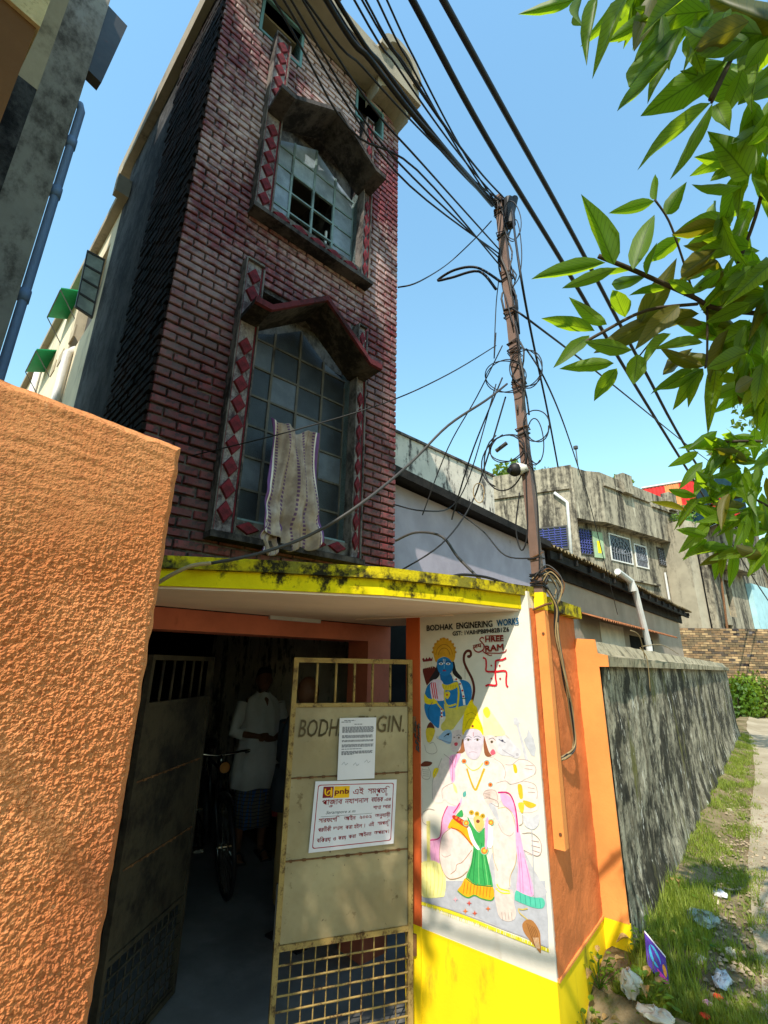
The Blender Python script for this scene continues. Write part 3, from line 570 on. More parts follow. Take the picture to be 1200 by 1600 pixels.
# body: facade backing wall with openings, cut as vertical / horizontal slabs
g = MB(TF)
def wall_with_holes(mb, u0, u1, z0, z1, holes, o0, o1):
    us = sorted({u0, u1, *[h[0] for h in holes], *[h[1] for h in holes]}); zs = sorted({z0, z1, *[h[2] for h in holes], *[h[3] for h in holes]})
    for i in range(len(us) - 1):
        run = None
        for j in range(len(zs) - 1):
            cu, cz = (us[i] + us[i+1]) / 2, (zs[j] + zs[j+1]) / 2
            solid = not any(h[0] < cu < h[1] and h[2] < cz < h[3] for h in holes)
            if solid: run = [zs[j], zs[j+1]] if run is None else [run[0], zs[j+1]]
            if (not solid or j == len(zs) - 2) and run: mb.box((us[i], o0, run[0]), (us[i+1], o1, run[1])); run = None
HOLES = [(GU0 - 0.03, GU1 + 0.06, LOW['gz0'], LOW['peak']), (GU0 - 0.03, GU1 + 0.06, UPW['gz0'], UPW['peak'])] + VENTS
wall_with_holes(g, UL + 0.012, UR - 0.012, 1.976, TOPZ, HOLES, -0.22, 0.0)
g.build('facade_wall', MAT['mortar'], TW)
g = MB(SF)                                   # side walls
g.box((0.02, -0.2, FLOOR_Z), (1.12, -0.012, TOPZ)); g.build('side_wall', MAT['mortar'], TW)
g = MB(SF); g.box((1.121, -0.2, FLOOR_Z), (2.75, 0.0, TOPZ)); g.build('side_plaster', MAT['shade_plaster'], TW)  # dark tone paints the neighbour's cast shadow over the cream side wall
CREAM_H = [(2.98, 4.35, 5.72, 7.0)]
g = MB(SF)
wall_with_holes(g, 2.751, 9.6, FLOOR_Z, 7.62, CREAM_H, -0.2, 0.0)
g.build('rear_side_wall', MAT['cream'], TW)
g = MB(); RPR = TF(UR - 0.012, -0.02, 0); back = SDR * 9.4
g.plan([RPR, RPR + TU * 0.0 + SDR * 5.2, RPR + SDR * 5.2 - TU * 0.15, RPR - TU * 0.15], 2.2, TOPZ); g.build('right_side_wall', MAT['mortar'], TW)
g = MB(); a = TF(UL + .05, -0.1, 0); b = TF(UR - .05, -0.1, 0); g.plan([a, b, b + SDR * 5, a + SDR * 5], TOPZ - 0.15, TOPZ - 0.02); g.build('roof_deck', MAT['roof_concrete'], TW)
g = MB(); a = SF(5.0, -0.25, 0); g.plan([a, a + TU * 2.0, a + TU * 2.0 - SDR * .15, a - SDR * .15], 2.3, TOPZ - 0.2); g.build('back_wall', MAT['shade_black'], TW)
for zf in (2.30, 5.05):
    g = MB(); a = TF(UL + .05, -0.23, 0); b = TF(UR - .16, -0.23, 0); g.plan([a, b, b + SDR * 4.6, a + SDR * 4.6], zf - 0.06, zf + 0.06); g.build('floor_slab', MAT['shade_black'], TW)
# bricks
def brick_mesh(L, H, P):
    b = MB(); c = 0.006; x = L / 2; z = H / 2
    lo = [(-x, 0, -z), (x, 0, -z), (x, 0, z), (-x, 0, z)]; md = [(q[0], -P + c, q[2]) for q in lo]; hi = [(q[0] - math.copysign(c, q[0]), -P, q[2] - math.copysign(c, q[2])) for q in lo]
    i0 = [b.pt(q) for q in lo]; i1 = [b.pt(q) for q in md]; i2 = [b.pt(q) for q in hi]; b.face(i2)
    for k in range(4): b.face((i0[k], i0[(k+1) % 4], i1[(k+1) % 4], i1[k])); b.face((i1[k], i1[(k+1) % 4], i2[(k+1) % 4], i2[k]))
    return b.mesh('brick', MAT['brick'])
PITCH, COURSE, BH = 0.2, 0.075, 0.057
bricks = []
NO = [(WU0 - 0.005, WU1 + 0.005, LOW['z0'] - 0.02, LOW['top'] + 0.01), (WU0 - 0.005, WU1 + 0.005, UPW['z0'] - 0.02, UPW['top'] + 0.01)] + [(v[0] - 0.03, v[1] + 0.03, v[2] - 0.03, v[3] + 0.03) for v in VENTS]
KEEP = [(-0.69, 0.29, LOW['hpk'] + 0.05, LOW['top'] + 0.02), (-0.69, 0.29, UPW['hpk'] + 0.05, UPW['top'] + 0.02)]
row = 0; z = 1.99
rb = random.Random(3)
while z + BH < TOPZ:
    u = UL + 0.002 - (PITCH / 2 if row % 2 else 0)
    while u < UR - 0.03:
        segs = [(max(u, UL + 0.002), min(u + PITCH - 0.012, UR - 0.004))]
        zc = z + BH / 2
        for h in NO:
            if h[2] < zc < h[3]:
                if any(k[2] < zc < k[3] and h[0] < k[0] for k in KEEP):
                    k = [k for k in KEEP if k[2] < zc < k[3]][0]; cuts = [(h[0], k[0]), (k[1], h[1])]
                else: cuts = [(h[0], h[1])]
                for c0, c1 in cuts:
                    ns = []
                    for a, b in segs:
                        if b <= c0 or a >= c1: ns.append((a, b))
                        else:
                            if a < c0: ns.append((a, c0))
                            if b > c1: ns.append((c1, b))
                    segs = ns
        for a, b in segs:
            if b - a > 0.025: bricks.append((a, b, z + rb.uniform(-0.003, 0.003)))
        u += PITCH
    z += COURSE; row += 1
def area(bk):
    q = [project(TF(x, 0.02, zz)) for x, zz in ((bk[0], bk[2]), (bk[1], bk[2]), (bk[1], bk[2] + BH), (bk[0], bk[2] + BH))]
    A = 0.5 * abs(sum(q[i][0] * q[(i+1) % 4][1] - q[(i+1) % 4][0] * q[i][1] for i in range(4)))
    mx, my = sum(k[0] for k in q) / 4, sum(k[1] for k in q) / 4
    hidden = my > 872 + 0.08 * (mx - 266) or mx < 240 + 0 * my and my > 660 or my < -5 or mx < 0 or (mx < 288 and my > 600 + 0.37 * mx)
    return 0 if hidden else A
bricks.sort(key=area, reverse=True)
BM = {}; ROT = Matrix.Rotation(math.atan2(TU.y, TU.x), 3, 'Z')
for a, b, zz in bricks[:300]:
    L_ = round(b - a, 2); key = L_
    if key not in BM: BM[key] = brick_mesh(L_, BH, 0.024)
    place('brick', BM[key], TW, TF((a + b) / 2, rb.uniform(-0.004, 0.003), zz + BH / 2), ROT)
g = MB(TF)
for a, b, zz in bricks[300:]:
    P = 0.024 + rb.uniform(-0.004, 0.003); c = 0.006
    g.prism([(a, 0, zz), (b, 0, zz), (b, 0, zz + BH), (a, 0, zz + BH)], [(a + c, P, zz + c), (b - c, P, zz + c), (b - c, P, zz + BH - c), (a + c, P, zz + BH - c)])
tag(g.build('brick_courses', MAT['brick'], TW), kind='stuff')
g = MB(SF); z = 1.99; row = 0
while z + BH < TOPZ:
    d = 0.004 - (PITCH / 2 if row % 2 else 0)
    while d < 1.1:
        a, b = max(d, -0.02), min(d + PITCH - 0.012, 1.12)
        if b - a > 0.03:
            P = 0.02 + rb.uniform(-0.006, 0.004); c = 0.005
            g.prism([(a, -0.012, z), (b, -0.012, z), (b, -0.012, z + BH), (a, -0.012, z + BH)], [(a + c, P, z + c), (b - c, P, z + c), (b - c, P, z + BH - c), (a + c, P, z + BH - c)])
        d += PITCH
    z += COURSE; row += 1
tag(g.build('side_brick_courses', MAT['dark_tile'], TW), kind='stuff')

# windows with diamond strips, hoods, panes
def diamond_mesh(w, h, P):
    b = MB(); lo = [(-w/2, 0, 0), (0, 0, -h/2), (w/2, 0, 0), (0, 0, h/2)]; hi = [(q[0] * .86, -P, q[2] * .86) for q in lo]
    b.prism(lo, hi); return b.mesh('diamond_tile', MAT['diamond'])
DM_V = diamond_mesh(0.118, 0.168, 0.02); DM_H = diamond_mesh(0.19, 0.10, 0.02)
def make_window(W, ncol, rows, open_cells, glass, hoodmat, name):
    wn_ = MB(TF)                                          # reveal lining makes the part itself
    u0, u1 = GU0 - 0.03, GU1 + 0.06
    zs_ = W['gz0']
    wn_.box((u0 - .001, -0.2, zs_ - 0.03), (u1 + .001, 0.03, zs_ - 0.001)); wn_.box((u0 - 0.02, -0.2, zs_), (u0 - 0.0, 0.02, W['gz1'])); wn_.box((u1, -0.2, zs_), (u1 + 0.03, 0.02, W['gz1']))
    win = wn_.build('window', MAT['teal_frame'], TW)
    # side strips
    for ua, ub, side in ((WU0, GU0 - 0.031, 'L'), (GU1 + 0.061, WU1, 'R')):
        s = MB(TF); s.box((ua, 0.0, W['z0']), (ub, 0.085, W['top'])); st = s.build('pilaster_strip', MAT['strip_grey'], TW)
        s = MB(TF); s.box((ua - 0.012, 0.0, W['z0'] - 0.02), (ua - 0.0005, 0.112, W['top'] + 0.012)); s.box((ub + 0.0005, 0.0, W['z0'] - 0.02), (ub + 0.014, 0.104, W['top'] - 0.02)); s.box((ua - .0005, 0.0, W['top'] + .0005), (ub + .0005, 0.112, W['top'] + 0.02)); s.build('strip_edging', MAT['strip_dark'], TW)
        s = MB(TF); s.box((ua + .0, .0852, W['z0']), (ua + .012, .09, W['top'] - .001)); s.box((ub - .012, .0852, W['z0']), (ub, .09, W['top'] - .001)); s.build('strip_border', MAT['diamond'], TW)
        zz = W['z0'] + 0.14; cu = (ua + ub) / 2
        while zz < W['top'] - 0.09:
            if not (W['hood'] - 0.1 < zz < W['hood'] + 0.14): place('diamond_tile', DM_V, TW, TF(cu, 0.085, zz), ROT, ((ub - ua - .03) / 0.118, 1, 1.02))
            zz += 0.172
    s = MB(TF); s.box((GU0 - 0.0305 + .014, 0.0, W['z0']), (GU1 + 0.0605 - .014, 0.08, W['gz0'] - 0.031)); s.build('sill_band', MAT['strip_dark'], TW)
    s = MB(TF); s.box((WU0 - 0.03, 0.0, W['z0'] - 0.065), (WU1 + 0.02, 0.15, W['z0'] - 0.021)); s.build('sill_ledge', MAT['hood_dark'], TW)
    uu = GU0 + 0.08
    while uu < GU1 - 0.02: place('diamond_tile', DM_H, TW, TF(uu, 0.08, (W['z0'] + W['gz0'] - 0.03) / 2), ROT); uu += 0.2
    # gable hood
    cu = (WU0 + WU1) / 2 - 0.0; e = 0.62; D = 0.33; t = 0.045; zl, zp = W['hood'], W['hpk']
    prof = [(cu - e - .02, zl), (cu - e + 0.12, zl), (cu, zp), (cu + e - 0.12, zl), (cu + e + .02, zl)]
    bot = [(u, zz - t) for u, zz in prof][::-1]
    loop = prof + bot
    s = MB(TF); n = len(loop); f0 = [s.pt((u, 0.0, zz)) for u, zz in loop]; f1 = [s.pt((u, D, zz)) for u, zz in loop]
    for k in range(4): s.face((f1[k], f1[k+1], f1[8-k], f1[9-k])); s.face((f0[k], f0[k+1], f0[8-k], f0[9-k]))
    for k in range(n): s.face((f0[k], f0[(k+1) % n], f1[(k+1) % n], f1[k]))
    hood = s.build('window_hood', MAT['hood_dark'], TW)
    s = MB(TF)
    for k in range(4):
        (ua, za), (ub, zb) = prof[k], prof[k+1]; s.prism([(ua, D + .0005, za - .048), (ub, D + .0005, zb - .048), (ub, D + .0005, zb + .012), (ua, D + .0005, za + .012)], [(ua, D + .025, za - .04), (ub, D + .025, zb - .04), (ub, D + .025, zb + .012), (ua, D + .025, za + .012)])
    s.build('hood_edge', hoodmat, TW)
    # grid of panes with pointed top
    def ztop(u):
        return min(W['peak'], zl - 0.08 + (zp - zl) * max(0, 1 - abs(u - cu) / (e - 0.10)))
    O = -0.10; us = [u0 + (u1 - u0) * k / ncol for k in range(ncol + 1)]; dz = (W['gz1'] - 0.1 - zs_) / rows
    fr_ = MB(TF)
    for k, u in enumerate(us):
        zt = ztop(max(u0 + .01, min(u1 - .01, u))); fr_.box((u - 0.011, O - 0.012, zs_), (u + 0.011, O + 0.014, zt))
    for j in range(rows + 1):
        zz = zs_ + dz * j; fr_.box((u0, O - 0.0105, zz - 0.009), (u1, O + 0.0125, zz + 0.009))
    fr_.build('glazing_bars', MAT['teal_frame'] if name == 'upper' else MAT['bar_brown'], win)
    for i in range(ncol):
        for j in range(rows + 1):
            za, zb = zs_ + dz * j + 0.009, zs_ + dz * (j + 1) - 0.009
            ta, tb = ztop(us[i] + .012), ztop(us[i+1] - .012)
            if (i, j) in open_cells: continue
            gm = glass[(i * 7 + j * 3) % len(glass)]
            q = MB(TF); a, b = us[i] + 0.011, us[i+1] - 0.011; tl = rb.uniform(-.004, .004)
            if j == rows:
                if max(ta, tb) - za < 0.04: continue
                zb1, zb2 = max(za + .005, ta), max(za + .005, tb)
            else: zb1 = zb2 = zb
            q.prism([(a, O - .004 + tl, za), (b, O - .004 - tl, za), (b, O - .004 - tl, zb2), (a, O - .004 + tl, zb1)], [(a, O + .002 + tl, za), (b, O + .002 - tl, za), (b, O + .002 - tl, zb2), (a, O + .002 + tl, zb1)])
            q.build('pane', gm, win)
    s = MB(TF); s.box((u0 - .02, -0.212, W['gz1'] - 0.0), (u1 + .02, -0.16, W['peak'] + 0.05)); s.build('lintel_panel', MAT['strip_dark'], win)
FD, FP = MAT['frosted_dark'], MAT['frosted']
make_window(LOW, 4, 6, set(), [FD, FD, MAT['frosted_dark'], glass_mat('frosted_mid', srgb(76, 80, 88))], MAT['hood_red'], 'lower')
make_window(UPW, 4, 4, {(1, 0), (2, 0), (1, 1), (2, 1), (1, 2), (2, 2)}, [FP, glass_mat('frosted_mid2', srgb(128, 140, 152)), FP], MAT['hood_dark'], 'upper')
g = MB(TF); g.box((0.02, -0.16, UPW['gz0']), (0.04, -0.14, UPW['gz0'] + 0.42)); g.build('window_rod', MAT['pvc'], TW)
for v in VENTS:
    g = MB(TF)
    g.box((v[0] - 0.03, -0.12, v[2] - 0.03), (v[0], 0.03, v[3] + 0.03)); g.box((v[1], -0.12, v[2] - 0.03), (v[1] + 0.03, 0.03, v[3] + 0.03))
    g.box((v[0] + .0002, -0.12, v[2] - 0.03), (v[1] - .0002, 0.03, v[2])); g.box((v[0] + .0002, -0.12, v[3]), (v[1] - .0002, 0.03, v[3] + 0.03))
    g.build('ventilator', paint('vent_teal', srgb(96, 130, 132), 0.1), TW)
# roof eave, scalloped parapet
g = MB(TF); g.box((UL - 0.12, -0.3, TOPZ + 0.001), (UR + 0.06, 0.36, TOPZ + 0.09)); g.build('roof_eave', MAT['roof_concrete'], TW)
g = MB(TF); g.box((UL - 0.12, 0.27, TOPZ + 0.091), (UR + 0.06, 0.33, TOPZ + 0.30)); g.build('parapet', MAT['roof_concrete'], TW)
def scallop(cu, r, h):
    s = MB(TF); out = [(cu + r * math.cos(math.pi * k / 16), TOPZ + 0.30 + h * math.sin(math.pi * k / 16)) for k in range(17)]
    inn = [(cu + (r - .1) * math.cos(math.pi * k / 16), TOPZ + 0.30 + (h - .09) * math.sin(math.pi * k / 16)) for k in range(17)]
    for k in range(16):
        A_, B_, C_, D_ = out[k], out[k+1], inn[k+1], inn[k]
        s.prism([(A_[0], .26, A_[1]), (B_[0], .26, B_[1]), (C_[0], .26, C_[1]), (D_[0], .26, D_[1])], [(A_[0], .40, A_[1]), (B_[0], .40, B_[1]), (C_[0], .40, C_[1]), (D_[0], .40, D_[1])])
    s.prism([(u, .29, zz) for u, zz in inn], [(u, .32, zz) for u, zz in inn])
    s.build('parapet_arch', MAT['roof_concrete'], TW)
scallop(0.62, 0.34, 0.40); scallop(-0.75, 0.45, 0.45)
g = MB(TF)
for k in range(9):
    a0, a1 = math.pi * k / 9, math.pi * (k + 1) / 9
    P0 = [(0.62 + 0.25 * math.cos(a), TOPZ + .0008 - .28 + 0.28 * math.sin(a)) for a in (a0, a1)]
    g.prism([(P0[0][0], .002, P0[0][1]), (P0[1][0], .002, P0[1][1]), (P0[1][0], .002, TOPZ), (P0[0][0], .002, TOPZ)], [(P0[0][0], .24, P0[0][1] + .06 * math.sin(a0) * 0), (P0[1][0], .24, P0[1][1]), (P0[1][0], .24, TOPZ), (P0[0][0], .24, TOPZ)])
g.build('eave_bracket', MAT['roof_concrete'], TW)
g = MB(SF); g.box((-0.3, -0.3, 8.16), (3.2, 0.09, 8.28)); g.box((-0.3, -0.05, 8.281), (3.2, 0.09, 8.50)); g.build('side_eave', MAT['roof_concrete'], TW)
g = MB(SF); g.box((2.55, -0.3, 7.40), (9.6, 0.10, 7.52)); g.box((2.5, .0, 7.38), (2.62, 0.16, 7.66)); g.build('rear_eave', MAT['roof_concrete'], TW)
# side window with opened leaf, awnings, drain, air bricks
g = MB(SF); q = CREAM_H[0]
g.box((q[0], -0.16, q[2]), (q[1], -0.14, q[3])); sw = g.build('side_window', MAT['frosted_dark'], TW)
LP_ = [at_p(c, SF(2.96, 0, 0), SDR) for c in ((136, 391), (164, 406), (144, 498), (117, 480))]
def lq(s_, t_, o=0.): return LP_[0].lerp(LP_[1], s_).lerp(LP_[3].lerp(LP_[2], s_), t_) + SDR * o
def lbar(s0, s1, t0, t1, nm, mt, o0, o1):
    m_ = MB(); m_.prism([lq(a, b, o0) for a, b in ((s0, t0), (s1, t0), (s1, t1), (s0, t1))], [lq(a, b, o1) for a, b in ((s0, t0), (s1, t0), (s1, t1), (s0, t1))]); return m_.build(nm, mt, sw)
for k in range(4): lbar(.07, .93, .03 + .245 * k, .03 + .245 * k + .215, 'pane', MAT['glass_pale'], -.004, .004)
for a in ((0, .07, 0, 1), (.93, 1, 0, 1)) + tuple((.0701, .9299, t_, t_ + .03) for t_ in (0, .245, .49, .735, .97)): lbar(*a, 'glazing_bar', MAT['steel_dark'], -.015, .015)
for d, zz in ((4.45, 7.12), (5.6, 6.62)):
    g = MB(SF); g.prism([(d, 0, zz), (d + .9, 0, zz), (d + .9, .26, zz - .12), (d, .26, zz - .12)], [(d, 0, zz + .02), (d + .9, 0, zz + .02), (d + .9, .26, zz - .10), (d, .26, zz - .10)]); aw = g.build('green_awning', MAT['green_awning'], TW)
    g = MB(SF); g.tube([(d + .02, 0, zz - .5), (d + .02, .26, zz - .13)], .008, 5); g.tube([(d + .88, 0, zz - .5), (d + .88, .26, zz - .13)], .008, 5); g.tube([(d + .02, .26, zz - .13), (d + .88, .26, zz - .13)], .008, 5); g.build('awning_stay', MAT['steel_dark'], aw)
for d, zz in ((4.1, 6.1), (4.7, 6.0), (5.2, 6.05), (4.4, 5.5)):
    g = MB(SF); g.box((d, -.01, zz), (d + .28, .012, zz + .2)); g.build('air_brick', MAT['neighbour_beige'], TW)
g = MB(SF); g.tube([(3.75, .06, 2.0), (3.75, .06, 5.6), (3.85, -.03, 5.75)], .055, 10); g.build('waste_pipe', MAT['pvc'], TW, smooth=True)
g = MB(SF); g.tube([(6.9, .06, 2.0), (6.9, .06, 6.9)], .055, 10); g.build('waste_pipe', MAT['pvc'], TW, smooth=True)
# ground floor door frame and dark workshop
DU0, DU1, DZ = -1.22, 0.61, 1.843
g = MB(TF); g.box((UL, -0.24, DZ), (0.862, 0.03, 1.975)); g.build('door_lintel', MAT['salmon'], TW)
g = MB(TF); g.box((DU1, -0.24, FLOOR_Z - .1), (0.862, 0.028, DZ - .0005)); g.build('door_jamb', MAT['salmon'], TW)
g = MB(TF); g.box((UL - .1, -0.24, FLOOR_Z - .1), (DU0, 0.028, DZ - .0005)); g.build('door_jamb', MAT['salmon'], TW)
g = MB(TF)
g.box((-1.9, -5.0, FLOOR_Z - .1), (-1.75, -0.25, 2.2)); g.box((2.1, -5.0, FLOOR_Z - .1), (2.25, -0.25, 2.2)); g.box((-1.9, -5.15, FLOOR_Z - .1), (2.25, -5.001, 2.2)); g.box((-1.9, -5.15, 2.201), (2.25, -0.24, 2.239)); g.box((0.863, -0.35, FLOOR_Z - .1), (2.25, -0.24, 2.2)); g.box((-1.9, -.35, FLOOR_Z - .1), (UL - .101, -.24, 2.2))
g.build('workshop_walls', MAT['shade_black'], TW)
g = MB(TF); g.box((-0.34, 0.031, 1.955), (0.1, 0.055, 1.985)); lt = g.build('tube_light', MAT['pvc'], TW)

# ================================================================== CANOPY
CN = thing('gate_canopy', 'mouldy yellow concrete canopy slab over the gate', 'canopy', (-1.9, 2.3, 1.99))
front = [(-1.085, 2.93), (-1.27, 2.38), (-1.48, 1.92), (-1.85, 1.47), (-2.32, 0.98)]
bk = [TF(-1.45, 0.032, 0), TF(0.86, 0.032, 0)]
inner = [(bk[0].x, bk[0].y), (bk[1].x, bk[1].y), (-2.35, 3.45), (-1.3, 3.035)]
def inset(pts, d):
    out = []
    for i, q in enumerate(pts):
        a = Vector(pts[max(i-1, 0)]); b = Vector(pts[min(i+1, len(pts)-1)]); t = (b - a).normalized(); nrm = Vector((t.y, -t.x))
        out.append((q[0] + nrm.x * d, q[1] + nrm.y * d))
    return out
sgn = 1 if inset(front, 0.1)[2][0] < front[2][0] else -1
fin = inset(front, 0.03 * sgn)
g = MB(); g.plan(fin + inner, 2.0 - .006, 2.075); g.build('slab', MAT['yellow_band'], CN)
g = MB(); g.plan(inset(front, 0.045 * sgn) + [(q[0] + (-0.0), q[1]) for q in inner], 1.982, 1.9935); g.build('soffit_plaster', MAT['soffit'], CN)
g = MB(); g.plan(front + inner, 2.0755, 2.135); g.build('top_lip', MAT['yellow_mold'], CN)
g = MB(); q = at_z((699, 962), 1.978); g.tube([(q.x, q.y, 1.981), (q.x, q.y, 1.972)], .05, 14); g.tube([(q.x, q.y, 1.98), (q.x - .12, q.y - .02, 1.978), (-2.4, 2.75, 1.977)], .005, 5); g.build('ceiling_rose', MAT['soffit'], CN)

# ================================================================== GATE
def gate_mat():
    m = NM('gate_sheet', 0.55, 0.4)
    c = m.mix(m.ramp(m.noise(2.2, 5), 0.35, 0.7), srgb(146, 128, 94), srgb(178, 160, 122))
    c = m.mix(m.ramp(m.noise(14, 8, 0.7), 0.60, 0.72), c, srgb(104, 84, 52)); c = m.mix(m.ramp(m.noise(40, 4, 0.6), 0.68, 0.74), c, srgb(60, 46, 34))
    m.col(c); m.bump(m.noise(3.5, 3), 0.5, 0.03); return m.m
MAT['gate'] = gate_mat()
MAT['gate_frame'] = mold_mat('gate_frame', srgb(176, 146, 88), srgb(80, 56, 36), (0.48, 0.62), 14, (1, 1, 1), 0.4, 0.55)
MAT['gate_dark'] = mold_mat('gate_dark', srgb(74, 66, 52), srgb(34, 30, 27), (0.42, 0.62), 3, (1, 1, 1), .3, .6)  # dark brown tone for the opened leaf
def gate_leaf(name, label, hinge, free, zb=-0.33, sheet_mat='gate', frame_mat='gate_frame'):
    h = Vector((hinge[0], hinge[1], 0)); f = Vector((free[0], free[1], 0)); u = (f - h).normalized(); W = (f - h).length; n = Vector((u.y, -u.x, 0))
    if n.x < 0: n = -n
    fr = frame(h, u, n); r = thing(name, label, 'gate', (h.x, h.y, zb), 'leaves of the sheet steel gate')
    t = 0.018
    g = MB(fr); g.box((0, -t, zb), (0.03, t, 1.69)); g.build('hinge_stile', MAT[frame_mat], r)
    g = MB(fr); g.box((W - .03, -t, zb), (W, t, 1.69)); g.build('meeting_stile', MAT[frame_mat], r)
    for z0, z1 in ((1.66, 1.69), (1.395, 1.418), (0.170, 0.196), (zb, zb + .03)):
        g = MB(fr); g.box((.0302, -t + .001, z0), (W - .0302, t - .001, z1)); g.build('rail', MAT[frame_mat], r)
    for k in range(1, 6):
        x = .03 + (W - .06) * k / 6; g = MB(fr); g.tube([(x, 0, 1.418), (x, 0, 1.66)], .0085, 8); g.build('bar', MAT[frame_mat], r, smooth=True)
    zs_ = [0.196, 0.583, 1.003, 1.395]
    for k in range(3):
        g = MB(fr); nx_ = 10
        def pf(a, b, z0=zs_[k] + .002, z1=zs_[k+1] - .002): return (.031 + (W - .062) * a, .006 + .006 * noise.noise((a * 3 + k * 5, b * 2, k)) * math.sin(math.pi * a) * math.sin(math.pi * b) * 2, z0 + (z1 - z0) * b)
        g.grid(pf, nx_, 8); g.uv = []
        g.box((.031, -.004, zs_[k] + .002), (W - .031, -.002, zs_[k+1] - .002)); g.build('sheet_panel', MAT[sheet_mat], r, smooth=False, recalc=False)
        if k:
            g = MB(fr)
            for j in range(9): x = .05 + (W - .1) * (j + random.uniform(.2, .8)) / 9; w = random.uniform(.012, .03); g.box((x, .007, zs_[k] - .006), (x + w, .018, zs_[k] + .006))
            g.box((.031, .0055, zs_[k] - .0032), (W - .031, .0135, zs_[k] + .0032)); g.build('weld_seam', MAT['rust'], r)
    nb = 11
    for k in range(1, nb):
        x = .03 + (W - .06) * k / nb; g = MB(fr); g.tube([(x, -.005, zb + .03), (x, -.005, .17)], .004, 6); g.build('mesh_rod', MAT[frame_mat], r)
    for k in range(1, 8):
        z = .17 - k * .0655
        if z > zb + .03: g = MB(fr); g.tube([(.03, .004, z), (W - .03, .004, z)], .005, 6); g.build('mesh_rod', MAT[frame_mat], r)
    return r, fr, W
GR, GRF, GRW = gate_leaf('gate_leaf', 'closed tan steel gate leaf with paper notices pasted on it', (-1.945, 2.825), (-2.392, 2.155))
GL, GLF, GLW = gate_leaf('gate_leaf', 'dark opened steel gate leaf swung inwards beside the bicycle', (-2.915, 1.49), (-3.34, 2.19), sheet_mat='gate_dark', frame_mat='gate_dark')
for z in (1.28, 0.1):
    g = MB(GRF); g.tube([(-.012, .01, z - .05), (-.012, .01, z + .05)], .013, 8); g.box((-.03, -.006, z - .03), (.004, .006, z + .03)); g.build('hinge', MAT['rust'], GR)
g = MB(GRF)
for a in range(14):
    q = (-.03 + .012 * math.cos(a * 2.1), .03 + .012 * math.sin(a * 1.7), 1.30 - .012 * a); g.tube([q, (q[0] + .008, q[1] + .012, q[2] - .012), (q[0], q[1] + .01, q[2] - .022)], .0055, 6)
tag(g.build('chain', MAT['steel_dark']), 'dark chain looped round the gate hinge beside the mural', 'chain')
g = MB(GRF); g.box((GRW, -.012, .22), (GRW + .008, .012, .48)); g.build('bolt', MAT['steel_dark'], GR)
# hand lettering on the sheet (covered in the middle by the notice)
g = MB(GRF)
def leaf_text(mb, s, x0, x1, zb_, h, off, bold=0.0, shear=0.0, m=0): text_to(mb, s, -x0, -x1, zb_, h, m, off, 0, shear, bold)
class Flip(MB): pass
GRX = frame(GRF(GRW, 0, 0), (GRF(0, 0, 0) - GRF(GRW, 0, 0)).normalized(), (GRF(0, 1, 0) - GRF(0, 0, 0)))   # from free edge to hinge
g = MB(GRX); text_to(g, 'BODHAK', .055, .42, 1.225, .10, 0, .0135, 0, .12, .0015); text_to(g, 'ENGIN.', .425, .745, 1.24, .10, 0, .0135, 0, .12, .0015); g.build('hand_lettering', paint('charcoal', srgb(126, 108, 78), .25), GR, recalc=False)
# notices
def leafpx(px, off=.02):
    o = GRX(0, off, 0); n_ = GRX(0, 1, 0) - GRX(0, 0, 0); q = at_p(px, o, n_); d = q - o; ux = GRX(1, 0, 0) - GRX(0, 0, 0); return (d.dot(ux), q.z)
def sheet(name, label, corners, off):
    r = thing(name, label, 'notice', tuple(GRX(leafpx(corners[3])[0], off, leafpx(corners[3])[1])))
    P = [leafpx(c, off) for c in corners]
    g = MB(GRX); g.prism([(a, off - .0015, c) for a, c in P], [(a, off, c) for a, c in P]); g.build('paper', MAT['paper'], r); return r, P
NA, PA = sheet('paper_notice', 'white typed letter sheet pasted above the red printed notice', [(531, 1122), (588, 1121), (585, 1216), (527, 1219)], .021)
g = MB(GRX); x0, x1 = PA[3][0], PA[1][0]; zt, zb_ = PA[0][1], PA[3][1]; hh = zt - zb_; ww = x1 - x0
for k, (f0, f1, y) in enumerate([(.12, .42, .95), (.05, .30, .925), (.4, .62, .885)] + [(.08, .93, .84 - .017 * j) for j in range(6)] + [(.08, .9, .70 - .017 * j) for j in range(3)] + [(.08, .93, .62 - .017 * j) for j in range(2)] + [(.08, .93, .55 - .017 * j) for j in range(3)] + [(.08, .62, .48), (.08, .92, .44), (.08, .9, .424), (.08, .92, .408), (.08, .4, .392)]):
    x = x0 + ww * f0
    while x < x0 + ww * f1:
        w = random.uniform(.008, .022); g.box((x, .0212, zb_ + hh * y), (min(x + w, x0 + ww * f1), .0218, zb_ + hh * y + .0045)); x += w + .004
for f, y in ((.1, .24), (.4, .22), (.7, .26)): g.tube([(x0 + ww * f, .0215, zb_ + hh * y), (x0 + ww * (f + .06), .0215, zb_ + hh * (y + .04)), (x0 + ww * (f + .1), .0215, zb_ + hh * (y - .01)), (x0 + ww * (f + .16), .0215, zb_ + hh * (y + .02))], .0012, 4)
tag(g.build('typed_lines', MAT['ink_grey'], NA), kind='stuff')
NB_, PB = sheet('printed_notice', 'white notice printed in red with yellow and maroon logo on the gate', [(493, 1221), (620, 1218), (615, 1318), (482, 1333)], .019)
P0, P1, P2, P3 = [Vector(q) for q in PB]
def nb(s, t): a = P3.lerp(P0, t); b = P2.lerp(P1, t); q = a.lerp(b, s); return q
NFR = lambda a, b, c: GRX(nb(a, c).x, b, nb(a, c).y)
g = MB(NFR)
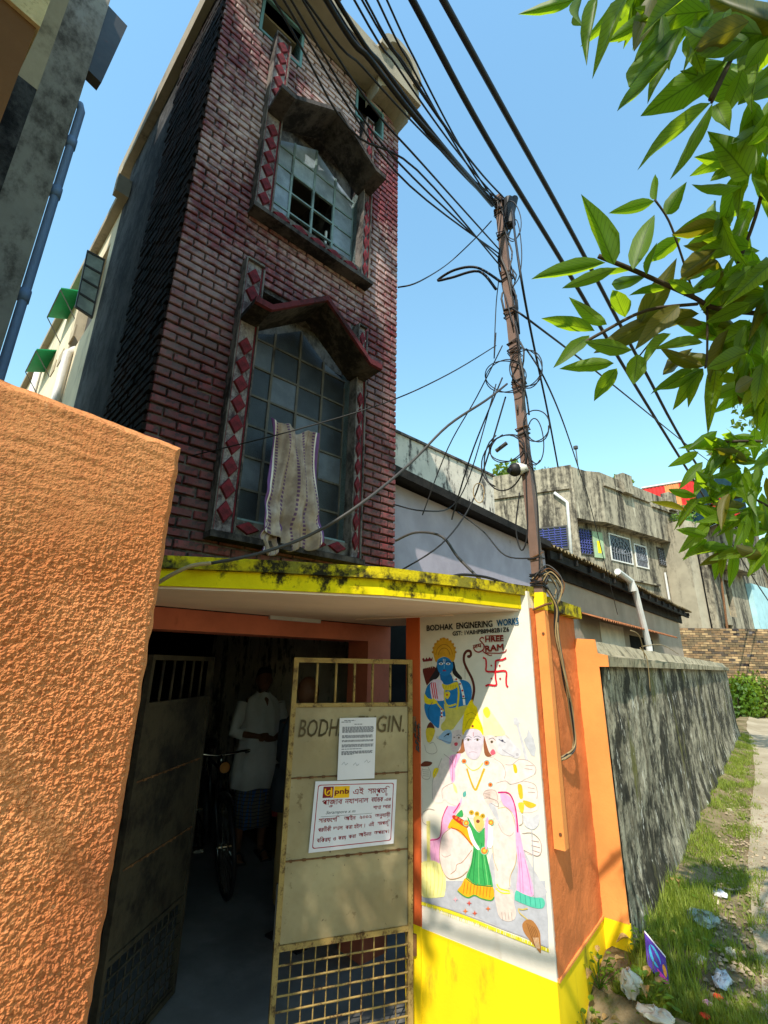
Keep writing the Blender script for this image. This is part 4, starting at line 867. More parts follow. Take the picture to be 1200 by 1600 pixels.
def rrect(s0, s1, t0, t1, r=.03):
    out = []
    for cx_, cy_, a0 in ((s1 - r, t1 - r, 0), (s0 + r, t1 - r, 90), (s0 + r, t0 + r, 180), (s1 - r, t0 + r, 270)):
        for k in range(5): a = rad(a0 + 22.5 * k); out.append((cx_ + r * math.cos(a), .0196, cy_ + r * math.sin(a)))
    return out
o_, i_ = rrect(.035, .965, .05, .95), rrect(.044, .956, .062, .938)
n_ = len(o_); A_ = [g.pt(q) for q in o_]; B_ = [g.pt(q) for q in i_]
for k in range(n_): g.face((A_[k], A_[(k+1) % n_], B_[(k+1) % n_], B_[k]))
g.build('border', MAT['ink_red'], NB_, recalc=False)
g = MB(NFR); g.poly([(s, .0197, t) for s, t in ((.10, .755), (.222, .755), (.222, .92), (.10, .92))], 0); g.poly([(s, .0197, t) for s, t in ((.228, .745), (.415, .745), (.415, .92), (.228, .92))], 1)
def ribbon(mb, pts, w, off, m):
    P = smooth_path([Vector((a, 0, c)) for a, c in pts], 4); L_, R_ = [], []
    for i, q in enumerate(P):
        d = P[min(i+1, len(P)-1)] - P[max(i-1, 0)]; d.normalize(); nn = Vector((-d.z, 0, d.x)) * w / 2
        L_.append(mb.pt((q.x + nn.x, off, q.z + nn.z))); R_.append(mb.pt((q.x - nn.x, off, q.z - nn.z)))
    for i in range(len(P) - 1): mb.face((L_[i], R_[i], R_[i+1], L_[i+1]), m)
ribbon(g, [(.125, .89), (.128, .82), (.16, .79), (.19, .81), (.185, .86), (.16, .85), (.15, .82)], .016, .0198, 1); ribbon(g, [(.195, .90), (.204, .83), (.200, .77)], .016, .0198, 1)
text_to(g, 'pnb', .240, .405, .805, .075, 0, .0199, 0, 0, .006)
g.build('logo', [flat('logo_maroon', (130, 24, 34)), flat('logo_yellow', (246, 186, 20))], NB_, recalc=False)
# Bengali lines: vowel signs set before their consonant, conjuncts stacked by hand
g = MB(NFR)
def bn(parts, s0, s1, base, h, bold=.002):
    # parts: list of (text, width weight, scale, dz)
    tot = sum(q[1] for q in parts); x = s0
    for tx, w, k, dz in parts:
        x1_ = x + (s1 - s0) * w / tot
        if tx.strip(): text_to(g, tx, x, x1_ - .002, base + dz * h, h * k, 0, .0197, 0, 0, bold)
        x = x1_
def word(tx, s0, s1, base, h, under=(), bold=.002):
    bn([(tx, 1, 1, 0)], s0, s1, base, h, bold)
    for u_tx, a, b in under: text_to(g, u_tx, a, b, base - .55 * h, h * .5, 0, .0198, 0, 0, bold * .8)
word('এই', .46, .59, .79, .085); word('সমপতি', .64, .915, .79, .085, (('প', .745, .775), ('ত', .86, .89)))
word('পাজাব', .10, .34, .655, .075, (('ঞ', .185, .225),)); word('নযাশনাল', .37, .655, .655, .075); word('বযাঙক', .69, .84, .66, .075); word('-এর', .85, .94, .665, .05)
word('শাখা', .72, .82, .545, .055); word('দবারা', .84, .94, .55, .055)
word('সারফেশি', .08, .32, .405, .06); word('আইন', .375, .515, .41, .06); word('২০০২', .56, .71, .415, .055); word('অনুযায়ী', .75, .94, .42, .055)
word('পরতীকী', .085, .235, .275, .058); word('দখল', .255, .37, .28, .055); word('করা', .40, .485, .283, .055); word('হইল', .50, .60, .285, .055); word('।', .628, .634, .285, .06); word('এই', .68, .745, .295, .055); word('সমপতি', .785, .94, .30, .055, (('ত', .905, .925),))
word('বিকরয়', .08, .24, .13, .058); word('ও', .265, .30, .135, .05); word('করয়', .325, .42, .14, .052); word('করা', .445, .535, .145, .052); word('আইনত', .565, .72, .155, .055); word('অপরাধ', .75, .915, .165, .052); word('।', .928, .934, .165, .06)
g.build('printed_text', MAT['ink_red'], NB_, recalc=False)
g = MB(NFR); text_to(g, 'Serampore x m', .155, .50, .52, .045, 0, .0197, 0, .25); ribbon(g, [(.10, .487), (.40, .487), (.71, .49)], .004, .0197, 0); g.build('handwriting', MAT['ink'], NB_, recalc=False)

# ================================================================== GREY BOUNDARY WALL (right)
def oldwall_mat():
    m = NM('weathered_plaster', 0.95, 0.1)
    streak = m.noise(2.6, 9, 0.7, (1, 2.4, 0.22)); fine = m.noise(24, 8, 0.7, (1, 1, 0.6)); med = m.noise(6, 8, 0.65, (1, 1, 0.7))
    c = m.mix(m.ramp(med, 0.35, 0.65), srgb(122, 114, 97), srgb(176, 166, 145))
    c = m.mix(m.ramp(streak, 0.50, 0.60, 0, .85), c, srgb(84, 76, 62)); c = m.mix(m.ramp(fine, 0.50, 0.62, 0, .8), c, srgb(66, 60, 50)); c = m.mix(m.ramp(m.noise(2.2, 7, .7, (1, 1, .8), (9, 4, 6)), .47, .56, 0, .9), c, srgb(42, 40, 35)); c = m.mix(m.ramp(m.noise(13, 6, .75, (1, 1, .8), (4, 4, 1)), .58, .66), c, srgb(38, 36, 32))
    c = m.mix(m.ramp(m.noise(3.3, 8, 0.7, (1, 1.6, 0.3), (5, 2, 1)), 0.56, 0.66), c, srgb(104, 100, 60)); c = m.mix(m.ramp(m.noise(9, 6, 0.7, (1, 1, 0.3), (1, 7, 3)), 0.60, 0.66), c, srgb(214, 208, 196))
    m.col(c); m.bump(m.math('ADD', fine, m.math('MULTIPLY', med, 1.0)), 0.6, 0.012); return m.m
MAT['oldwall'] = oldwall_mat()
GWX = -0.95
GW = thing('boundary_wall', 'weathered grey plaster wall with mossy coping running along the lane', 'wall', (GWX, 10, 0))
ysw = [3.75 + 0.03 * k for k in range(60)] + [5.55 + 0.07 * k for k in range(50)] + [9.05 + 0.2 * k for k in range(38)]
zsw = [-0.1 + 1.77 * k / 60 for k in range(61)]
g = MB()
def gwp(y, z):
    flare = 0.07 * (1 - sstep(0.0, 0.42 + 0.22 * noise.noise((y * 1.1, 0, 7)), z)) * (0.55 + 0.6 * noise.noise((y * 1.7, 2, 1))) * sstep(3.75, 4.1, y)
    r = 0.010 * noise.noise((y * 7, z * 6, 0)) + 0.007 * noise.noise((y * 24, z * 20, 4)) + 0.004 * noise.noise((y * 60, z * 50, 8))
    return (GWX + max(flare, 0) + r * sstep(3.75, 3.85, y), y, z)
I = [[g.pt(gwp(y, z)) for y in ysw] for z in zsw]
for j in range(len(zsw) - 1):
    for i in range(len(ysw) - 1): g.face((I[j][i], I[j][i+1], I[j+1][i+1], I[j+1][i]))
g.build('plaster_face', MAT['oldwall'], GW, smooth=True, recalc=False)
g = MB(); g.box((-1.2, 3.70, -0.2), (GWX - 0.03, 16.45, 1.668)); g.build('wall_core', MAT['oldwall'], GW)
g = MB(); nseg = 70                                                     # coping, slightly ragged
CP = [(-0.885, 1.668), (-0.882, 1.738), (-0.945, 1.752), (-1.0, 1.845), (-1.21, 1.86), (-1.21, 1.668)]
rings = []
for k in range(nseg + 1):
    y = 3.712 + (16.5 - 3.712) * (k / nseg) ** 1.4
    rings.append([g.pt((x + (0.012 * noise.noise((y * 4, i, 0)) if i < 4 else 0), y, z + 0.012 * noise.noise((y * 3.1, i, 9)) * (i != 0 and i != 5))) for i, (x, z) in enumerate(CP)])
for a, b in zip(rings, rings[1:]):
    for i in range(6): g.face((a[i], a[(i+1) % 6], b[(i+1) % 6], b[i]))
g.face(rings[0]); g.face(rings[-1][::-1])
g.build('coping', mold_mat('coping', srgb(170, 158, 132), srgb(86, 80, 62), (0.45, 0.62), 5, (1, 1, .6), .9), GW)
g = MB(); lo = [(-1.2, HB), (GWX + .004, HB), (GWX + .004, 1.666), (-0.882, 1.666), (-0.882, 1.742), (-0.947, 1.756), (-0.953, 1.85), (-1.2, 1.868)]
g.prism([(x, 3.70, z) for x, z in lo], [(x, 3.688, z) for x, z in lo]); g.build('painted_end', MAT['orange_smooth'], GW)
g = MB(); g.box((-1.2, 3.686, -.2), (GWX + .008, 3.712, HB - .001)); g.build('painted_base', MAT['yellow'], GW)

# ================================================================== NEIGHBOUR BUILDING (top left)
NBR = thing('neighbour_building', 'stained grey plaster building with blue drainpipe at the top left', 'building', (-2.2, -1.2, FLOOR_Z))
g = MB(); g.box((-2.59, -3.4, FLOOR_Z), (-1.6, 0.07, 3.705)); g.build('front_block', MAT['neighbour_shade_brown'], NBR)  # brown darkened to hold the shade on this face
g = MB(); g.box((-2.59, -3.4, 3.706), (-1.585, 0.078, 9.1)); g.build('front_upper_wall', MAT['neighbour_rough'], NBR)
g = MB(); g.box((-4.49, -3.4, FLOOR_Z), (-2.6, 0.199, 4.6)); g.build('middle_block', MAT['shade_plaster'], NBR)  # deep shade below the beige wall, put into the plaster colour
g = MB(); g.box((-4.49, -3.4, 4.601), (-2.6, 0.201, 9.1)); g.build('middle_upper_wall', MAT['neighbour_beige'], NBR)
g = MB(); g.box((-5.6, -3.4, FLOOR_Z), (-4.5, 0.655, 9.3)); g.build('rear_block', MAT['neighbour_grey'], NBR)
g = MB(); g.prism([(-4.53, .656, 7.52), (-4.53, .79, 7.50), (-4.53, .87, 8.58), (-4.53, .656, 8.60)], [(-4.65, .656, 7.52), (-4.65, .79, 7.50), (-4.65, .87, 8.58), (-4.65, .656, 8.60)]); g.build('opened_shutter', MAT['steel_dark'], NBR)
pc = [at_x(q, -4.53) for q in ((112, 178), (100, 235), (55, 410), (2, 570))]
g = MB(); yp = 0.70; g.tube([(-4.53, yp - .03, 7.02), (-4.53, yp, 6.95), (-4.53, yp, 3.0), (-4.53, yp, FLOOR_Z)], .036, 12); 
for z in (6.55, 5.9, 4.7): g.tube([(-4.53, yp, z), (-4.53, yp, z - .12)], .044, 12)
g.build('drainpipe', MAT['pvc_blue'], NBR, smooth=True)

# ================================================================== SHED BEHIND (lavender wall, corrugated roof)
SH = thing('tin_roof_shed', 'low lavender plaster shed with dark corrugated roof behind the pole', 'shed', (-3.2, 9.0, 0))
E0 = at_z((616, 742), 3.5); E1 = at_z((1079, 959), 3.5); eu = Vector((E1.x - E0.x, E1.y - E0.y, 0)).normalized(); en = Vector((eu.y, -eu.x, 0)); EL = (Vector((E1.x, E1.y, 0)) - Vector((E0.x, E0.y, 0))).length
EF = frame((E0.x, E0.y, 0), eu, en)                                    # eave frame: along, out, up
LSP = 4.1
g = MB(EF); g.box((0.03, -0.31, FLOOR_Z), (LSP, -0.16, 3.5)); g.build('lavender_wall', MAT['purple_wall'], SH)
g = MB(EF); g.box((LSP + .001, -0.5, FLOOR_Z), (EL - .4, -0.34, 3.46)); g.box((EL - .55, -3.0, FLOOR_Z), (EL - .4, -0.501, 3.46)); g.box((-.02, -3.0, 2.3), (LSP, -2.9, 3.5)); g.build('drab_wall', MAT['drab_wall'], SH)
MAT['tin'] = mold_mat('old_tin', srgb(132, 116, 84), srgb(52, 46, 38), (0.42, 0.62), 3, (1, 1, 1), .4)
MAT['tin_dark'] = mold_mat('sooty_rafter', srgb(52, 48, 46), srgb(20, 19, 19), (0.42, 0.62), 3, (1, 1, 1), .4)
def corrugated(mb, fr_, a0, a1, o0, o1, z0, z1, pitch, amp, th=.006):
    n = int((a1 - a0) / pitch * 6); top0, top1, b0, b1 = [], [], [], []
    for k in range(n + 1):
        a = a0 + (a1 - a0) * k / n; w = amp * math.sin(2 * math.pi * (a - a0) / pitch)
        top0.append(mb.pt((a, o0, z0 + w + th))); top1.append(mb.pt((a, o1, z1 + w + th))); b0.append(mb.pt((a, o0, z0 + w))); b1.append(mb.pt((a, o1, z1 + w)))
    for k in range(n):
        mb.face((top0[k], top0[k+1], top1[k+1], top1[k])); mb.face((b0[k], b1[k], b1[k+1], b0[k+1])); mb.face((b0[k], b0[k+1], top0[k+1], top0[k])); mb.face((b1[k], top1[k], top1[k+1], b1[k+1]))
ns = 8
for k in range(ns):
    a0 = LSP - .15 + (EL - LSP + .15) * k / ns; a1 = LSP - .15 + (EL - LSP + .15) * (k + 1) / ns + .12
    g = MB(EF); corrugated(g, EF, a0, a1, .02 + .01 * (k % 2), -3.2, 3.55 + .012 * (k % 2), 4.1 + .012 * (k % 2), .16, .028); g.build('roof_sheet', MAT['tin'], SH)
g = MB(EF); g.prism([(-.6, .03, 3.502), (LSP - .16, .03, 3.502), (LSP - .16, -3.1, 3.9), (-.6, -3.1, 3.9)], [(-.6, .03, 3.60), (LSP - .16, .03, 3.60), (LSP - .16, -3.1, 4.0), (-.6, -3.1, 4.0)]); g.build('felt_roof', MAT['tin_dark'], SH)
g = MB(EF); g.box((LSP, -.12, 3.36), (EL, -.06, 3.50)); g.box((LSP, -.33, 3.18), (EL, -.29, 3.5)); g.build('eave_board', MAT['tin_dark'], SH)
for k in range(16):
    a = LSP + .3 + (EL - LSP - .6) * k / 15; g = MB(EF); g.prism([(a, -.3, 3.42), (a + .06, -.3, 3.42), (a + .06, 0, 3.40), (a, 0, 3.40)], [(a, -.3, 3.53), (a + .06, -.3, 3.53), (a + .06, 0, 3.50), (a, 0, 3.50)]); g.build('rafter', MAT['tin_dark'], SH)
# downpipe of the house, crossing the eave
q0 = at_z((990, 905), 3.62); q1 = at_z((1013, 1008), 1.88)
DP = Vector((q0.x, q0.y, 0))
g = MB(); a = at_p((985, 908), EF(0, .07, 0), en); b = at_p((992, 922), EF(0, .1, 0), en); c = at_p((1014, 1010), EF(0, .1, 0), en); u_ = at_p((965, 893), EF(0, .05, 0), en)
g.tube([u_, a, b], .07, 10); g.tube([a, (a.x + .01, a.y + .05, a.z - .22)], .085, 10); g.tube([b, c, (c.x, c.y, c.z - 1.5)], .07, 10)
tag(g.build('downpipe', MAT['pvc']), 'pale plastic downpipe crossing the corrugated eave', 'pipe')
# small tiled awning on shed wall, with white board below
AW = EF(0, -.3, 0)
pa = [at_p(q, EF(0, 0, 0), en) for q in ((930, 966), (1050, 990))]
a0 = (pa[0] - EF(0, 0, 0)).dot(eu); a1 = (pa[1] - EF(0, 0, 0)).dot(eu); za = pa[0].z; zb2 = pa[1].z
g = MB(EF); corrugated(g, EF, a0, a1, .12, -.34, za - .02, za + .14, .14, .02); g.build('door_awning', paint('clay', srgb(150, 96, 62), .2, .9, 6, .4, 30), SH)
pw = [at_p(q, EF(0, -.33, 0), en) for q in ((936, 970), (970, 1004))]
b0 = (pw[0] - EF(0, 0, 0)).dot(eu); b1 = (pw[1] - EF(0, 0, 0)).dot(eu)
g = MB(EF); g.box((b0, -.338, 1.5), (b1 + .3, -.32, za + .05)); g.build('white_board', paint('white_board', srgb(210, 196, 178), .1), SH)
g = MB(EF); g.box((b1 + .8, -.345, 0.0), (b1 + 3.0, -.33, za - .1)); g.build('doorway_shade', MAT['shade_black'], SH)
g = MB(EF); g.tube([(LSP + .12, -.30, 1.9), (LSP + .12, -.30, 2.9), (LSP + .3, -.31, 3.08), (LSP + .8, -.31, 3.12)], .022, 8); g.build('conduit', MAT['pvc'], SH, smooth=True)
g = MB(EF); g.box((LSP - .22, -.17, 2.98), (LSP - .08, -.10, 3.2)); g.box((LSP - .3, -.155, 3.02), (LSP - .1, -.12, 3.15)); g.build('broken_plaster', MAT['tin_dark'], SH)

# white parapet building behind shed
WP = [at_z(q, 5.2) for q in ((600, 664), (770, 742))]
wu = Vector((WP[1].x - WP[0].x, WP[1].y - WP[0].y, 0)).normalized(); wnn = Vector((wu.y, -wu.x, 0)); WF = frame((WP[0].x, WP[0].y, 0), wu, wnn); WL = (WP[1] - WP[0]).length
WB = thing('parapet_building', 'flat roofed building with mould stained whitewashed parapet right of the tower', 'building', (WP[0].x, WP[0].y, 0))
g = MB(WF); g.box((-1.0, -3.0, 0), (WL, 0, 5.16)); g.build('parapet_wall', MAT['parapet_white'], WB)
g = MB(WF); g.box((-1.0, -.2, 5.161), (WL + .02, .03, 5.2)); g.build('coping', MAT['strip_dark'], WB)
g = MB(); a = at_p((600, 722), WF(0, .1, 0), wnn); b = at_p((690, 778), WF(0, .1, 0), wnn); g.tube([a, b, (b.x + .2, b.y + .8, b.z - .3)], .05, 10); g.build('roof_pipe', paint('pipe_pale', srgb(170, 186, 200), .05), WB, smooth=True)

# ================================================================== GREY CONCRETE HOUSE (background)
GH = thing('concrete_house', 'grey mould streaked concrete house with grilled windows beyond the shed', 'house', (-6, 26, 0))
HZ = 12.0
HA, HBc, HP1, HC, HD = [at_z(q, HZ) for q in ((768, 745), (892, 726), (914, 733), (936, 735), (1062, 786))]
hv = lambda v: Vector((v.x, v.y, 0))
bf = (hv(HD) - hv(HC)).normalized(); bn_ = Vector((bf.y, -bf.x, 0)); BF = frame(hv(HC), bf, bn_); BL = (hv(HD) - hv(HC)).length     # bay face
lf = (hv(HA) - hv(HBc)).normalized(); ln_ = Vector((-lf.y, lf.x, 0)); ln_ = ln_ if ln_.y < 0 else -ln_; LF = frame(hv(HBc), lf, ln_); LL = (hv(HA) - hv(HBc)).length
back_ = Vector((-6, 4, 0))
def bz(px): return at_p(px, BF(0, 0, 0), bn_)
def lz(px): return at_p(px, LF(0, 0, 0), ln_)
def bcoord(px, off=0.0): q = at_p(px, BF(0, off, 0), bn_); return ((q - BF(0, 0, 0)).dot(bf), q.z)
def lcoord(px, off=0.0): q = at_p(px, LF(0, off, 0), ln_); return ((q - LF(0, 0, 0)).dot(lf), q.z)
zsoff = bcoord((945, 815))[1]                                          # underside of projecting upper storey
g = MB(); g.plan([hv(HA), hv(HBc), hv(HBc) - bn_ * 2.2 + bf * 1.2, hv(HBc) - bn_ * 2.2 + bf * 9, hv(HA) + bf * 9], 0, HZ); g.build('main_block', MAT['grey_concrete'], GH)
P1b = hv(HP1)
g = MB(); g.plan([hv(HBc) + bf * .02, P1b, hv(HC), hv(HD), hv(HD) - bn_ * 3, hv(HBc) - bn_ * 2 + bf * .5], zsoff, HZ - .1); g.build('upper_storey', MAT['grey_concrete'], GH)
inn = -0.55
g = MB(BF); g.box((0.35, inn - 3, 0), (BL - .05, inn, zsoff - .002)); g.build('bay_wall', MAT['grey_concrete'], GH)
for zz, o in ((bcoord((960, 762))[1], .12),):
    g = MB(BF); g.box((0.2, 0.0, zz - .16), (BL * .55, o, zz)); g.build('drip_ledge', MAT['grey_concrete'], GH)
    g = MB(BF); g.box((BL * .57, 0.0, zz - .34), (BL, o, zz - .18)); g.build('drip_ledge', MAT['grey_concrete'], GH)
zz = lcoord((850, 765))[1]
g = MB(LF); g.box((.2, 0, zz - .16), (LL * .45, .12, zz)); g.build('drip_ledge', MAT['grey_concrete'], GH)
g = MB(LF); g.box((LL * .52, 0, zz - .2), (LL, .12, zz - .04)); g.build('drip_ledge', MAT['grey_concrete'], GH)
for a0 in (1.9, BL * .78):
    g = MB(BF); g.box((a0, -.2, HZ - .9), (a0 + .9, .3, HZ + .25)); g.build('planter_box', MAT['grey_concrete'], GH)
MAT['grille'] = paint('grille_paint', srgb(120, 124, 132), .1); MAT['grille_blue'] = paint('grille_blue', srgb(76, 82, 150), .1); MAT['dark_glass'] = glass_mat('dark_glass', srgb(30, 32, 40), .2, .1); MAT['white_paint'] = paint('white_frame', srgb(214, 212, 206), .05)
def house_window(FR, co, quad, gm, off, kind, frame_mat=None):
    P = [co(q, off) for q in quad]; a0 = min(P[0][0], P[3][0]); a1 = max(P[1][0], P[2][0])
    if a1 < a0: a0, a1 = a1, a0
    z1 = (P[0][1] + P[1][1]) / 2; z0 = (P[2][1] + P[3][1]) / 2
    g = MB(FR); g.box((a0, off - .1, z0), (a1, off + .006, z1)); w = g.build('window', MAT['dark_glass'], GH)
    g = MB(FR); t = .07
    g.box((a0 - t, off, z0 - t), (a0, off + .05, z1 + t)); g.box((a1, off, z0 - t), (a1 + t, off + .05, z1 + t)); g.box((a0 + .001, off, z0 - t), (a1 - .001, off + .05, z0)); g.box((a0 + .001, off, z1), (a1 - .001, off + .05, z1 + t)); g.build('frame', frame_mat or MAT['white_paint'], w)
    g = MB(FR); W_, H_ = a1 - a0, z1 - z0; r = .022
    if kind == 'scroll':
        cx_, cz = a0 + W_ / 2, z0 + H_ * .3
        for R_ in (.25, .45, .65, .85): g.tube([(cx_ + W_ * R_ * .58 * math.cos(t_), off + .03, cz + H_ * R_ * .8 * math.sin(t_)) for t_ in [math.pi * k / 12 for k in range(13)]], r, 4)
        for k in range(7): t_ = math.pi * (k + .5) / 7; g.tube([(cx_, off + .03, cz), (cx_ + W_ * .5 * math.cos(t_), off + .03, cz + H_ * .66 * math.sin(t_))], r, 4)
        for k in range(1, 8): g.tube([(a0 + W_ * k / 8, off + .03, z0), (a0 + W_ * k / 8, off + .03, cz + .1)], r, 4)
        g.tube([(a0, off + .03, cz), (a1, off + .03, cz)], r, 4)
    else:
        for k in range(1, 9): g.tube([(a0, off + .03, z0 + H_ * k / 9), (a1, off + .03, z0 + H_ * k / 9)], r, 4)
        for k in range(1, 5): g.tube([(a0 + W_ * k / 5 + (.04 if j % 2 else -.04), off + .03, z0 + H_ * j / 9) for j in range(10)], r, 4)
    g.build('grille', gm, w)
house_window(BF, bcoord, [(953, 832), (983, 847), (984, 882), (956, 872)], MAT['grille'], inn, 'scroll')
house_window(BF, bcoord, [(993, 850), (1008, 858), (1010, 889), (995, 882)], MAT['grille'], inn, 'scroll')
house_window(BF, bcoord, [(1028, 856), (1043, 862), (1045, 886), (1030, 880)], MAT['grille'], inn, 'bars', MAT['steel_dark'])
house_window(BF, bcoord, [(1052, 868), (1067, 875), (1068, 900), (1054, 892)], MAT['grille'], inn, 'bars', MAT['steel_dark'])
house_window(LF, lcoord, [(884, 822), (842, 828), (842, 858), (884, 858)], MAT['grille_blue'], 0, 'bars', MAT['steel_dark'])
# recessed corner with blue grille and green panel
cf = (hv(HC) - hv(HBc)); cl = cf.length; cf.normalize(); cn = Vector((cf.y, -cf.x, 0)); cn = cn if cn.y < 0 else -cn; CF = frame(hv(HBc), cf, cn)
def ccoord(px, off=0.0): q = at_p(px, CF(0, off, 0), cn); return ((q - CF(0, 0, 0)).dot(cf), q.z)
g = MB(CF); g.box((-.02, -3.2, 0), (cl + .3, -.7, zsoff - .003)); g.build('corner_wall', MAT['grey_concrete'], GH)
house_window(CF, ccoord, [(906, 826), (922, 830), (922, 868), (906, 862)], MAT['grille_blue'], -.69, 'bars', MAT['steel_dark'])
P = [ccoord(q, -.6) for q in ((925, 830), (941, 834), (941, 872), (925, 872))]
g = MB(CF); g.box((P[0][0], -.66, P[2][1]), (P[1][0], -.6, P[0][1])); gp = g.build('green_door', paint('door_green', srgb(150, 172, 138), .1), GH)
g = MB(CF); cx_ = (P[0][0] + P[1][0]) / 2; g.box((cx_ - .1, -.6, P[2][1] + .25), (cx_ + .12, -.592, P[0][1] - .5)); g.build('yellow_panel', flat('panel_yellow', (240, 210, 20)), gp)
g = MB(BF); zl_ = bcoord((1000, 908), inn)[1]; g.box((0.4, inn, zl_ - .1), (BL * .62, inn + .16, zl_)); g.build('sill_ledge', MAT['grey_concrete'], GH)
pp = [lcoord(q, .12) for q in ((866, 770), (886, 785), (892, 870))]
g = MB(LF); g.tube([(pp[0][0], .12, pp[0][1]), (pp[1][0], .12, pp[1][1]), (pp[2][0], .12, pp[2][1] - 1)], .085, 8); g.build('drainpipe', MAT['pvc'], GH, smooth=True)
q = bcoord((1036, 895), inn); g = MB(BF); g.tube([(q[0], inn + .1, q[1]), (q[0], inn + .1, q[1] - 1.6)], .06, 8); g.build('drainpipe', MAT['pvc'], GH)
q = bcoord((1058, 850), .2); g = MB(BF); g.tube([(q[0] - .15, .1, q[1]), (q[0] + .25, .5, q[1] + .05)], .1, 8); g.tube([(q[0], .15, q[1]), (q[0], 0, q[1] - .5)], .03, 6); g.build('street_lamp_head', MAT['pvc'], GH)
# roofline bits
q = at_z((901, 712), 12.5); g = MB(); g.tube([(q.x, q.y, 11.9), (q.x, q.y, 12.9)], .03, 6); g.tube([(q.x, q.y, 12.9), (q.x, q.y, 13.05)], .12, 8)
g.build('roof_vent', MAT['steel_dark'], GH)
def foliage(mb, c, r, n, size, rnd, m=0):
    for _ in range(n):
        while True:
            v = Vector((rnd.uniform(-1, 1), rnd.uniform(-1, 1), rnd.uniform(-1, 1)))
            if 0.2 < v.length < 1: break
        q = Vector(c) + Vector((v.x * r[0], v.y * r[1], v.z * r[2])); a = Vector((rnd.gauss(0, 1), rnd.gauss(0, 1), rnd.gauss(0, .6))).normalized(); b = a.orthogonal().normalized()
        b = (Matrix.Rotation(rnd.uniform(0, 6.28), 3, a) @ b); s_ = size * rnd.uniform(.6, 1.3); w = a.cross(b) * s_ * .3
        mb.v += [q, q + b * s_ * .5 + w, q + b * s_, q + b * s_ * .5 - w]; k = len(mb.v); mb.f.append((k-4, k-3, k-2, k-1)); mb.m.append(m)
rf = random.Random(5)
def shrub(name, label, cat, c, r, n, size, mat, group=None, ground=None):
    root = thing(name, label, cat, (c[0], c[1], ground if ground is not None else c[2] - r[2]), group)
    g = MB(); foliage(g, c, r, n, size, rf); cr = g.build('crown', mat, root, recalc=False); tag(cr, kind='stuff')
    g = MB()
    for k in range(4):
        a = k * 1.6; g.tube([(c[0] + .05 * math.cos(a), c[1] + .05 * math.sin(a), root.location.z), (c[0] + r[0] * .4 * math.cos(a), c[1] + r[1] * .4 * math.sin(a), c[2] + r[2] * .3)], [.03, .012], 5)
    g.build('stem', MAT['bark'], root); return root
q = at_z((968, 748), 12.6); shrub('potted_shrub', 'bright yellow green shrub in planter on the concrete house parapet', 'shrub', (q.x - .1, q.y + .2, 12.35), (.75, .75, .5), 420, .22, MAT['weed'])
q = at_z((848, 738), 12.4); shrub('roof_plant', 'light green plant on the roof just right of the pole', 'plant', (q.x - .4, q.y + .6, 12.3), (1.0, .8, .6), 320, .22, MAT['weed'])
q = at_d((795, 742), 30); shrub('background_tree', 'green treetop just left of the pole behind the concrete house', 'tree', (q.x, q.y, q.z - .5), (1.4, 1.2, 1.3), 500, .4, MAT['leaf_far'], ground=0)

# stair tower, coloured roof shed, farther house
ST = thing('stair_tower', 'plain grey concrete stair tower between the grilled house and far house', 'tower', (-2, 33, 0))
s0 = at_z((1066, 812), 10.2); s1 = at_z((1097, 818), 10.2)
s0h, s1h = hv(s0), hv(s1); sd = (s1h - s0h).normalized(); sn = Vector((sd.y, -sd.x, 0)); sn = sn if sn.y < 0 else -sn
g = MB(); g.plan([s0h, s1h, s1h - sn * 2.5 , s0h - sn * 2.5], 0, 10.2); g.build('wall', mold_mat('stair_concrete', srgb(176, 166, 146), srgb(110, 104, 92), (.5, .66), .8, (1.5, 1.5, .3), .4), ST)
SFm = frame(s0h, sd, sn)
for k, zz in enumerate((9.7, 8.3)):
    g = MB(SFm); g.box((.25, 0, zz - .12), (.9, .02, zz)); g.build('blue_mark', flat('mark_blue', (120, 190, 206)), ST)
g = MB(); foliage(g, (*(s0h + sd * .8 - sn * .6).xy, 10.5), (1.0, .8, .45), 160, .25, rf); tag(g.build('planting', MAT['weed'], ST, recalc=False), kind='stuff')
RS = thing('roof_shed', 'red and orange corrugated tin shed on the roof behind the concrete house', 'shed', (-3, 38, 10))
r0, r1, r2 = at_d((1003, 764), 42), at_d((1088, 750), 40), at_d((1185, 832), 33)
def quad_corr(pts, mat, name, n=26, amp=.05):
    a, b, c, d = [Vector(q) for q in pts]; nrm = (b - a).cross(d - a).normalized(); mb = MB()
    for k in range(n):
        t0, t1 = k / n, (k + 1) / n; o0 = nrm * amp * (k % 2); o1 = nrm * amp * ((k + 1) % 2)
        mb.poly([a.lerp(b, t0) + o0, a.lerp(b, t1) + o1, d.lerp(c, t1) + o1, d.lerp(c, t0) + o0])
        mb.poly([a.lerp(b, t0) + o0 - nrm*.02, d.lerp(c, t0) + o0 - nrm*.02, d.lerp(c, t1) + o1 - nrm*.02, a.lerp(b, t1) + o1 - nrm*.02])
    return mb.build(name, mat, RS, recalc=False)
RED_T = paint('tin_red', srgb(206, 44, 40), .15, .6); ORG_T = paint('tin_orange', srgb(222, 140, 84), .1, .6); GRN_T = paint('tin_green', srgb(52, 130, 64), .1, .6)
dn = Vector((0, 0, -2.6))
def seg(a, b, t0, t1, h0, h1, mat, nm): quad_corr([a.lerp(b, t0) + Vector((0,0,h0)), a.lerp(b, t1) + Vector((0,0,h0)), a.lerp(b, t1) + Vector((0,0,h1)), a.lerp(b, t0) + Vector((0,0,h1))], mat, nm, 12)
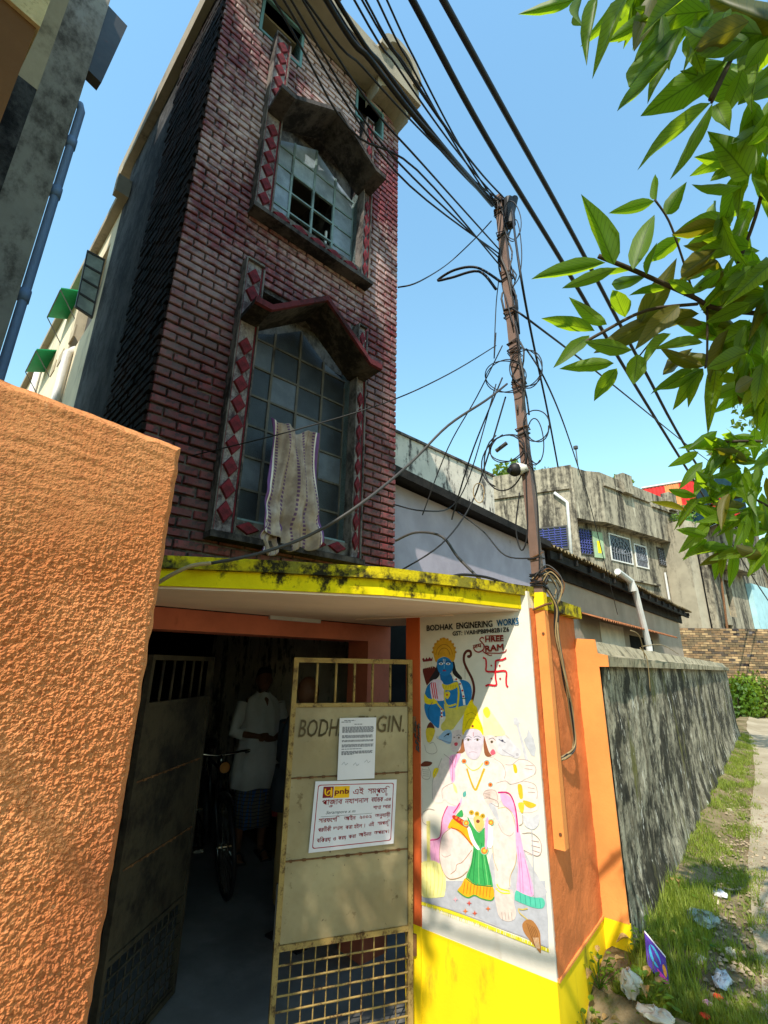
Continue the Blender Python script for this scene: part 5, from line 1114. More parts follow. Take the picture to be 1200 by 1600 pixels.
seg(r0, r1, 0, .42, 0, -2.0, RED_T, 'tin_sheet'); seg(r0, r1, .42, .68, 0, -2.0, ORG_T, 'tin_sheet'); seg(r0, r1, .68, 1, 0, -2.4, RED_T, 'tin_sheet'); seg(r0, r1, .5, .8, -2.0, -4.2, GRN_T, 'tin_sheet')
quad_corr([r1, r2 + Vector((0, 0, .5)), r2, r1 + Vector((0, 0, -2.6))], RED_T, 'tin_sheet', 24)
g = MB(); g.tube([r0 + Vector((0, 0, .08)), r1 + Vector((0, 0, .08))], .1, 6); g.build('ridge_cap', MAT['pvc'], RS)
g = MB(); g.plan([hv(r0) + Vector((.5, .5, 0)), hv(r1) + Vector((.3, .5, 0)), hv(r2) + Vector((0, 1, 0)), hv(r2) + Vector((-3, 6, 0)), hv(r0) + Vector((0, 5, 0))], 0.2, r1.z - 4.0); g.build('lower_storey', MAT['grey_concrete'], RS)
g = MB(); g.plan([hv(r0) + Vector((.6, .6, 0)), hv(r1) + Vector((.2, .6, 0)), hv(r2) + Vector((-.3, 1.4, 0)), hv(r0) + Vector((0, 4, 0))], r1.z - 4.0, r1.z - .7); g.build('dark_interior', paint('interior_shade', srgb(26, 60, 72), .2), RS)  # solid dark block paints the shaded room below the tin sheets
FH = thing('far_house', 'old grey house with broken balcony openings and pale blue wall at right', 'house', (-1, 34, 0))
f0, f1 = at_z((1108, 880), 7.6), at_z((1215, 915), 7.6); fu = (hv(f1) - hv(f0)).normalized(); fn = Vector((fu.y, -fu.x, 0)); FFr = frame(hv(f0), fu, fn); FL = (hv(f1) - hv(f0)).length
def fco(px, off=0.): q = at_p(px, FFr(0, off, 0), fn); return ((q - FFr(0, 0, 0)).dot(fu), q.z)
hol = []
for qd in (((1116, 905), (1128, 960)), ((1130, 905), (1152, 965)), ((1132, 975), (1150, 1000))):
    a, b = fco(qd[0]), fco(qd[1]); hol.append((a[0], b[0], b[1], a[1]))
g = MB(FFr); wall_with_holes(g, -.3, FL, 0, 8.9, hol, -.35, 0); g.build('wall', MAT['grey_concrete'], FH)
g = MB(FFr); g.box((-.2, -3.2, 0), (FL, -3.0, 8.9)); g.box((-.25, -3.2, 0), (-.2, -.36, 8.9)); g.build('inner_wall', MAT['shade_black'], FH)
a, b = fco((1105, 880)), fco((1160, 898)); g = MB(FFr); g.box((a[0], 0, b[1] - .1), (b[0], .7, b[1] + .1)); g.build('balcony_slab', MAT['grey_concrete'], FH)
a, b = fco((1134, 925)), fco((1150, 962)); g = MB(FFr); g.box((a[0], -.3, b[1]), (b[0], -.25, a[1])); g.build('tarpaulin', paint('tarp', srgb(206, 170, 110), .2), FH)
a, b = fco((1118, 878)), fco((1128, 990)); g = MB(FFr); g.tube([(a[0], .25, a[1] + 1), (b[0], .25, b[1] - .5)], .06, 6); g.build('iron_pipe', MAT['rust'], FH)
a, b = fco((1164, 912)), fco((1215, 985)); g = MB(FFr); g.box((a[0], .002, b[1] - 1), (FL + 2, .3, a[1])); g.build('blue_wall', paint('pale_blue', srgb(168, 206, 214), .06, .85, 2, .2, 20, srgb(110, 130, 130), (.55, .75), 3), FH)

# ================================================================== FAR BRICK WALL + BUSHES
BWL = thing('brick_wall', 'low old brown brick wall across the end of the lane', 'wall', (0, 24, 0))
bw0, bw1 = at_d((1072, 1000), 17.5), at_z((1240, 1118), 0)
w0 = Vector((-2.35, 22.6, 0)); w1 = Vector((2.5, 26.2, 0)); bu = (w1 - w0).normalized(); bnn = Vector((bu.y, -bu.x, 0)); BWF = frame(w0, bu, bnn); BWLn = (w1 - w0).length
ztop = at_p((1140, 982), w0, bnn).z; zlow = at_p((1085, 992), w0, bnn).z
g = MB(BWF); g.box((-1.0, -.25, -.3), (BWLn, -.012, ztop)); g.build('mortar_bed', MAT['mortar'], BWL)
g = MB(BWF); zz = 0.0; row = 0; rbw = random.Random(9)
while zz < ztop - .05:
    a = -.9 - (.12 if row % 2 else 0)
    while a < BWLn - .1:
        if rbw.random() > .015: P = .0 + rbw.uniform(-.006, .012); mi = rbw.choice((0, 0, 0, 1, 1, 2, 3)); g.box((a + .006, -.05, zz + .006), (a + .235, P, zz + .078), mi)
        a += .245
    zz += .088; row += 1
tag(g.build('brick_courses', [paint('old_brick_a', srgb(140, 112, 80), .2), paint('old_brick_b', srgb(116, 98, 72), .2), paint('old_brick_c', srgb(176, 146, 106), .2), paint('old_brick_d', srgb(84, 72, 60), .2)], BWL), kind='stuff')
for k, (px, rr, n) in enumerate((((1158, 1098), (.75, .5, .75), 900), ((1192, 1092), (.7, .5, .95), 900), ((1225, 1085), (.8, .6, .9), 500), ((1172, 1075), (.5, .4, .9), 500))):
    q = at_z((px[0], 1121), 0); lab = ['low bright green bush at the foot of brick wall, nearest the grey wall', 'taller bush against brick wall at the right edge', 'bush at the far right edge beside the lane end', 'slim leafy bush behind the low one at the brick wall'][k]
    shrub('bush', lab, 'bush', (q.x, q.y - .4, rr[2] * .8), rr, n, .16, MAT['weed' if k != 1 else 'leaf_far'], 'bushes at the lane end', ground=0)

# ================================================================== UTILITY POLE AND CABLES
PB_ = Vector((-1.062, 2.965, 0.72)); PT = at_y((779, 308), 2.97)
pdir = (PT - Vector((PB_.x + .004, PB_.y, 2.15))); 
PO = thing('utility_pole', 'brown square steel pole bolted to the gate pier and wrapped in wires', 'pole', tuple(PB_))
g = MB(); hw = .030
def ring(c, h): return [(c[0] - h, c[1] - h, c[2]), (c[0] + h, c[1] - h, c[2]), (c[0] + h, c[1] + h, c[2]), (c[0] - h, c[1] + h, c[2])]
g.prism(ring((PB_.x, PB_.y, .725), hw), ring((PB_.x, PB_.y, 1.99), hw)); g.build('painted_foot', MAT['orange_smooth'], PO)
g = MB(); g.prism(ring((PB_.x, PB_.y, 1.991), hw + .001), ring((PB_.x, PB_.y, 2.10), hw + .001)); g.build('yellow_collar', MAT['yellow'], PO)
g = MB(); g.prism(ring((PB_.x, PB_.y, 2.101), hw), ring(PT, hw * .96)); g.build('shaft', MAT['brown_paint'], PO)
def polep(z, dx=0, dy=0): t = (z - 2.1) / (PT.z - 2.1); return Vector((PB_.x, PB_.y, 0)).lerp(Vector((PT.x, PT.y, 0)), t) + Vector((dx, dy, z))
for z in (.80, 1.85):
    g = MB(); g.tube([(PB_.x + .012, PB_.y - hw - .006, z), (PB_.x + .012, PB_.y - hw + .004, z)], .008, 8); g.build('bolt', MAT['rust'], PO)
rw = random.Random(11)
for z, n in ((2.16, 7), (2.2, 4), (2.32, 2), (2.95, 2), (3.22, 4), (3.62, 3), (3.9, 5), (4.0, 3), (4.25, 5), (4.6, 4), (5.05, 3), (5.3, 6), (5.42, 5)):
    for k in range(n):
        zz = z + rw.uniform(-.035, .035); h = hw + rw.uniform(.004, .012); t = rw.uniform(-.03, .03)
        g = MB(); c = polep(zz); g.tube([c + Vector((-h, -h, t)), c + Vector((h, -h, 0)), c + Vector((h, h, -t)), c + Vector((-h, h, 0)), c + Vector((-h, -h, t))], rw.uniform(.003, .006), 5); g.build('wire_wrap', MAT[rw.choice(['cable', 'cable', 'cable_grey', 'rust'])], PO)
g = MB(); c = polep(5.3, .07, .02); g.tube([c + Vector((0, 0, -.16)), c + Vector((0, 0, .12))], .045, 10); g.tube([c + Vector((.0, .02, -.05)), c + Vector((.04, .05, .16))], .03, 8); g.build('insulator', MAT['cable'], PO)
# cctv camera on the pole
cc = polep(atz := at_y((815, 737), 2.95).z)
CT = thing('security_camera', 'small dome security camera clamped on the brown pole', 'camera', tuple(cc + Vector((-.04, -.06, 0))))
c = cc + Vector((-.055, -.075, 0))
g = MB(); g.sphere(c, .047, 14, 10); g.build('dome', MAT['cable'], CT, smooth=True)
g = MB(); g.tube([c + Vector((.0, .0, .01)), c + Vector((.045, .04, .0)), cc + Vector((.0, -.034, -.02))], [.04, .042, .03], 12); g.build('bracket', MAT['pvc'], CT, smooth=True)
g = MB(); g.tube([c + Vector((-.022, -.036, -.012)), c + Vector((-.028, -.048, -.016))], .017, 10); g.build('lens', MAT['dark_glass'], CT)
for k in range(9):                                                    # cables tied along the shaft
    pts = [polep(5.35 - j * .25 + rw.uniform(-.05, .05), rw.uniform(-.05, .075), rw.uniform(-.06, .05)) for j in range(rw.choice((4, 6, 8, 9)))]
    g = MB(); g.tube(smooth_path(pts, 3), rw.uniform(.005, .009), 6); g.build('tied_cable', MAT[rw.choice(['cable', 'cable', 'cable_grey'])], PO, smooth=True)
def cable(pts, r, label, mat='cable', name='cable', group=None, n=6, k=6):
    g = MB(); P = smooth_path(pts, k); g.tube(P, r, n); o = g.build(name, MAT[mat], None, smooth=True, loc=tuple(P[0])); 
    return tag(o, label, 'cable', group)
def sag(a, b, s, n=5):
    a, b = Vector(a), Vector(b); return [a.lerp(b, t) + Vector((0, 0, -4 * s * t * (1 - t))) for t in [k / n for k in range(n + 1)]]
for k in range(2): cable(sag((-1.6, -1.9 - .5 * k, 4.3 + .12 * k), (3.2, -2.7 - .5 * k, 5.3), .05), .012 - .003 * k, ['overhead service cable crossing the lane behind the viewpoint, nearer one', 'overhead service cable crossing the lane behind the viewpoint, farther one'][k])
# two thick black cables along the lane
for k, (q, lab) in enumerate(((((640, -8, 3.0), (760, 215, 3.9), (880, 412, 5.2), (985, 590, 7.2), (1085, 752, 10.5), (1200, 938, 22.0), (1260, 1020, 40)), 'thick black overhead cable, the lower left of the pair crossing the sky'), (((688, -8, 3.0), (800, 195, 3.9), (905, 385, 5.2), (1005, 575, 7.2), (1100, 745, 10.5), (1215, 925, 22.0), (1270, 1005, 40)), 'thick black overhead cable, the upper right of the pair crossing the sky'))):
    P = [at_d(p_[:2], p_[2]) for p_ in q]; cable([P[0] + Vector((.1, -9, .5)), P[0] - (P[1] - P[0]) * 1.2] + P, .022, lab)
# bundle from above the tower front to the pole head
TOPP = polep(5.42)
ORD = ['first', 'second', 'third', 'fourth', 'fifth', 'sixth', 'seventh', 'eighth']
starts = [(470, -10, 2.2), (508, -10, 2.3), (520, -10, 2.3), (548, -10, 2.3), (560, -10, 2.4), (566, -10, 2.3), (585, -10, 2.4), (600, -10, 2.5)]
for k, s_ in enumerate(starts):
    a = at_d(s_[:2], s_[2]); b = TOPP + Vector((rw.uniform(-.04, .05), rw.uniform(-.03, .03), rw.uniform(-.06, .05)))
    hb_ = Vector((a.x - b.x, a.y - b.y, 0)); cable([a + hb_ * 2.5 + Vector((0, 0, 1.2)), a + hb_ * .9 + Vector((0, 0, .22))] + sag(a, b, .10 + .03 * rw.random()), .011 if k in (1, 2) else .0055, ORD[k] + ' from the left of black wires fanning from the top to the pole head', group='wires fanning to the pole head')
# twisted heavy conductor past the tower eave
cable([at_d((505, -8), 2.25) + Vector((.1, -5, 1.3)), at_d((505, -8), 2.25) + Vector((.03, -1.6, .32)), at_d((505, -8), 2.25), at_d((580, 95), 2.45), at_d((650, 185), 2.7), at_d((705, 245), 2.95), TOPP + Vector((-.05, -.03, -.02))], .014, 'heavy twisted black conductor running past the tower eave to the pole')
# four wires crossing the tower front to lower pole
for k, (q0, q1, zt) in enumerate((((440, -5), (540, 160), 4.85), ((452, -5), (560, 175), 4.8), ((425, -5), (545, 200), 4.72), ((470, -5), (580, 165), 4.9))):
    a = at_d(q0, 2.2); m_ = at_d(q1, 2.5); b = polep(zt, -.03, -.03); cable([a + Vector((.1, -5, 1.4)), a + Vector((.03, -1.5, .34)), a, m_, at_d((640 + 6 * k, 290 - 12 * k), 2.75), b], .0055, ['second lowest', 'second highest', 'lowest', 'highest'][k] + ' of the four thin wires crossing the upper tower front', group='wires crossing the tower front')
# other individual runs, given as pixel + depth control points
RUNS = [
 ([(622, 449, 3.1), (655, 440, 3.1), (700, 412, 3.05), (740, 375, 3.0), (768, 345, 2.95)], .005, 'cable', 'thin loose wire from tower corner rising to the pole top'),
 ([(782, 440, 2.95), (745, 418, 2.95), (710, 422, 2.95), (684, 438, 2.95), (705, 434, 2.95), (748, 424, 2.95), (775, 452, 2.95)], .011, 'cable', 'thick doubled cable loop sticking out left of the pole'),
 ([(775, 540, 2.9), (700, 585, 2.7), (600, 630, 2.6), (450, 675, 2.6), (300, 712, 2.7)], .004, 'cable', 'thin straight wire crossing in front of the lower tower window'),
 ([(792, 600, 2.9), (760, 625, 2.8), (700, 665, 2.6), (640, 725, 2.45), (560, 790, 2.35), (480, 838, 2.3), (400, 866, 2.25), (330, 880, 2.25)], .0085, 'cable_grey', 'thick grey supply cable sweeping from pole down to the canopy'),
 ([(330, 880, 2.24), (300, 884, 2.22), (270, 897, 2.2), (245, 912, 2.2)], .0095, 'cable_tan', 'yellowed cable end lying along the canopy edge by the orange wall'),
 ([(801, 482, 3.0), (840, 510, 3.6), (950, 595, 5), (1100, 715, 10), (1180, 770, 16)], .008, 'cable', 'single thin wire running right from the pole to the distance'),
 ([(800, 330, 2.95), (812, 420, 3.1), (830, 520, 3.4), (855, 640, 4.2), (872, 730, 5.0)], .008, 'cable', 'black wire slanting down right of the pole towards the concrete house'),
 ([(822, 545, 3.0), (850, 590, 3.4), (880, 660, 4.2), (905, 735, 5.5), (925, 800, 7), (965, 960, 9)], .006, 'cable', 'long thin wire dropping from the pole to the shed eave'),
 ([(795, 350, 2.93), (808, 345, 2.95), (815, 390, 2.97), (812, 430, 2.97), (800, 450, 2.95)], .004, 'cable', 'small wire loop hanging right of the pole head'),
 ([(775, 520, 2.92), (772, 560, 2.9), (775, 480, 2.9), (779, 440, 2.9)], .004, 'cable', 'short wire hanging beside the pole left side'),
 ([(620, 895, 2.75), (690, 850, 2.8), (735, 790, 2.85), (760, 720, 2.9), (790, 620, 2.92)], .006, 'cable', 'wire from the pole down to the tower foot, left one of the crossing pair'),
 ([(660, 805, 2.9), (700, 700, 2.9), (745, 620, 2.9), (785, 540, 2.92)], .005, 'cable', 'thin wire slanting from pole middle to the lavender wall'),
 ([(618, 845, 2.95), (650, 832, 2.95), (690, 838, 2.95), (715, 870, 2.95), (750, 905, 2.95)], .010, 'cable_grey', 'grey hose like cable drooping over the lavender wall to the canopy'),
 ([(615, 788, 3.2), (660, 798, 3.1), (705, 792, 3.0), (735, 740, 2.95), (775, 600, 2.93)], .005, 'cable', 'wire sagging across the lavender wall from the tower to the pole'),
 ([(715, 800, 2.95), (755, 830, 2.95), (790, 868, 2.95), (838, 872, 2.97)], .005, 'cable', 'wire drooping from the crossing to the pole foot'),
 ([(706, 812, 2.95), (712, 790, 2.95), (740, 700, 2.93), (785, 590, 2.93)], .006, 'cable', 'wire from the pole down to the crossing, right one of the pair'),
 ([(695, 905, 2.6), (720, 898, 2.65), (760, 902, 2.75), (800, 915, 2.85)], .009, 'cable', 'short black cable lying on the canopy top below the lavender wall'),
 ([(843, 900, 2.95), (842, 840, 2.92), (838, 770, 2.9), (826, 700, 2.9), (822, 740, 2.88), (824, 830, 2.9), (815, 860, 2.9), (806, 825, 2.9), (812, 770, 2.9)], .005, 'cable', 'camera lead hanging in a loop along the lower pole'),
]
def run_pt(q):
    if 2.85 <= q[2] <= 3.05: return at_y(q[:2], 2.93)
    return at_d(q[:2], q[2] * (1.12 if 2.4 < q[2] < 2.85 else 1.0))
for pts, r, m_, lab in RUNS: cable([run_pt(q) for q in pts], r, lab, m_)
def coil(px, rx, ry, turns, r, lab, depth=2.93, ph=0.0, mat='cable', tilt=0.0):
    P = []
    for k in range(int(16 * turns) + 1):
        a = ph + 2 * math.pi * k / 16; w = 1 + .08 * math.sin(k * .9); x = rx * w * math.cos(a); y = ry * w * math.sin(a)
        P.append(at_y((px[0] + x * math.cos(tilt) - y * math.sin(tilt), px[1] + x * math.sin(tilt) + y * math.cos(tilt)), depth - .03 + .0012 * k))
    return cable(P, r, lab, mat, 'cable_coil', 'coils of spare cable hung on the pole', k=2)
coil((790, 588), 30, 26, 2.1, .004, 'coil of spare wire hung left of the pole at mid height')
coil((838, 665), 19, 26, 1.6, .004, 'round wire coil hung high at the right of the pole')
coil((836, 690), 14, 34, 1.5, .004, 'tall narrow wire coil hung right of the pole', ph=1.0)
coil((792, 700), 26, 22, 1.8, .004, 'upper coil of wire left of the pole just above the security camera', tilt=-.3)
coil((788, 722), 34, 42, 1.4, .005, 'largest wire coil drooping left of the security camera', ph=2.0)
coil((748, 770), 8, 16, 1.1, .0035, 'small pale wire ring hanging in front of the white parapet', mat='cable_tan')
coil((822, 575), 24, 30, 2.3, .004, 'tangle of looped wire on the right of the pole at mid height', ph=.5)
coil((800, 345), 14, 30, 1.3, .004, 'narrow wire loop left of the pole head', ph=.7)
g = MB(); a = at_y((775, 705), 2.9); b = at_y((792, 692), 2.9); g.tube([a, b], .014, 8); tag(g.build('cable_joint', MAT['cable_grey']), 'grey taped cable joint on the coil left of the pole', 'joint')
# bundle hanging down the pier side
pier_bundle = [(-1.03, 2.99, 2.13), (-1.0, 3.06, 2.02), (-1.02, 3.10, 1.85), (-1.02, 3.16, 1.6), (-1.03, 3.25, 1.38), (-1.04, 3.28, 1.2), (-1.07, 3.17, 1.14), (-1.1, 3.12, 1.13)]
for k in range(6):
    j = lambda: rw.uniform(-.012, .012)
    cable([(x + j(), y + j() * 1.5, z + j()) for x, y, z in pier_bundle], .0055, 'stiff tan and black cable bundle bending into the pier street face', ['cable_tan', 'cable_tan', 'cable', 'cable_grey', 'cable_tan', 'cable'][k], group='cables hanging down the pier')
for k in range(7):
    c = polep(2.16); a = c + Vector((rw.uniform(-.03, .05), rw.uniform(-.05, 0), rw.uniform(-.05, .05))); L_ = rw.uniform(.1, .24); d_ = Vector((rw.uniform(.1, 1), rw.uniform(-.2, .9), 0)).normalized()
    cable([a, a + d_ * L_ * .5 + Vector((0, 0, .07)), a + d_ * L_ + Vector((0, 0, -.02)), a + d_ * L_ * .8 + Vector((0, 0, -.12))], .004, 'frayed wire end curling out at the pole foot above the canopy', rw.choice(['cable_tan', 'rust', 'cable_grey']), group='frayed ends at the pole foot')
g = MB(); c = polep(2.02); h = .045; g.tube([c + Vector((-h, -h, -.03)), c + Vector((h, -h, 0)), c + Vector((h + .02, .0, .01))], .008, 6); g.build('strap', MAT['rust'], PO)
# old string and dry stems on the coping
for k, (a, b) in enumerate((((1000, 1012), (1016, 1080)), ((985, 985), (1008, 1030)), ((1003, 1010), (1060, 1022)))):
    A = at_x(a, -.87); B = at_x(b, -.87); cable([A, A.lerp(B, .4) + Vector((.03, 0, .05)), B], .004, ['dry creeper stem hanging down the grey wall', 'dry stem curling over the coping near the orange end', 'pale string trailing along the mossy coping'][k], 'cable_tan', 'dry_stem')

# ================================================================== CLOTH IN THE WINDOW
def cloth_mat():
    m = NM('printed_cotton', 0.9, 0.1)
    sx = m.n.new('ShaderNodeSeparateXYZ'); m.lk(m.tc.outputs['UV'], sx.inputs[0])
    u, v = sx.outputs[0], sx.outputs[1]
    col = m.mix(m.ramp(m.noise(9, 5), .35, .7), srgb(142, 122, 110), srgb(180, 160, 146))
    fu = m.math('FRACT', m.math('MULTIPLY', u, 5.0)); st = m.math('LESS_THAN', m.math('ABSOLUTE', m.math('SUBTRACT', fu, .5)), .09)
    fv = m.math('FRACT', m.math('MULTIPLY', v, 34.0)); dt = m.math('LESS_THAN', m.math('ABSOLUTE', m.math('SUBTRACT', fv, .5)), .30)
    col = m.mix(m.math('MULTIPLY', m.math('MULTIPLY', st, dt), .85), col, srgb(86, 50, 96))
    e = m.math('GREATER_THAN', m.math('ABSOLUTE', m.math('SUBTRACT', u, .5)), .455); col = m.mix(m.math('MULTIPLY', e, .85), col, srgb(104, 60, 128))
    e2 = m.math('LESS_THAN', m.math('ABSOLUTE', m.math('SUBTRACT', m.math('ABSOLUTE', m.math('SUBTRACT', u, .5)), .44)), .012); col = m.mix(e2, col, srgb(226, 214, 206))
    m.col(col); m.bump(m.noise(120, 3), .2, .002)
    return m.m
MAT['cloth'] = cloth_mat()
CLQ = [(424, 652), (499, 674), (497, 852), (412, 826)]
CP_ = [at_p(q, TF(0, .12, 0), TN) for q in CLQ]; CU = [((q - TB).dot(TU), q.z) for q in CP_]
def clothp(a, b):                       # a across, b down from the top
    uL = CU[0][0] + (CU[3][0] - CU[0][0]) * b + .035 * math.sin(b * 5); uR = CU[1][0] + (CU[2][0] - CU[1][0]) * b - .02 * math.sin(b * 6)
    pinch = .035 * math.exp(-((b - .78) / .08) ** 2); uR -= pinch
    u = uL + (uR - uL) * a
    zt = CU[0][1] + (CU[1][1] - CU[0][1]) * a - .05 * math.sin(math.pi * a) - .02 * math.sin(a * 14) ; zb = CU[3][1] + (CU[2][1] - CU[3][1]) * a - .02 * math.sin(a * 17)
    z = zt + (zb - zt) * b - .10 * math.sin(math.pi * a) * b * b + .05 * (1 - a) * math.sin(b * 3) - .05 * math.sin(math.pi * a) * math.exp(-((b - .8) / .15) ** 2)
    fold = .026 * math.sin(a * 19 + 5 * b + 1.8 * math.sin(b * 4)) * (.35 + .65 * b) + .03 * math.sin(a * 7 - 5 * b) + .008 * math.sin(a * 43 + 9 * b) + .014 * math.sin(30 * b - 16 * abs(a - .45)) * math.exp(-((b - .78) / .13) ** 2)
    return (u, .115 + .05 * b + fold, z)
g = MB(TF); g.grid(clothp, 70, 110)
clo = g.build('hanging_cloth', MAT['cloth'], None, smooth=True, loc=tuple(TF(-.25, .12, 2.55)), recalc=False)
tag(clo, 'beige printed cotton cloth with purple stripes draped out of the lower window', 'cloth')
sm = clo.modifiers.new('thickness', 'SOLIDIFY'); sm.thickness = .003
g = MB(TF)
def ragp(a, b): return (CU[3][0] - .02 + .13 * a + .02 * math.sin(b * 9), .15 + .015 * math.sin(a * 12 + b * 6), 2.66 - .24 * b - .03 * math.sin(a * 3))
g.grid(ragp, 14, 18); rg = g.build('hanging_rag', MAT['cloth'], None, smooth=True, loc=tuple(TF(-.45, .13, 2.5)), recalc=False); tag(rg, 'small crumpled rag hanging over sill left of the printed cloth', 'rag')
rg.modifiers.new('thickness', 'SOLIDIFY').thickness = .003

# ================================================================== OVERHANGING TREE (right)
TR = thing('overhanging_tree', 'leafy tree with large pointed leaves hanging in from the right', 'tree', (2.3, 1.6, FLOOR_Z))
def leaf_mesh(curl, fold, holes=0, seed=0):
    b = MB(); n = 8; r_ = random.Random(seed); rows = []
    for i in range(n + 1):
        t = i / n; w = (math.sin(math.pi * t ** .82) ** .9) * .5 * (1 - .25 * t) + .004
        wl = w * (1 + .07 * r_.uniform(-1, 1)); wr = w * (1 + .07 * r_.uniform(-1, 1)); z = -curl * t * t + .02 * math.sin(t * 9 + seed)
        rows.append([b.pt((t, -wl, z + fold * w)), b.pt((t, -wl * .5, z + fold * w * .4)), b.pt((t, 0, z)), b.pt((t, wr * .5, z + fold * w * .4)), b.pt((t, wr, z + fold * w))])
    for i in range(n):
        for j in range(4): b.face((rows[i][j], rows[i][j+1], rows[i+1][j+1], rows[i+1][j]))
    return b
def leaf_mat_near(name, a, b_, tcol, tr):
    m = NM(name, .5, .3); c = m.mix(m.rand(), a, b_)
    sx = m.n.new('ShaderNodeSeparateXYZ'); m.lk(m.tc.outputs['Object'], sx.inputs[0])
    ay = m.math('ABSOLUTE', sx.outputs[1]); rib = m.ramp(ay, .012, .03, 1, 0)
    vein = m.math('FRACT', m.math('SUBTRACT', m.math('MULTIPLY', sx.outputs[0], 11.0), m.math('MULTIPLY', ay, 7.0))); vn = m.ramp(m.math('ABSOLUTE', m.math('SUBTRACT', vein, .5)), .06, .12, .55, 0)
    k = m.math('MAXIMUM', rib, vn); blot = m.ramp(m.noise(5, 6, .7), .58, .72)
    c = m.mix(m.math('MULTIPLY', blot, .5), c, srgb(60, 66, 20)); c2 = m.mix(m.math('MULTIPLY', k, .55), c, srgb(40, 60, 14)); m.col(c2)
    t = m.n.new('ShaderNodeBsdfTranslucent'); m.lk(m.mix(m.math('MULTIPLY', k, .6), m.mix(m.math('MULTIPLY', blot, .4), tcol, srgb(120, 120, 20)), srgb(70, 96, 16)), t.inputs['Color'])
    mx = m.n.new('ShaderNodeMixShader'); mx.inputs[0].default_value = tr; m.lk(m.b.outputs[0], mx.inputs[1]); m.lk(t.outputs[0], mx.inputs[2]); m.lk(mx.outputs[0], m.n['Material Output'].inputs['Surface'])
    return m.m
LM = [leaf_mat_near('leaf_green', srgb(52, 82, 18), srgb(92, 120, 28), srgb(176, 210, 30), .5), leaf_mat_near('leaf_olive', srgb(64, 70, 18), srgb(96, 88, 24), srgb(170, 160, 30), .4), leaf_mat_near('leaf_rust', srgb(150, 80, 30), srgb(170, 96, 36), srgb(200, 110, 40), .4)]
LMESH = []
for k in range(6):
    bm_ = leaf_mesh((.05, .14, .22, .3, .1, .18)[k], (.25, .4, .15, .5, .1, .3)[k], 0, k); LMESH.append([bm_.mesh('leaf', mm, (0, 0, 0), True, False) for mm in LM])
lr = random.Random(21); LEAVES = []
def add_leaf(p0, p1, w, mi=0, roll=None):
    p0, p1 = Vector(p0), Vector(p1); x = p1 - p0; L_ = x.length; x.normalize(); view = ((p0 + p1) / 2 - EYE).normalized()
    y = view.cross(x)
    if y.length < .05: y = x.orthogonal()
    y.normalize(); z = x.cross(y)
    a = lr.gauss(0, .45) if roll is None else roll
    y2 = y * math.cos(a) + z * math.sin(a); z2 = x.cross(y2)
    if z2.z < 0: y2, z2 = -y2, -z2
    R_ = Matrix((x, y2, z2)).transposed()
    LEAVES.append((p0, R_, (L_, w, L_ * .6), mi))
def px_leaf(org, s, b, t, w, d, mi=0, roll=None, dd=None):
    B_ = at_d((org[0] + b[0] / s, org[1] + b[1] / s), d); T_ = at_d((org[0] + t[0] / s, org[1] + t[1] / s), d + (lr.uniform(-.10, .10) if dd is None else dd)); add_leaf(B_, T_, w / s / FPX * d * 1.0, mi, roll)
OA, SA = (820, 300), 3.158
for b, t, w, mi in (((440,360),(315,30),120,0),((535,390),(630,65),108,0),((400,350),(20,420),86,0),((455,375),(155,485),66,0),((600,415),(375,475),66,0),((495,620),(435,470),96,0),((405,655),(215,530),76,0),((345,685),(80,620),84,0),((320,705),(145,855),76,0),((440,845),(170,870),76,0),((455,870),(340,1030),96,0),((555,800),(540,955),104,0),((530,780),(290,740),84,0),((560,660),(750,330),120,1),((640,45),(415,105),66,0),((650,40),(640,-90),62,0),((700,110),(790,-40),84,0),((770,230),(580,350),90,0),((1000,130),(720,215),120,0),((1000,200),(780,280),110,0),((950,280),(735,430),100,1),((1000,420),(1050,260),90,0),((880,870),(640,980),84,0),((880,870),(725,1070),92,0),((1100,790),(890,870),110,0),((880,740),(640,760),84,0),((720,700),(570,830),66,0),((1130,650),(920,770),110,0),((880,650),(740,640),70,1),((1100,800),(950,760),90,0),((1050,900),(955,935),60,2),((1130,920),(1005,990),80,1),((1170,960),(1075,1050),80,0),((1230,380),(1080,430),130,0),((700,600),(330,800),110,1),((760,560),(560,740),110,1),((600,410),(640,250),70,0),((520,390),(260,400),50,0),((690,480),(520,500),60,0),((840,500),(690,420),60,0),((960,580),(900,700),70,0),((1010,430),(960,560),60,0),((860,600),(640,660),90,1),((900,560),(1060,440),90,0),((1000,560),(1180,470),80,0)):
    px_leaf(OA, SA, b, t, w, 1.75 + lr.uniform(-.12, .12), mi)
OT, ST_ = (800, 0), 3.0
for b, t, w, mi in (((290,0),(35,68),56,0),((330,-20),(272,150),56,0),((400,-10),(335,268),76,0),((530,-10),(380,305),80,0),((640,80),(455,195),80,0),((740,-20),(600,205),76,0),((770,150),(455,490),100,0),((740,280),(480,525),76,0),((790,130),(635,470),100,0),((1000,290),(590,558),160,0),((935,485),(530,772),116,0),((940,480),(742,860),66,0),((1080,330),(1000,560),110,0),((955,490),(1020,605),80,0),((1150,40),(770,300),120,0),((1250,50),(980,300),130,0),((1060,490),(1250,280),70,0),((1110,830),(960,635),150,0),((1080,870),(830,880),66,0),((1200,600),(1110,680),60,0),((620,-40),(560,120),70,0),((860,-60),(620,120),110,0),((900,-30),(840,200),90,0),((820,160),(900,330),90,0),((700,60),(730,350),80,0),((1000,60),(900,260),100,0),((1200,180),(1090,330),90,0),((560,60),(470,170),50,0),((1300,330),(1050,500),80,0),((1260,700),(1130,560),90,0)):
    px_leaf(OT, ST_, b, t, w, 1.25 + lr.uniform(-.1, .12), mi)
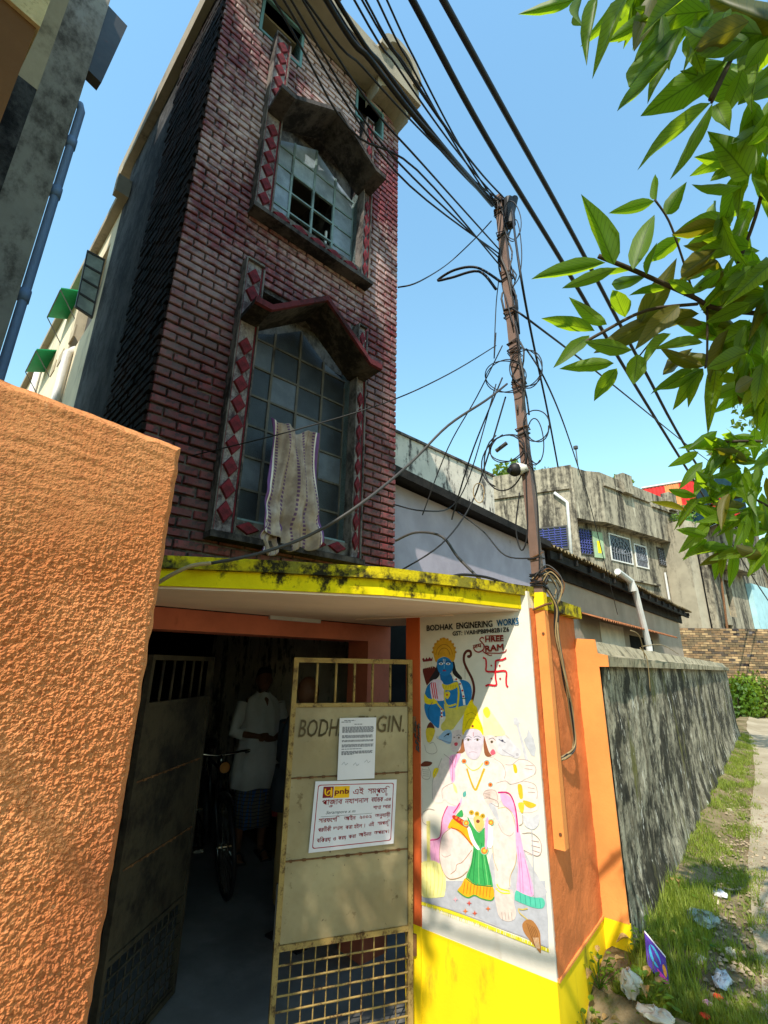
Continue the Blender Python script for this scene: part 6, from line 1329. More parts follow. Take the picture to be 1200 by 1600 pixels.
# twigs and branches
BR = MB()
def twig(pts, r): BR.tube(smooth_path([at_d(p_[:2], p_[2]) for p_ in pts], 4), r, 6)
for pts, r in (([(1300, 485, 1.9), (1200, 490, 1.85), (1120, 482, 1.8), (1085, 465, 1.78), (1030, 440, 1.76), (985, 420, 1.75), (935, 400, 1.75)], .009), ([(1085, 465, 1.78), (1065, 400, 1.76), (1045, 345, 1.75), (1023, 312, 1.75)], .004), ([(1090, 475, 1.78), (1010, 485, 1.75), (940, 520, 1.74), (905, 540, 1.74)], .006), ([(1120, 482, 1.8), (1150, 420, 1.78), (1180, 340, 1.74), (1195, 280, 1.7)], .006), ([(1105, 480, 1.8), (1105, 550, 1.78), (1102, 575, 1.76)], .004), ([(1020, 530, 1.75), (1000, 555, 1.75)], .003), ([(1110, 155, 1.25), (1150, 80, 1.3), (1200, 10, 1.35), (1340, -290, 1.45)], .006), ([(1112, 160, 1.25), (1140, 100, 1.28)], .004), ([(930, -20, 1.25), (1010, -40, 1.3), (1150, -90, 1.35), (1340, -290, 1.45)], .006), ([(1300, 700, 2.9), (1200, 690, 2.8), (1130, 690, 2.75)], .008), ([(1300, 860, 2.9), (1180, 780, 2.8), (1110, 790, 2.75)], .007)): twig(pts, r)
tk = Vector(TR.location)
hub = Vector((2.1, 1.9, 3.2))
BR.tube(smooth_path([hub, at_d((1400, 470, ), 2.0), at_d((1300, 485), 1.9)], 4), [.05 - .04 * k / 8 for k in range(9)], 8); BR.tube(smooth_path([hub, at_d((1480, -330), 1.7), at_d((1340, -290), 1.45)], 4), [.05 - .04 * k / 8 for k in range(9)], 8); BR.tube(smooth_path([hub, at_d((1420, 760), 3.0), at_d((1300, 700), 2.9)], 4), [.04 - .03 * k / 8 for k in range(9)], 8); BR.tube(smooth_path([hub, Vector((.9, .3, 4.2)), Vector((.3, -.4, 4.4)), Vector((-1.2, -1.2, 5.25))], 4), [.05 - .04 * k / 12 for k in range(13)], 8)  # last bough added to carry the unseen leaves that shade the gate
BR.build('branch', MAT['bark'], TR, smooth=True)
g = MB(); g.tube(smooth_path([tk, tk + Vector((-.05, .1, 1.4)), hub, hub + Vector((.2, .2, 1.6))], 5), [.13 - .006 * k for k in range(16)], 10); g.build('trunk', MAT['bark'], TR, smooth=True)
# fill the dense right side
def spray(cpx, d, n, L_, ang, spread=1.2):
    n = int(n * 1.15); L_ *= .9
    for k in range(n):
        a = ang + lr.uniform(-spread, spread); r0 = lr.uniform(0, 26); b = (cpx[0] + lr.uniform(-30, 30), cpx[1] + lr.uniform(-24, 24)); ll = L_ * lr.uniform(.7, 1.15)
        B_ = at_d(b, d + lr.uniform(-.12, .12)); T_ = at_d((b[0] + ll * math.cos(a), b[1] + ll * math.sin(a)), d + lr.uniform(-.2, .2)); add_leaf(B_, T_, ll * .29 / FPX * d * 1.1, lr.choice((0, 0, 0, 0, 0, 1)))
for c_, d, n, L_, ang in (((1150, 330), 1.75, 9, 90, 2.4), ((1180, 400), 1.7, 10, 95, 2.2), ((1140, 420), 1.8, 8, 85, 2.8), ((1190, 470), 1.8, 9, 90, 2.4), ((1150, 520), 1.85, 10, 90, 2.6), ((1190, 560), 1.85, 10, 85, 2.3), ((1100, 560), 1.85, 6, 80, 2.7), ((1180, 240), 1.6, 8, 110, 2.2), ((1200, 150), 1.4, 7, 140, 2.3), ((1190, 40), 1.3, 8, 140, 2.4), ((1080, 20), 1.3, 8, 130, 2.2), ((1000, -20), 1.3, 7, 110, 2.0), ((1195, 610), 2.0, 8, 80, 2.5),
    ((1150, 690), 2.8, 14, 58, 2.7), ((1190, 700), 2.8, 14, 60, 2.5), ((1120, 720), 2.8, 10, 56, 2.5), ((1170, 750), 2.8, 14, 58, 2.4), ((1140, 790), 2.75, 14, 62, 2.8), ((1190, 800), 2.8, 12, 62, 2.5), ((1130, 840), 2.75, 9, 66, 2.6), ((1180, 850), 2.8, 10, 66, 2.4), ((1070, 775), 2.7, 4, 66, 2.9)): spray(c_, d, n, L_, ang)
def leaf_area(l_):
    q = project(l_[0] + l_[1] @ Vector((l_[2][0] * .5, 0, 0))); return (l_[2][0] * l_[2][1] / max(q[2], .1) ** 2) if (q[2] > 0 and -60 < q[0] < 1260 and -80 < q[1] < 1600) else 0
LEAVES.sort(key=leaf_area, reverse=True)
LEAVES = [q for q in LEAVES]
for k, (p0, R_, s_, mi) in enumerate(LEAVES[:300]): place('leaf', LMESH[k % 6][mi], TR, p0, R_, s_)
# unseen rest of the crown, plus leaf clouds added to shade gate and lane
def leaf_cloud(mb, c, r, n, L_, rnd):
    for _ in range(n):
        while True:
            v = Vector((rnd.uniform(-1, 1), rnd.uniform(-1, 1), rnd.uniform(-1, 1)))
            if v.length < 1: break
        q = Vector(c) + Vector((v.x * r[0], v.y * r[1], v.z * r[2])); x = Vector((rnd.gauss(0, 1), rnd.gauss(0, 1), rnd.gauss(-.5, .5))).normalized(); y = x.orthogonal().normalized(); y = Matrix.Rotation(rnd.uniform(0, 6.3), 3, x) @ y
        l_ = L_ * rnd.uniform(.7, 1.2); w = y * l_ * .17; k = len(mb.v)
        mb.v += [q, q + x * l_ * .35 + w, q + x * l_ * .7 + w * .8, q + x * l_, q + x * l_ * .7 - w * .8, q + x * l_ * .35 - w]; mb.f.append((k, k+1, k+2, k+3, k+4, k+5)); mb.m.append(0)
g = MB(); cl_ = random.Random(4)
for k, (p0, R_, s_, mi) in enumerate(LEAVES[300:]):
    x = R_ @ Vector((1, 0, 0)); y = R_ @ Vector((0, 1, 0)); l_, w = s_[0], s_[1] * .5; n0 = len(g.v)
    g.v += [p0, p0 + x * l_ * .35 + y * w, p0 + x * l_ * .7 + y * w * .8, p0 + x * l_, p0 + x * l_ * .7 - y * w * .8, p0 + x * l_ * .35 - y * w]; g.f.append(tuple(range(n0, n0 + 6))); g.m.append(0)
for c_, r_, n in (((1.5, 2.2, 4.2), (.7, .9, .8), 420), ((1.9, .9, 4.6), (.9, .9, .8), 420), ((1.3, .3, 5.0), (.8, .7, .6), 300), ((2.6, 2.6, 5.2), (1.1, 1.2, .9), 420), ((1.9, 3.2, 2.6), (.5, .9, .7), 260), ((.85, -.2, 4.3), (.75, .55, .45), 150), ((1.0, -1.0, 5.2), (.8, .7, .5), 260), ((-1.15, -1.25, 5.35), (.62, .6, .45), 420), ((-1.5, -.85, 5.0), (.4, .4, .4), 160)): leaf_cloud(g, c_, r_, n, .2, cl_)
tag(g.build('foliage', LM[0], TR, recalc=False), kind='stuff')
# feathery tree farther back
q = at_d((1225, 610), 9); shrub('background_tree', 'feathery pale green tree behind the overhanging leaves at right edge', 'tree', (q.x, q.y, q.z), (.9, 1.0, 1.5), 900, .16, MAT['leaf_far'], ground=0)

# ================================================================== GRASS, WEEDS, LITTER
rg_ = random.Random(33)
g = MB()
def blade(x, y, h, lean):
    z = ground_z(x, y); a = rg_.uniform(0, 6.28); dx, dy = math.cos(a), math.sin(a); w = rg_.uniform(.0025, .005); k = len(g.v)
    g.v += [Vector((x - dy * w, y + dx * w, z)), Vector((x + dy * w, y - dx * w, z)), Vector((x + dx * lean, y + dy * lean, z + h))]; g.f.append((k, k+1, k+2)); g.m.append(0)
cnt = 0
while cnt < 26000:
    y = 3.35 + 13.5 * rg_.random() ** 1.9; x = rg_.uniform(-.98, lane_edge(y) + .08 + .1 * noise.noise((y * 2, 0, 0)))
    d = noise.noise((x * 3.2, y * 2.2, 5)) + .35 * noise.noise((x * 11, y * 9, 2))
    if d < -.02 and rg_.random() < .88: continue
    blade(x, y, rg_.uniform(.015, .06) * (1.0 + .4 * d), rg_.uniform(.01, .05)); cnt += 1
for _ in range(1500):
    x = rg_.uniform(-.92, -.6); y = rg_.uniform(3.5, 4.9); blade(x, y, rg_.uniform(.05, .16), rg_.uniform(.02, .08))
tag(g.build('grass', MAT['grass'], recalc=False), 'short green grass growing along the foot of grey wall', 'grass', kind='stuff')
g = MB()
for _ in range(900):                                                   # pebbles, dry leaves on the lane edge
    y = 3.4 + 6 * rg_.random() ** 1.5; x = lane_edge(y) + rg_.uniform(-.25, .3); z = ground_z(x, y) + .014; s_ = rg_.uniform(.006, .022); a = rg_.uniform(0, 6.28)
    P = [(x + s_ * math.cos(a + t), y + s_ * math.sin(a + t), z) for t in (0, 1.5, 3.1, 4.6)]; T = (x, y, z + s_ * .6); k = len(g.v); g.v += [Vector(q) for q in P] + [Vector(T)]
    for j in range(4): g.f.append((k + j, k + (j + 1) % 4, k + 4)); g.m.append(0)
tag(g.build('gravel', paint('gravel', srgb(150, 132, 108), .3, .95), recalc=False), 'loose stones and rubble at the lane edge', 'gravel', kind='stuff')
WLM = [leaf_mesh(.1, .2, 0, 50 + k).mesh('leaf', MAT['weed'], (0, 0, 0), True, False) for k in range(2)]; WDM = leaf_mesh(.3, .5, 0, 60).mesh('leaf', MAT['dry_leaf'], (0, 0, 0), True, False)
def weed(x, y, n, h, label, dry=.1, spread=.12):
    z0 = ground_z(x, y); r = thing('weed', label, 'weed', (x, y, z0), 'weeds at the foot of the wall')
    st = MB()
    for k in range(n):
        a = rg_.uniform(0, 6.28); rr = rg_.uniform(.02, spread); hh = h * rg_.uniform(.35, 1.0); b = Vector((x + rr * math.cos(a), y + rr * math.sin(a), z0 + hh))
        d_ = Vector((math.cos(a), math.sin(a), rg_.uniform(-.1, .7))).normalized(); yv = d_.cross(Vector((0, 0, 1))).normalized(); zv = yv.cross(d_); zv = zv if zv.z > 0 else -zv
        isd = rg_.random() < dry; l_ = rg_.uniform(.03, .055) * (1.5 if isd else 1)
        place('leaf', WDM if isd else WLM[k % 2], r, b, Matrix((d_, zv.cross(d_), zv)).transposed(), (l_, l_ * .62, l_))
        if k % 3 == 0: st.tube([(x, y, z0), b], .0025, 4)
    st.build('stem', MAT['weed'], r)
for (px, pz, n, h, lab, dr) in (((905, 1560), .0, 44, .16, 'leafy weed clump at the yellow base of the pier corner', .25), ((935, 1530), .0, 36, .14, 'bushy weed against yellow pier base beside the plastic bag', .2), ((960, 1590), .0, 34, .12, 'weed clump with dry leaves at the picture bottom', .45), ((1010, 1560), .0, 44, .13, 'bright green weed patch right of the plastic bag', .05), ((1040, 1590), .0, 30, .1, 'low weed at the bottom right of the plastic sheet', .2), ((1008, 1500), .0, 24, .14, 'weed growing beside the purple carton', .05), ((1080, 1478), 0, 22, .06, 'small creeping weed near the clear plastic pouch', .1), ((1065, 1405), 0, 20, .06, 'small weed in the shaded grass below the grey wall', .05)):
    q = at_z(px, .02); weed(max(q.x, -1.06), q.y, n, h, lab, dr)
def crumple(c, r, n, seed, up=1.0):
    b = MB(); rr = random.Random(seed)
    b.grid(lambda a, t: tuple(Vector(c) + Vector((r[0] * math.sin(math.pi * t) * math.cos(6.283 * a), r[1] * math.sin(math.pi * t) * math.sin(6.283 * a), r[2] * (math.cos(math.pi * t) * .5 + .5))) * 1.0 + Vector([.6 * min(r) * noise.noise(Vector((math.cos(6.283 * a) * 2.2, math.sin(6.283 * a) * 2.2, t * 5 + seed + k * 9))) for k in range(3)])), n, n // 2); b.uv = []
    return b
def plastic(name, c, alpha):
    m = NM(name, .25, .6); m.col(c); t = m.n.new('ShaderNodeBsdfTransparent'); mx = m.n.new('ShaderNodeMixShader'); mx.inputs[0].default_value = alpha
    m.lk(m.b.outputs[0], mx.inputs[2]); m.lk(t.outputs[0], mx.inputs[1]); m.lk(mx.outputs[0], m.n['Material Output'].inputs['Surface']); m.bump(m.noise(30, 4), .6, .01); return m.m
q = at_z((985, 1545), .04); tag(crumple((q.x, q.y, .0), (.05, .045, .12), 26, 1).build('plastic_bag', plastic('clear_plastic', srgb(220, 216, 204), .5), None, smooth=True), 'crumpled translucent plastic bag against the yellow pier foot', 'plastic bag')
q = at_z((1025, 1588), .03); tag(crumple((q.x, q.y, .02), (.09, .05, .035), 26, 2).build('plastic_sheet', plastic('milky_plastic', srgb(226, 214, 196), .65), None, smooth=True), 'milky torn plastic sheet at the bottom edge of the picture', 'plastic sheet')
q = at_z((1098, 1440), .03); tag(crumple((q.x, q.y, .02), (.09, .10, .06), 26, 3).build('plastic_bag', plastic('grey_plastic', srgb(150, 160, 150), .85), None, smooth=True), 'grey green crumpled plastic bag lying in the shaded grass', 'plastic bag')
q = at_z((1128, 1535), .02); tag(crumple((q.x, q.y, .015), (.04, .10, .035), 26, 4).build('plastic_pouch', plastic('clear_pouch', srgb(200, 204, 214), .7), None, smooth=True), 'clear crumpled plastic pouch in the shade near the lane', 'pouch')
q = at_z((1125, 1398), .02); tag(crumple((q.x, q.y, .01), (.05, .06, .03), 18, 5).build('paper_scrap', MAT['paper'], None, smooth=True), 'pale grey paper scrap in the grass before the lane', 'scrap')
CB = at_z((1030, 1520), .03); c0, c1 = at_z((1035, 1545), .03), at_x((1009, 1460), -.80)
CT_ = thing('printed_carton', 'torn purple printed carton with blue oval leaning in the weeds', 'carton', (CB.x, CB.y, .0))
pv = [at_x((1008, 1458), -.79), at_x((1038, 1495), -.74), at_x((1046, 1540), -.72), at_x((1008, 1495), -.77)]
cq = [Vector((-.80, 4.13, .24)), Vector((-.70, 4.05, .19)), Vector((-.66, 3.92, .02)), Vector((-.80, 4.0, .03))]
cq = [at_d((1007, 1457), 2.76), at_d((1040, 1497), 2.66), at_d((1047, 1545), 2.55), at_d((1012, 1510), 2.64)]
nn_ = (cq[1] - cq[0]).cross(cq[3] - cq[0]).normalized(); nn_ = nn_ if nn_.dot(EYE - cq[0]) > 0 else -nn_
def cqp(s_, t_, o=0.): return (cq[0].lerp(cq[1], s_)).lerp(cq[3].lerp(cq[2], s_), t_) + nn_ * o
g = MB(); g.prism([cqp(s_, t_, -.012) for s_, t_ in ((0, 0), (1, 0), (1, 1), (0, 1))], [cqp(s_, t_) for s_, t_ in ((0, 0), (1, 0), (1, 1), (0, 1))]); g.build('panel', flat('carton_purple', (84, 50, 150)), CT_)
g = MB(); g.prism([cqp(s_, t_, -.02) for s_, t_ in ((0, -.06), (1, -.06), (1, 0), (0, 0))], [cqp(s_, t_, .004) for s_, t_ in ((0, -.06), (1, -.06), (1, 0), (0, 0))]); g.build('white_edge', MAT['paper'], CT_)
g = MB(); g.poly([cqp(.42 + .28 * math.cos(a), .42 + .3 * math.sin(a), .002) for a in [k * .314 for k in range(20)]]); g.build('blue_oval', flat('carton_blue', (70, 170, 206)), CT_, recalc=False)
g = MB(); g.poly([cqp(.85 + .1 * math.cos(a), .55 + .2 * math.sin(a), .002) for a in [k * .52 for k in range(12)]]); g.build('orange_spot', flat('carton_orange', (236, 150, 50)), CT_, recalc=False)
g = MB(); g.poly([cqp(s_, t_, .003) for s_, t_ in ((.45, .75), (.95, .78), (1, 1), (.6, 1.0))]); g.build('pink_patch', flat('carton_pink', (226, 60, 160)), CT_, recalc=False)
for px, lab, c_ in (((1122, 1558), 'crumpled orange red wrapper lying among the weeds', (206, 70, 40)), ((1105, 1568), 'small pink and white wrapper scrap among the weeds', (226, 160, 190)), ((1102, 1588), 'red orange wrapper piece at the picture bottom', (200, 60, 36))):
    q = at_z(px, .02); tag(crumple((q.x, q.y, .015), (.022, .02, .015), 14, px[0]).build('wrapper', flat('wrap_%d' % px[0], c_), None), lab, 'wrapper', 'wrappers in the weeds')
for px, r, lab in (((1140, 1485), .03, 'small pale stone in the shaded grass'), ((1092, 1498), .035, 'pale yellow round stone under the carton'), ((1140, 1265), .03, 'flat beige stone in the sunny grass'), ((1118, 1408), .03, 'whitish stone at the grass edge')):
    q = at_z(px, .02); tag(crumple((q.x, q.y, .0), (r, r * 1.2, r), 14, px[1]).build('stone', paint('stone_%d' % px[1], srgb(196, 182, 156), .15), None, smooth=False), lab, 'stone')

# ================================================================== PEOPLE
def bake(mods_obj):
    bpy.context.view_layer.update(); dg = bpy.context.evaluated_depsgraph_get(); me = bpy.data.meshes.new_from_object(mods_obj.evaluated_get(dg)); return me
SKIN_M = paint('skin_brown', srgb(112, 74, 52), .1, .55, 8, .1, 60); HAIR_M = paint('hair_black', srgb(22, 20, 20), .1, .6, 20, .2, 80)
def person(label, base, yaw, S, arms, cloth, loc_name='person', legs=.1):
    root = thing(loc_name, label, 'person', base, None, 0)
    cy, sy = math.cos(yaw), math.sin(yaw)
    fr = lambda a, b, c: Vector(base) + Vector((a * cy - b * sy, a * sy + b * cy, c)) * S          # a: to the person's left, b: forward, c: up
    g = MB(fr)
    for s_ in (-1, 1):
        g.tube([(s_*.09, 0, .93), (s_*.10, .02, .72), (s_*.105, .03, .49), (s_*.11, -.005, .30), (s_*.11, -.02, .09), (s_*.11, -.01, .05)], [.085, .078, .056, .055, .038, .04], 12)
        g.tube([(s_*.11, -.05, .035), (s_*.115, .03, .045), (s_*.12, .12, .03), (s_*.122, .18, .022)], [.034, .038, .036, .02], 10)
        for k in range(5): g.tube([(s_*(.09 + .016*k), .16, .018), (s_*(.088 + .018*k), .20 - .008*k, .014)], .011, 6)
    g.tube([(0, 0, .86), (0, .01, .98), (0, .015, 1.12), (0, .01, 1.28), (0, -.01, 1.38), (0, -.012, 1.43)], [.14, .15, .145, .16, .12, .06], 16)
    g.tube([(-.16, -.01, 1.345), (0, -.01, 1.37), (.16, -.01, 1.345)], [.055, .075, .055], 10)
    g.tube([(0, -.012, 1.38), (0, .005, 1.50)], [.055, .05], 12)
    hc = (0, .02, 1.575)
    g.sphere(hc, (.076, .094, .115), 18, 14); g.sphere((0, .055, 1.515), (.052, .05, .055), 12, 10)
    g.tube([(0, .105, 1.585), (0, .125, 1.55), (0, .105, 1.54)], [.010, .016, .012], 8)             # nose
    for s_ in (-1, 1): g.sphere((s_*.078, .005, 1.565), (.012, .024, .034), 8, 8); g.sphere((s_*.032, .098, 1.58), (.015, .010, .009), 8, 6)
    g.tube([(-.024, .100, 1.512), (0, .108, 1.512), (.024, .100, 1.512)], .008, 6)
    for sh, el, wr, fing in arms:
        g.tube([sh, [(sh[i] + el[i]) / 2 for i in range(3)], el, [(wr[i] + el[i]) / 2 for i in range(3)], wr], [.054, .050, .040, .037, .027], 12)
        W_ = Vector(wr); f_ = Vector(fing).normalized(); sd_ = f_.cross(Vector((0, 0, 1))); sd_ = sd_.normalized() if sd_.length > .1 else Vector((0, 1, 0)); up_ = sd_.cross(f_)
        g.tube([W_, W_ + f_ * .05, W_ + f_ * .095], [.026, .036, .034], 10)
        for k in range(4):
            b = W_ + f_ * .085 + sd_ * (.027 - .018 * k); l_ = (.07, .08, .075, .06)[k]; g.tube([b, b + f_ * l_ * .5 - up_ * .006, b + f_ * l_ * .85 - up_ * .026], [.0105, .0095, .008], 7)
        b = W_ + f_ * .03 + sd_ * .03; g.tube([b, b + f_ * .03 + sd_ * .028, b + f_ * .06 + sd_ * .03 - up_ * .01], [.013, .011, .009], 7)
    tmp = bpy.data.objects.new('tmp', g.mesh('body', SKIN_M, base, True)); COL.objects.link(tmp)
    m = tmp.modifiers.new('r', 'REMESH'); m.mode = 'VOXEL'; m.voxel_size = .0085 * S; m.use_smooth_shade = True
    m2 = tmp.modifiers.new('s', 'SMOOTH'); m2.factor = .5; m2.iterations = 4
    me = bake(tmp); bpy.data.objects.remove(tmp); me.materials.clear(); me.materials.append(SKIN_M)
    o = bpy.data.objects.new('body', me); COL.objects.link(o); o.parent = root
    if cloth.get('hair'):
        h = MB(fr); h.grid(lambda a, b: (.081*math.sin(math.pi*.62*b)*math.cos(6.283*a), .012 + .099*math.sin(math.pi*.62*b)*math.sin(6.283*a) - .02*b, 1.585 + .112*math.cos(math.pi*.62*b) + (.06*b if math.sin(6.283*a) > .2 else 0)), 24, 8); h.uv = []
        h.build('hair', HAIR_M, root, smooth=True)
    def loft(rings, mat, nm, folds=9, amp=.012, n=40):
        q = MB(fr)
        R_ = []
        for (cx_, cy_, z, rx, ry) in rings: R_.append([q.pt((cx_ + rx * math.cos(t) * (1 + amp / max(rx, .05) * math.sin(folds * t + z * 7)), cy_ + ry * math.sin(t) * (1 + amp / max(ry, .05) * math.sin(folds * t + z * 5 + 1)), z + .008 * math.sin(5 * t))) for t in [6.2832 * k / n for k in range(n)]])
        for a, b in zip(R_, R_[1:]):
            for k in range(n): q.face((a[k], a[(k+1) % n], b[(k+1) % n], b[k]))
        ob = q.build(nm, mat, root, smooth=True); ob.modifiers.new('t', 'SOLIDIFY').thickness = .004
    if 'shirt' in cloth:
        z0 = cloth.get('hem', .62)
        loft([(0, .01, z0, .262, .205), (0, .012, z0 + .12, .245, .195), (0, .015, z0 + .26, .225, .185), (0, .015, .98, .19, .165), (0, .015, 1.15, .185, .165), (0, .01, 1.28, .19, .155), (0, -.005, 1.38, .155, .10), (0, -.008, 1.43, .085, .075), (0, -.005, 1.45, .072, .068)], cloth['shirt'], 'shirt')
        for sh, el, wr, fing in arms:
            q = MB(fr); S_, E_, W_ = Vector(sh), Vector(el), Vector(wr); e = E_.lerp(W_, cloth.get('sleeve', .5)); q.tube([S_ + Vector((0, 0, .01)), S_.lerp(E_, .5), E_, e], [.072, .070, .062, .064], 14, cap=False)
            ob = q.build('sleeve', cloth['shirt'], root, smooth=True); ob.modifiers.new('t', 'SOLIDIFY').thickness = .003
    loft([(0, .03, cloth.get('low', .30), .175, .15), (0, .03, .45, .18, .15), (0, .02, .62, .18, .145), (0, .01, .80, .165, .135), (0, .01, .96, .15, .13)], cloth['wrap'], 'lower_cloth', 13, .014)
    q = MB(fr)
    for s_ in (-1, 1):
        q.box((s_*.118 - .05, -.09, .0), (s_*.118 + .05, .205, .018)); q.tube([(s_*.118 - .05, .09, .03), (s_*.118, .10, .075), (s_*.118 + .05, .09, .03)], .012, 6)
    q.build('sandals', MAT['cable'], root)
    return root, fr
def check_mat():
    m = NM('checked_lungi', .9, .1); w = m.n.new('ShaderNodeTexWave'); w.inputs['Scale'].default_value = 9; w2 = m.n.new('ShaderNodeTexWave'); w2.bands_direction = 'Z'; w2.inputs['Scale'].default_value = 9
    m.lk(m.coord(), w.inputs[0]); m.lk(m.coord(), w2.inputs[0]); c = m.mix(m.ramp(w.outputs[1], .75, .85), srgb(104, 98, 90), srgb(60, 96, 150)); c = m.mix(m.ramp(w2.outputs[1], .8, .9), c, srgb(60, 60, 66)); m.col(c); return m.m
KURTA = paint('white_cotton', srgb(214, 212, 208), .06, .9, 6, .3, 30)
f1_ = at_z((388, 1338), FLOOR_Z); v1 = (EYE - f1_); yaw1 = math.atan2(-v1.x, v1.y) + .25
SCL = 1.16
P1, P1F = person('standing person in white kurta and checked wrap inside the dark workshop', (f1_.x, f1_.y, FLOOR_Z), yaw1, SCL,
    [((.185, -.01, 1.34), (.26, .05, 1.08), (.06, .22, 1.06), (-1, .25, .05)), ((-.185, -.01, 1.34), (-.27, -.02, 1.07), (-.10, .21, 1.03), (1, .2, .1))],
    dict(shirt=KURTA, wrap=check_mat(), hair=True, hem=.60, sleeve=.45, low=.27))
q0 = P1F(-.20, .22, .60); g = MB(P1F); g.prism([(-.30, .20, .36), (-.14, .20, .36), (-.10, .20, .54), (-.27, .20, .56)], [(-.30, .212, .36), (-.14, .212, .36), (-.10, .212, .54), (-.27, .212, .56)]); g.tube([(-.2, .206, .55), (-.16, .21, .74)], .012, 6); g.tube([(-.22, .206, .37), (-.23, .206, .27)], .012, 6)
tag(g.build('hand_fan', paint('fan_red', srgb(150, 44, 40), .1)), 'dull red hand fan hanging in front of the white kurta person', 'fan')
f2_ = at_z((540, 1500), FLOOR_Z); hd = at_z((500, 1062), 1.52); f2 = Vector((-3.05, 2.95, FLOOR_Z)); 
f2 = at_d((478, 1090), 4.15); f2.z = FLOOR_Z; v2 = (EYE - f2); yaw2 = math.atan2(-v2.x, v2.y) + 2.3
P2, P2F = person('balding person seen from behind through the gate bars, yellow wrap below', tuple(f2), yaw2, 1.13,
    [((.185, -.01, 1.34), (.24, .02, 1.08), (.14, .20, 1.0), (-.6, .8, 0)), ((-.185, -.01, 1.34), (-.24, .02, 1.08), (-.14, .20, 1.0), (.6, .8, 0))],
    dict(shirt=paint('dark_shirt', srgb(60, 66, 70), .1, .9), wrap=paint('yellow_wrap', srgb(190, 160, 104), .1, .9), hair=False, hem=.80, sleeve=.1, low=.22))
# made-up glowing panel for a bluish bright spot of unknown source
q = at_d((443, 1143), 5.6); ph = MB(); d_ = (EYE - q).normalized(); rx = d_.cross(Vector((0, 0, 1))).normalized(); uz = rx.cross(d_); pf_ = frame(q, rx, d_, uz)
ph.v = []; ph.fr = pf_; ph.prism([(-.045, -.006, .03), (.04, -.006, -.012), (.05, -.006, -.045), (-.035, -.006, -.005)], [(-.045, .0, .03), (.04, .0, -.012), (.05, .0, -.045), (-.035, .0, -.005)])
em = NM('added_glow_panel', .4, .3); em.b.inputs['Emission Color'].default_value = srgb(200, 214, 255); em.b.inputs['Emission Strength'].default_value = .5; em.col(srgb(40, 50, 80))
tag(ph.build('added_glow_panel', em.m), 'small added glowing panel for a bluish bright spot in the dark workshop beside the gate leaf', 'added panel')

# ================================================================== BICYCLE
bp = at_z((350, 1403), FLOOR_Z); vd = Vector((bp.x, bp.y, 0)).normalized(); a_ = rad(14); rear = Vector((vd.x * math.cos(a_) - vd.y * math.sin(a_), vd.x * math.sin(a_) + vd.y * math.cos(a_), 0))
side = Vector((-rear.y, rear.x, 0)); lean = Vector((0, 0, 1)) + side * .10; lean.normalize()
BK = 1.17
BCF = lambda a, b, c: Vector((bp.x, bp.y, FLOOR_Z)) + (rear * a + side * b + lean * c) * BK     # a: towards the rear wheel
BI = thing('bicycle', 'black roadster bicycle with chrome lamp parked inside behind the dark gate leaf', 'bicycle', (bp.x, bp.y, FLOOR_Z))
RB_ = MAT['cable']; CH = NM('chrome', .2, .5, 1.0); CH.col(srgb(190, 184, 170)); CHM = CH.m; BLKM = paint('black_enamel', srgb(28, 27, 28), .1, .35, 8, 0, spec=.5)
R0 = .345
def wheel(a):
    c = (a, 0, R0 + .0); q = MB(BCF); pts = [(a + R0 * math.cos(t) * .955, 0, R0 + R0 * .955 * math.sin(t)) for t in [6.2832 * k / 40 for k in range(41)]]; q.tube(pts, .02, 10); w = q.build('wheel', RB_, BI, smooth=True)
    q = MB(BCF); q.tube([(a + (p_[0] - a) * .93, 0, R0 + (p_[2] - R0) * .93) for p_ in pts], .011, 8); q.build('rim', CHM, w, smooth=True)
    q = MB(BCF)
    for k in range(32):
        t = 6.2832 * k / 32; s_ = .025 if k % 2 else -.025; q.tube([(a + .02 * math.cos(t + 1.2), s_, R0 + .02 * math.sin(t + 1.2)), (a + R0 * .88 * math.cos(t), 0, R0 + R0 * .88 * math.sin(t))], .0022, 4)
    tag(q.build('spokes', CHM, w), kind='stuff'); q = MB(BCF); q.tube([(a, -.05, R0), (a, .05, R0)], .02, 10); q.build('hub', CHM, w)
wheel(0.0); wheel(1.14)
q = MB(BCF)
for pts, r in (([(0.20, 0, .92), (.17, 0, .78)], .018), ([(.19, 0, .86), (.70, 0, .86)], .015), ([(.18, 0, .78), (.62, 0, .30)], .016), ([(.70, 0, .92), (.62, 0, .30)], .016)): q.tube(pts, r, 10)
for s_ in (-.06, .06): q.tube([(.70, s_ * .3, .84), (1.14, s_, R0)], .009, 8); q.tube([(.62, s_ * .6, .30), (1.14, s_, R0)], .010, 8)
q.build('frame', BLKM, BI, smooth=True)
for s_ in (-.05, .05): q = MB(BCF); q.tube([(.17, s_ * .8, .77), (.12, s_, .60), (0, s_, R0)], .012, 8); q.build('fork', BLKM, BI, smooth=True)
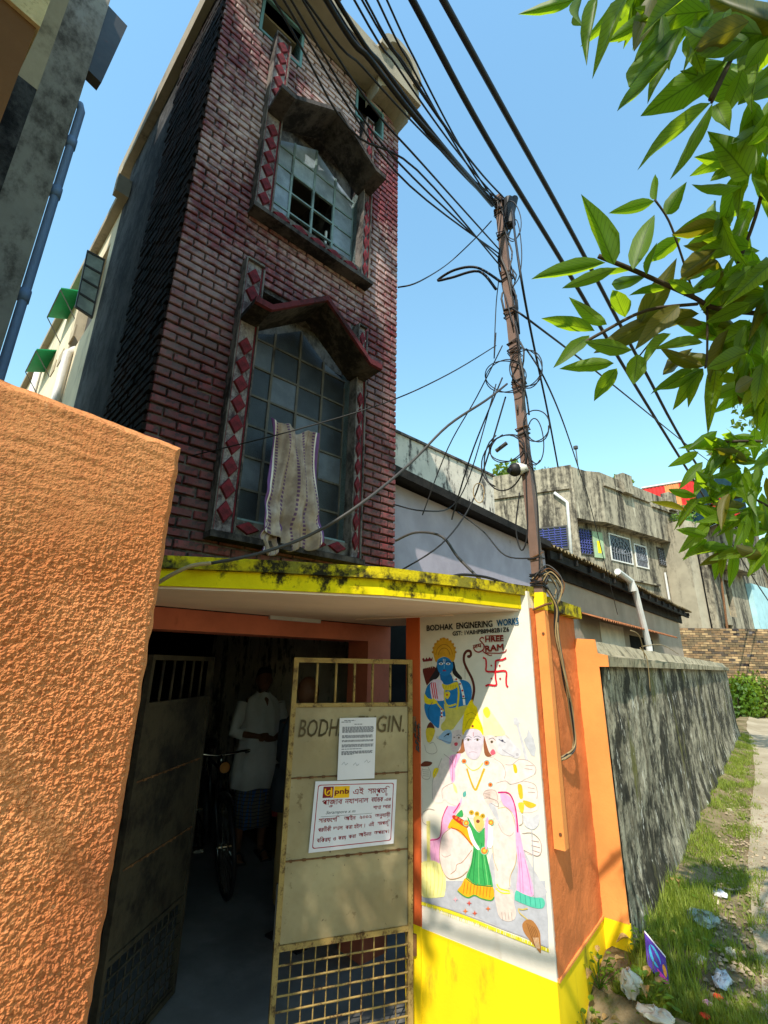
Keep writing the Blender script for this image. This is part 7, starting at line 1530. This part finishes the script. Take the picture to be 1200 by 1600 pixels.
q = MB(BCF); q.tube(smooth_path([Vector(p_) for p_ in ((.42, -.28, .95), (.30, -.27, .98), (.20, -.18, .99), (.19, 0, .97), (.20, .18, .99), (.30, .27, .98), (.42, .28, .95))], 4), .011, 8); q.tube([(.19, 0, .86), (.19, 0, .98)], .013, 8); q.build('handlebar', CHM, BI, smooth=True)
for s_ in (-.28, .28): q = MB(BCF); q.tube([(.36, s_, .965), (.46, s_, .94)], .017, 8); q.build('grip', RB_, BI)
q = MB(BCF); q.tube([(.12, 0, .90), (.09, 0, .90), (.05, 0, .90)], [.03, .05, .055], 14); q.build('headlamp', CHM, BI, smooth=True)
q = MB(BCF); q.tube([(.045, 0, .90), (.04, 0, .90)], .048, 14); q.build('lamp_glass', paint('amber_glass', srgb(170, 110, 50), .1, .2, 8, 0, spec=.6), BI)
for s_ in (-.035, .035): q = MB(BCF); q.tube([(.13, s_, .94), (.05, s_, .72)], .004, 5); q.build('brake_rod', CHM, BI)
def guard(a, t0, t1):
    q = MB(BCF); P = [t0 + (t1 - t0) * k / 16 for k in range(17)]; R1 = R0 + .035
    for x, y in zip(P, P[1:]):
        for s0, s1, d0, d1 in ((-.035, -.015, .012, 0), (-.015, .015, 0, 0), (.015, .035, 0, .012)):
            q.poly([(a + (R1 - d0) * math.cos(x), s0, R0 + (R1 - d0) * math.sin(x)), (a + (R1 - d1) * math.cos(x), s1, R0 + (R1 - d1) * math.sin(x)), (a + (R1 - d1) * math.cos(y), s1, R0 + (R1 - d1) * math.sin(y)), (a + (R1 - d0) * math.cos(y), s0, R0 + (R1 - d0) * math.sin(y))])
    o = q.build('mudguard', BLKM, BI, recalc=False); o.modifiers.new('t', 'SOLIDIFY').thickness = .002
guard(0, rad(-10), rad(120)); guard(1.14, rad(30), rad(190))
q = MB(BCF); q.prism([(.58, -.03, .97), (.86, -.10, .97), (.86, .10, .97), (.58, .03, .97)], [(.60, -.02, 1.0), (.86, -.09, 1.02), (.86, .09, 1.02), (.60, .02, 1.0)]); q.build('saddle', RB_, BI)
q = MB(BCF); q.tube([(.62, .07, .30), (.50, .08, .20)], .009, 6); q.tube([(.62, -.07, .30), (.74, -.08, .40)], .009, 6); q.box((.46, .08, .18), (.55, .16, .205)); q.box((.70, -.16, .39), (.79, -.08, .415)); q.build('pedals', CHM, BI)
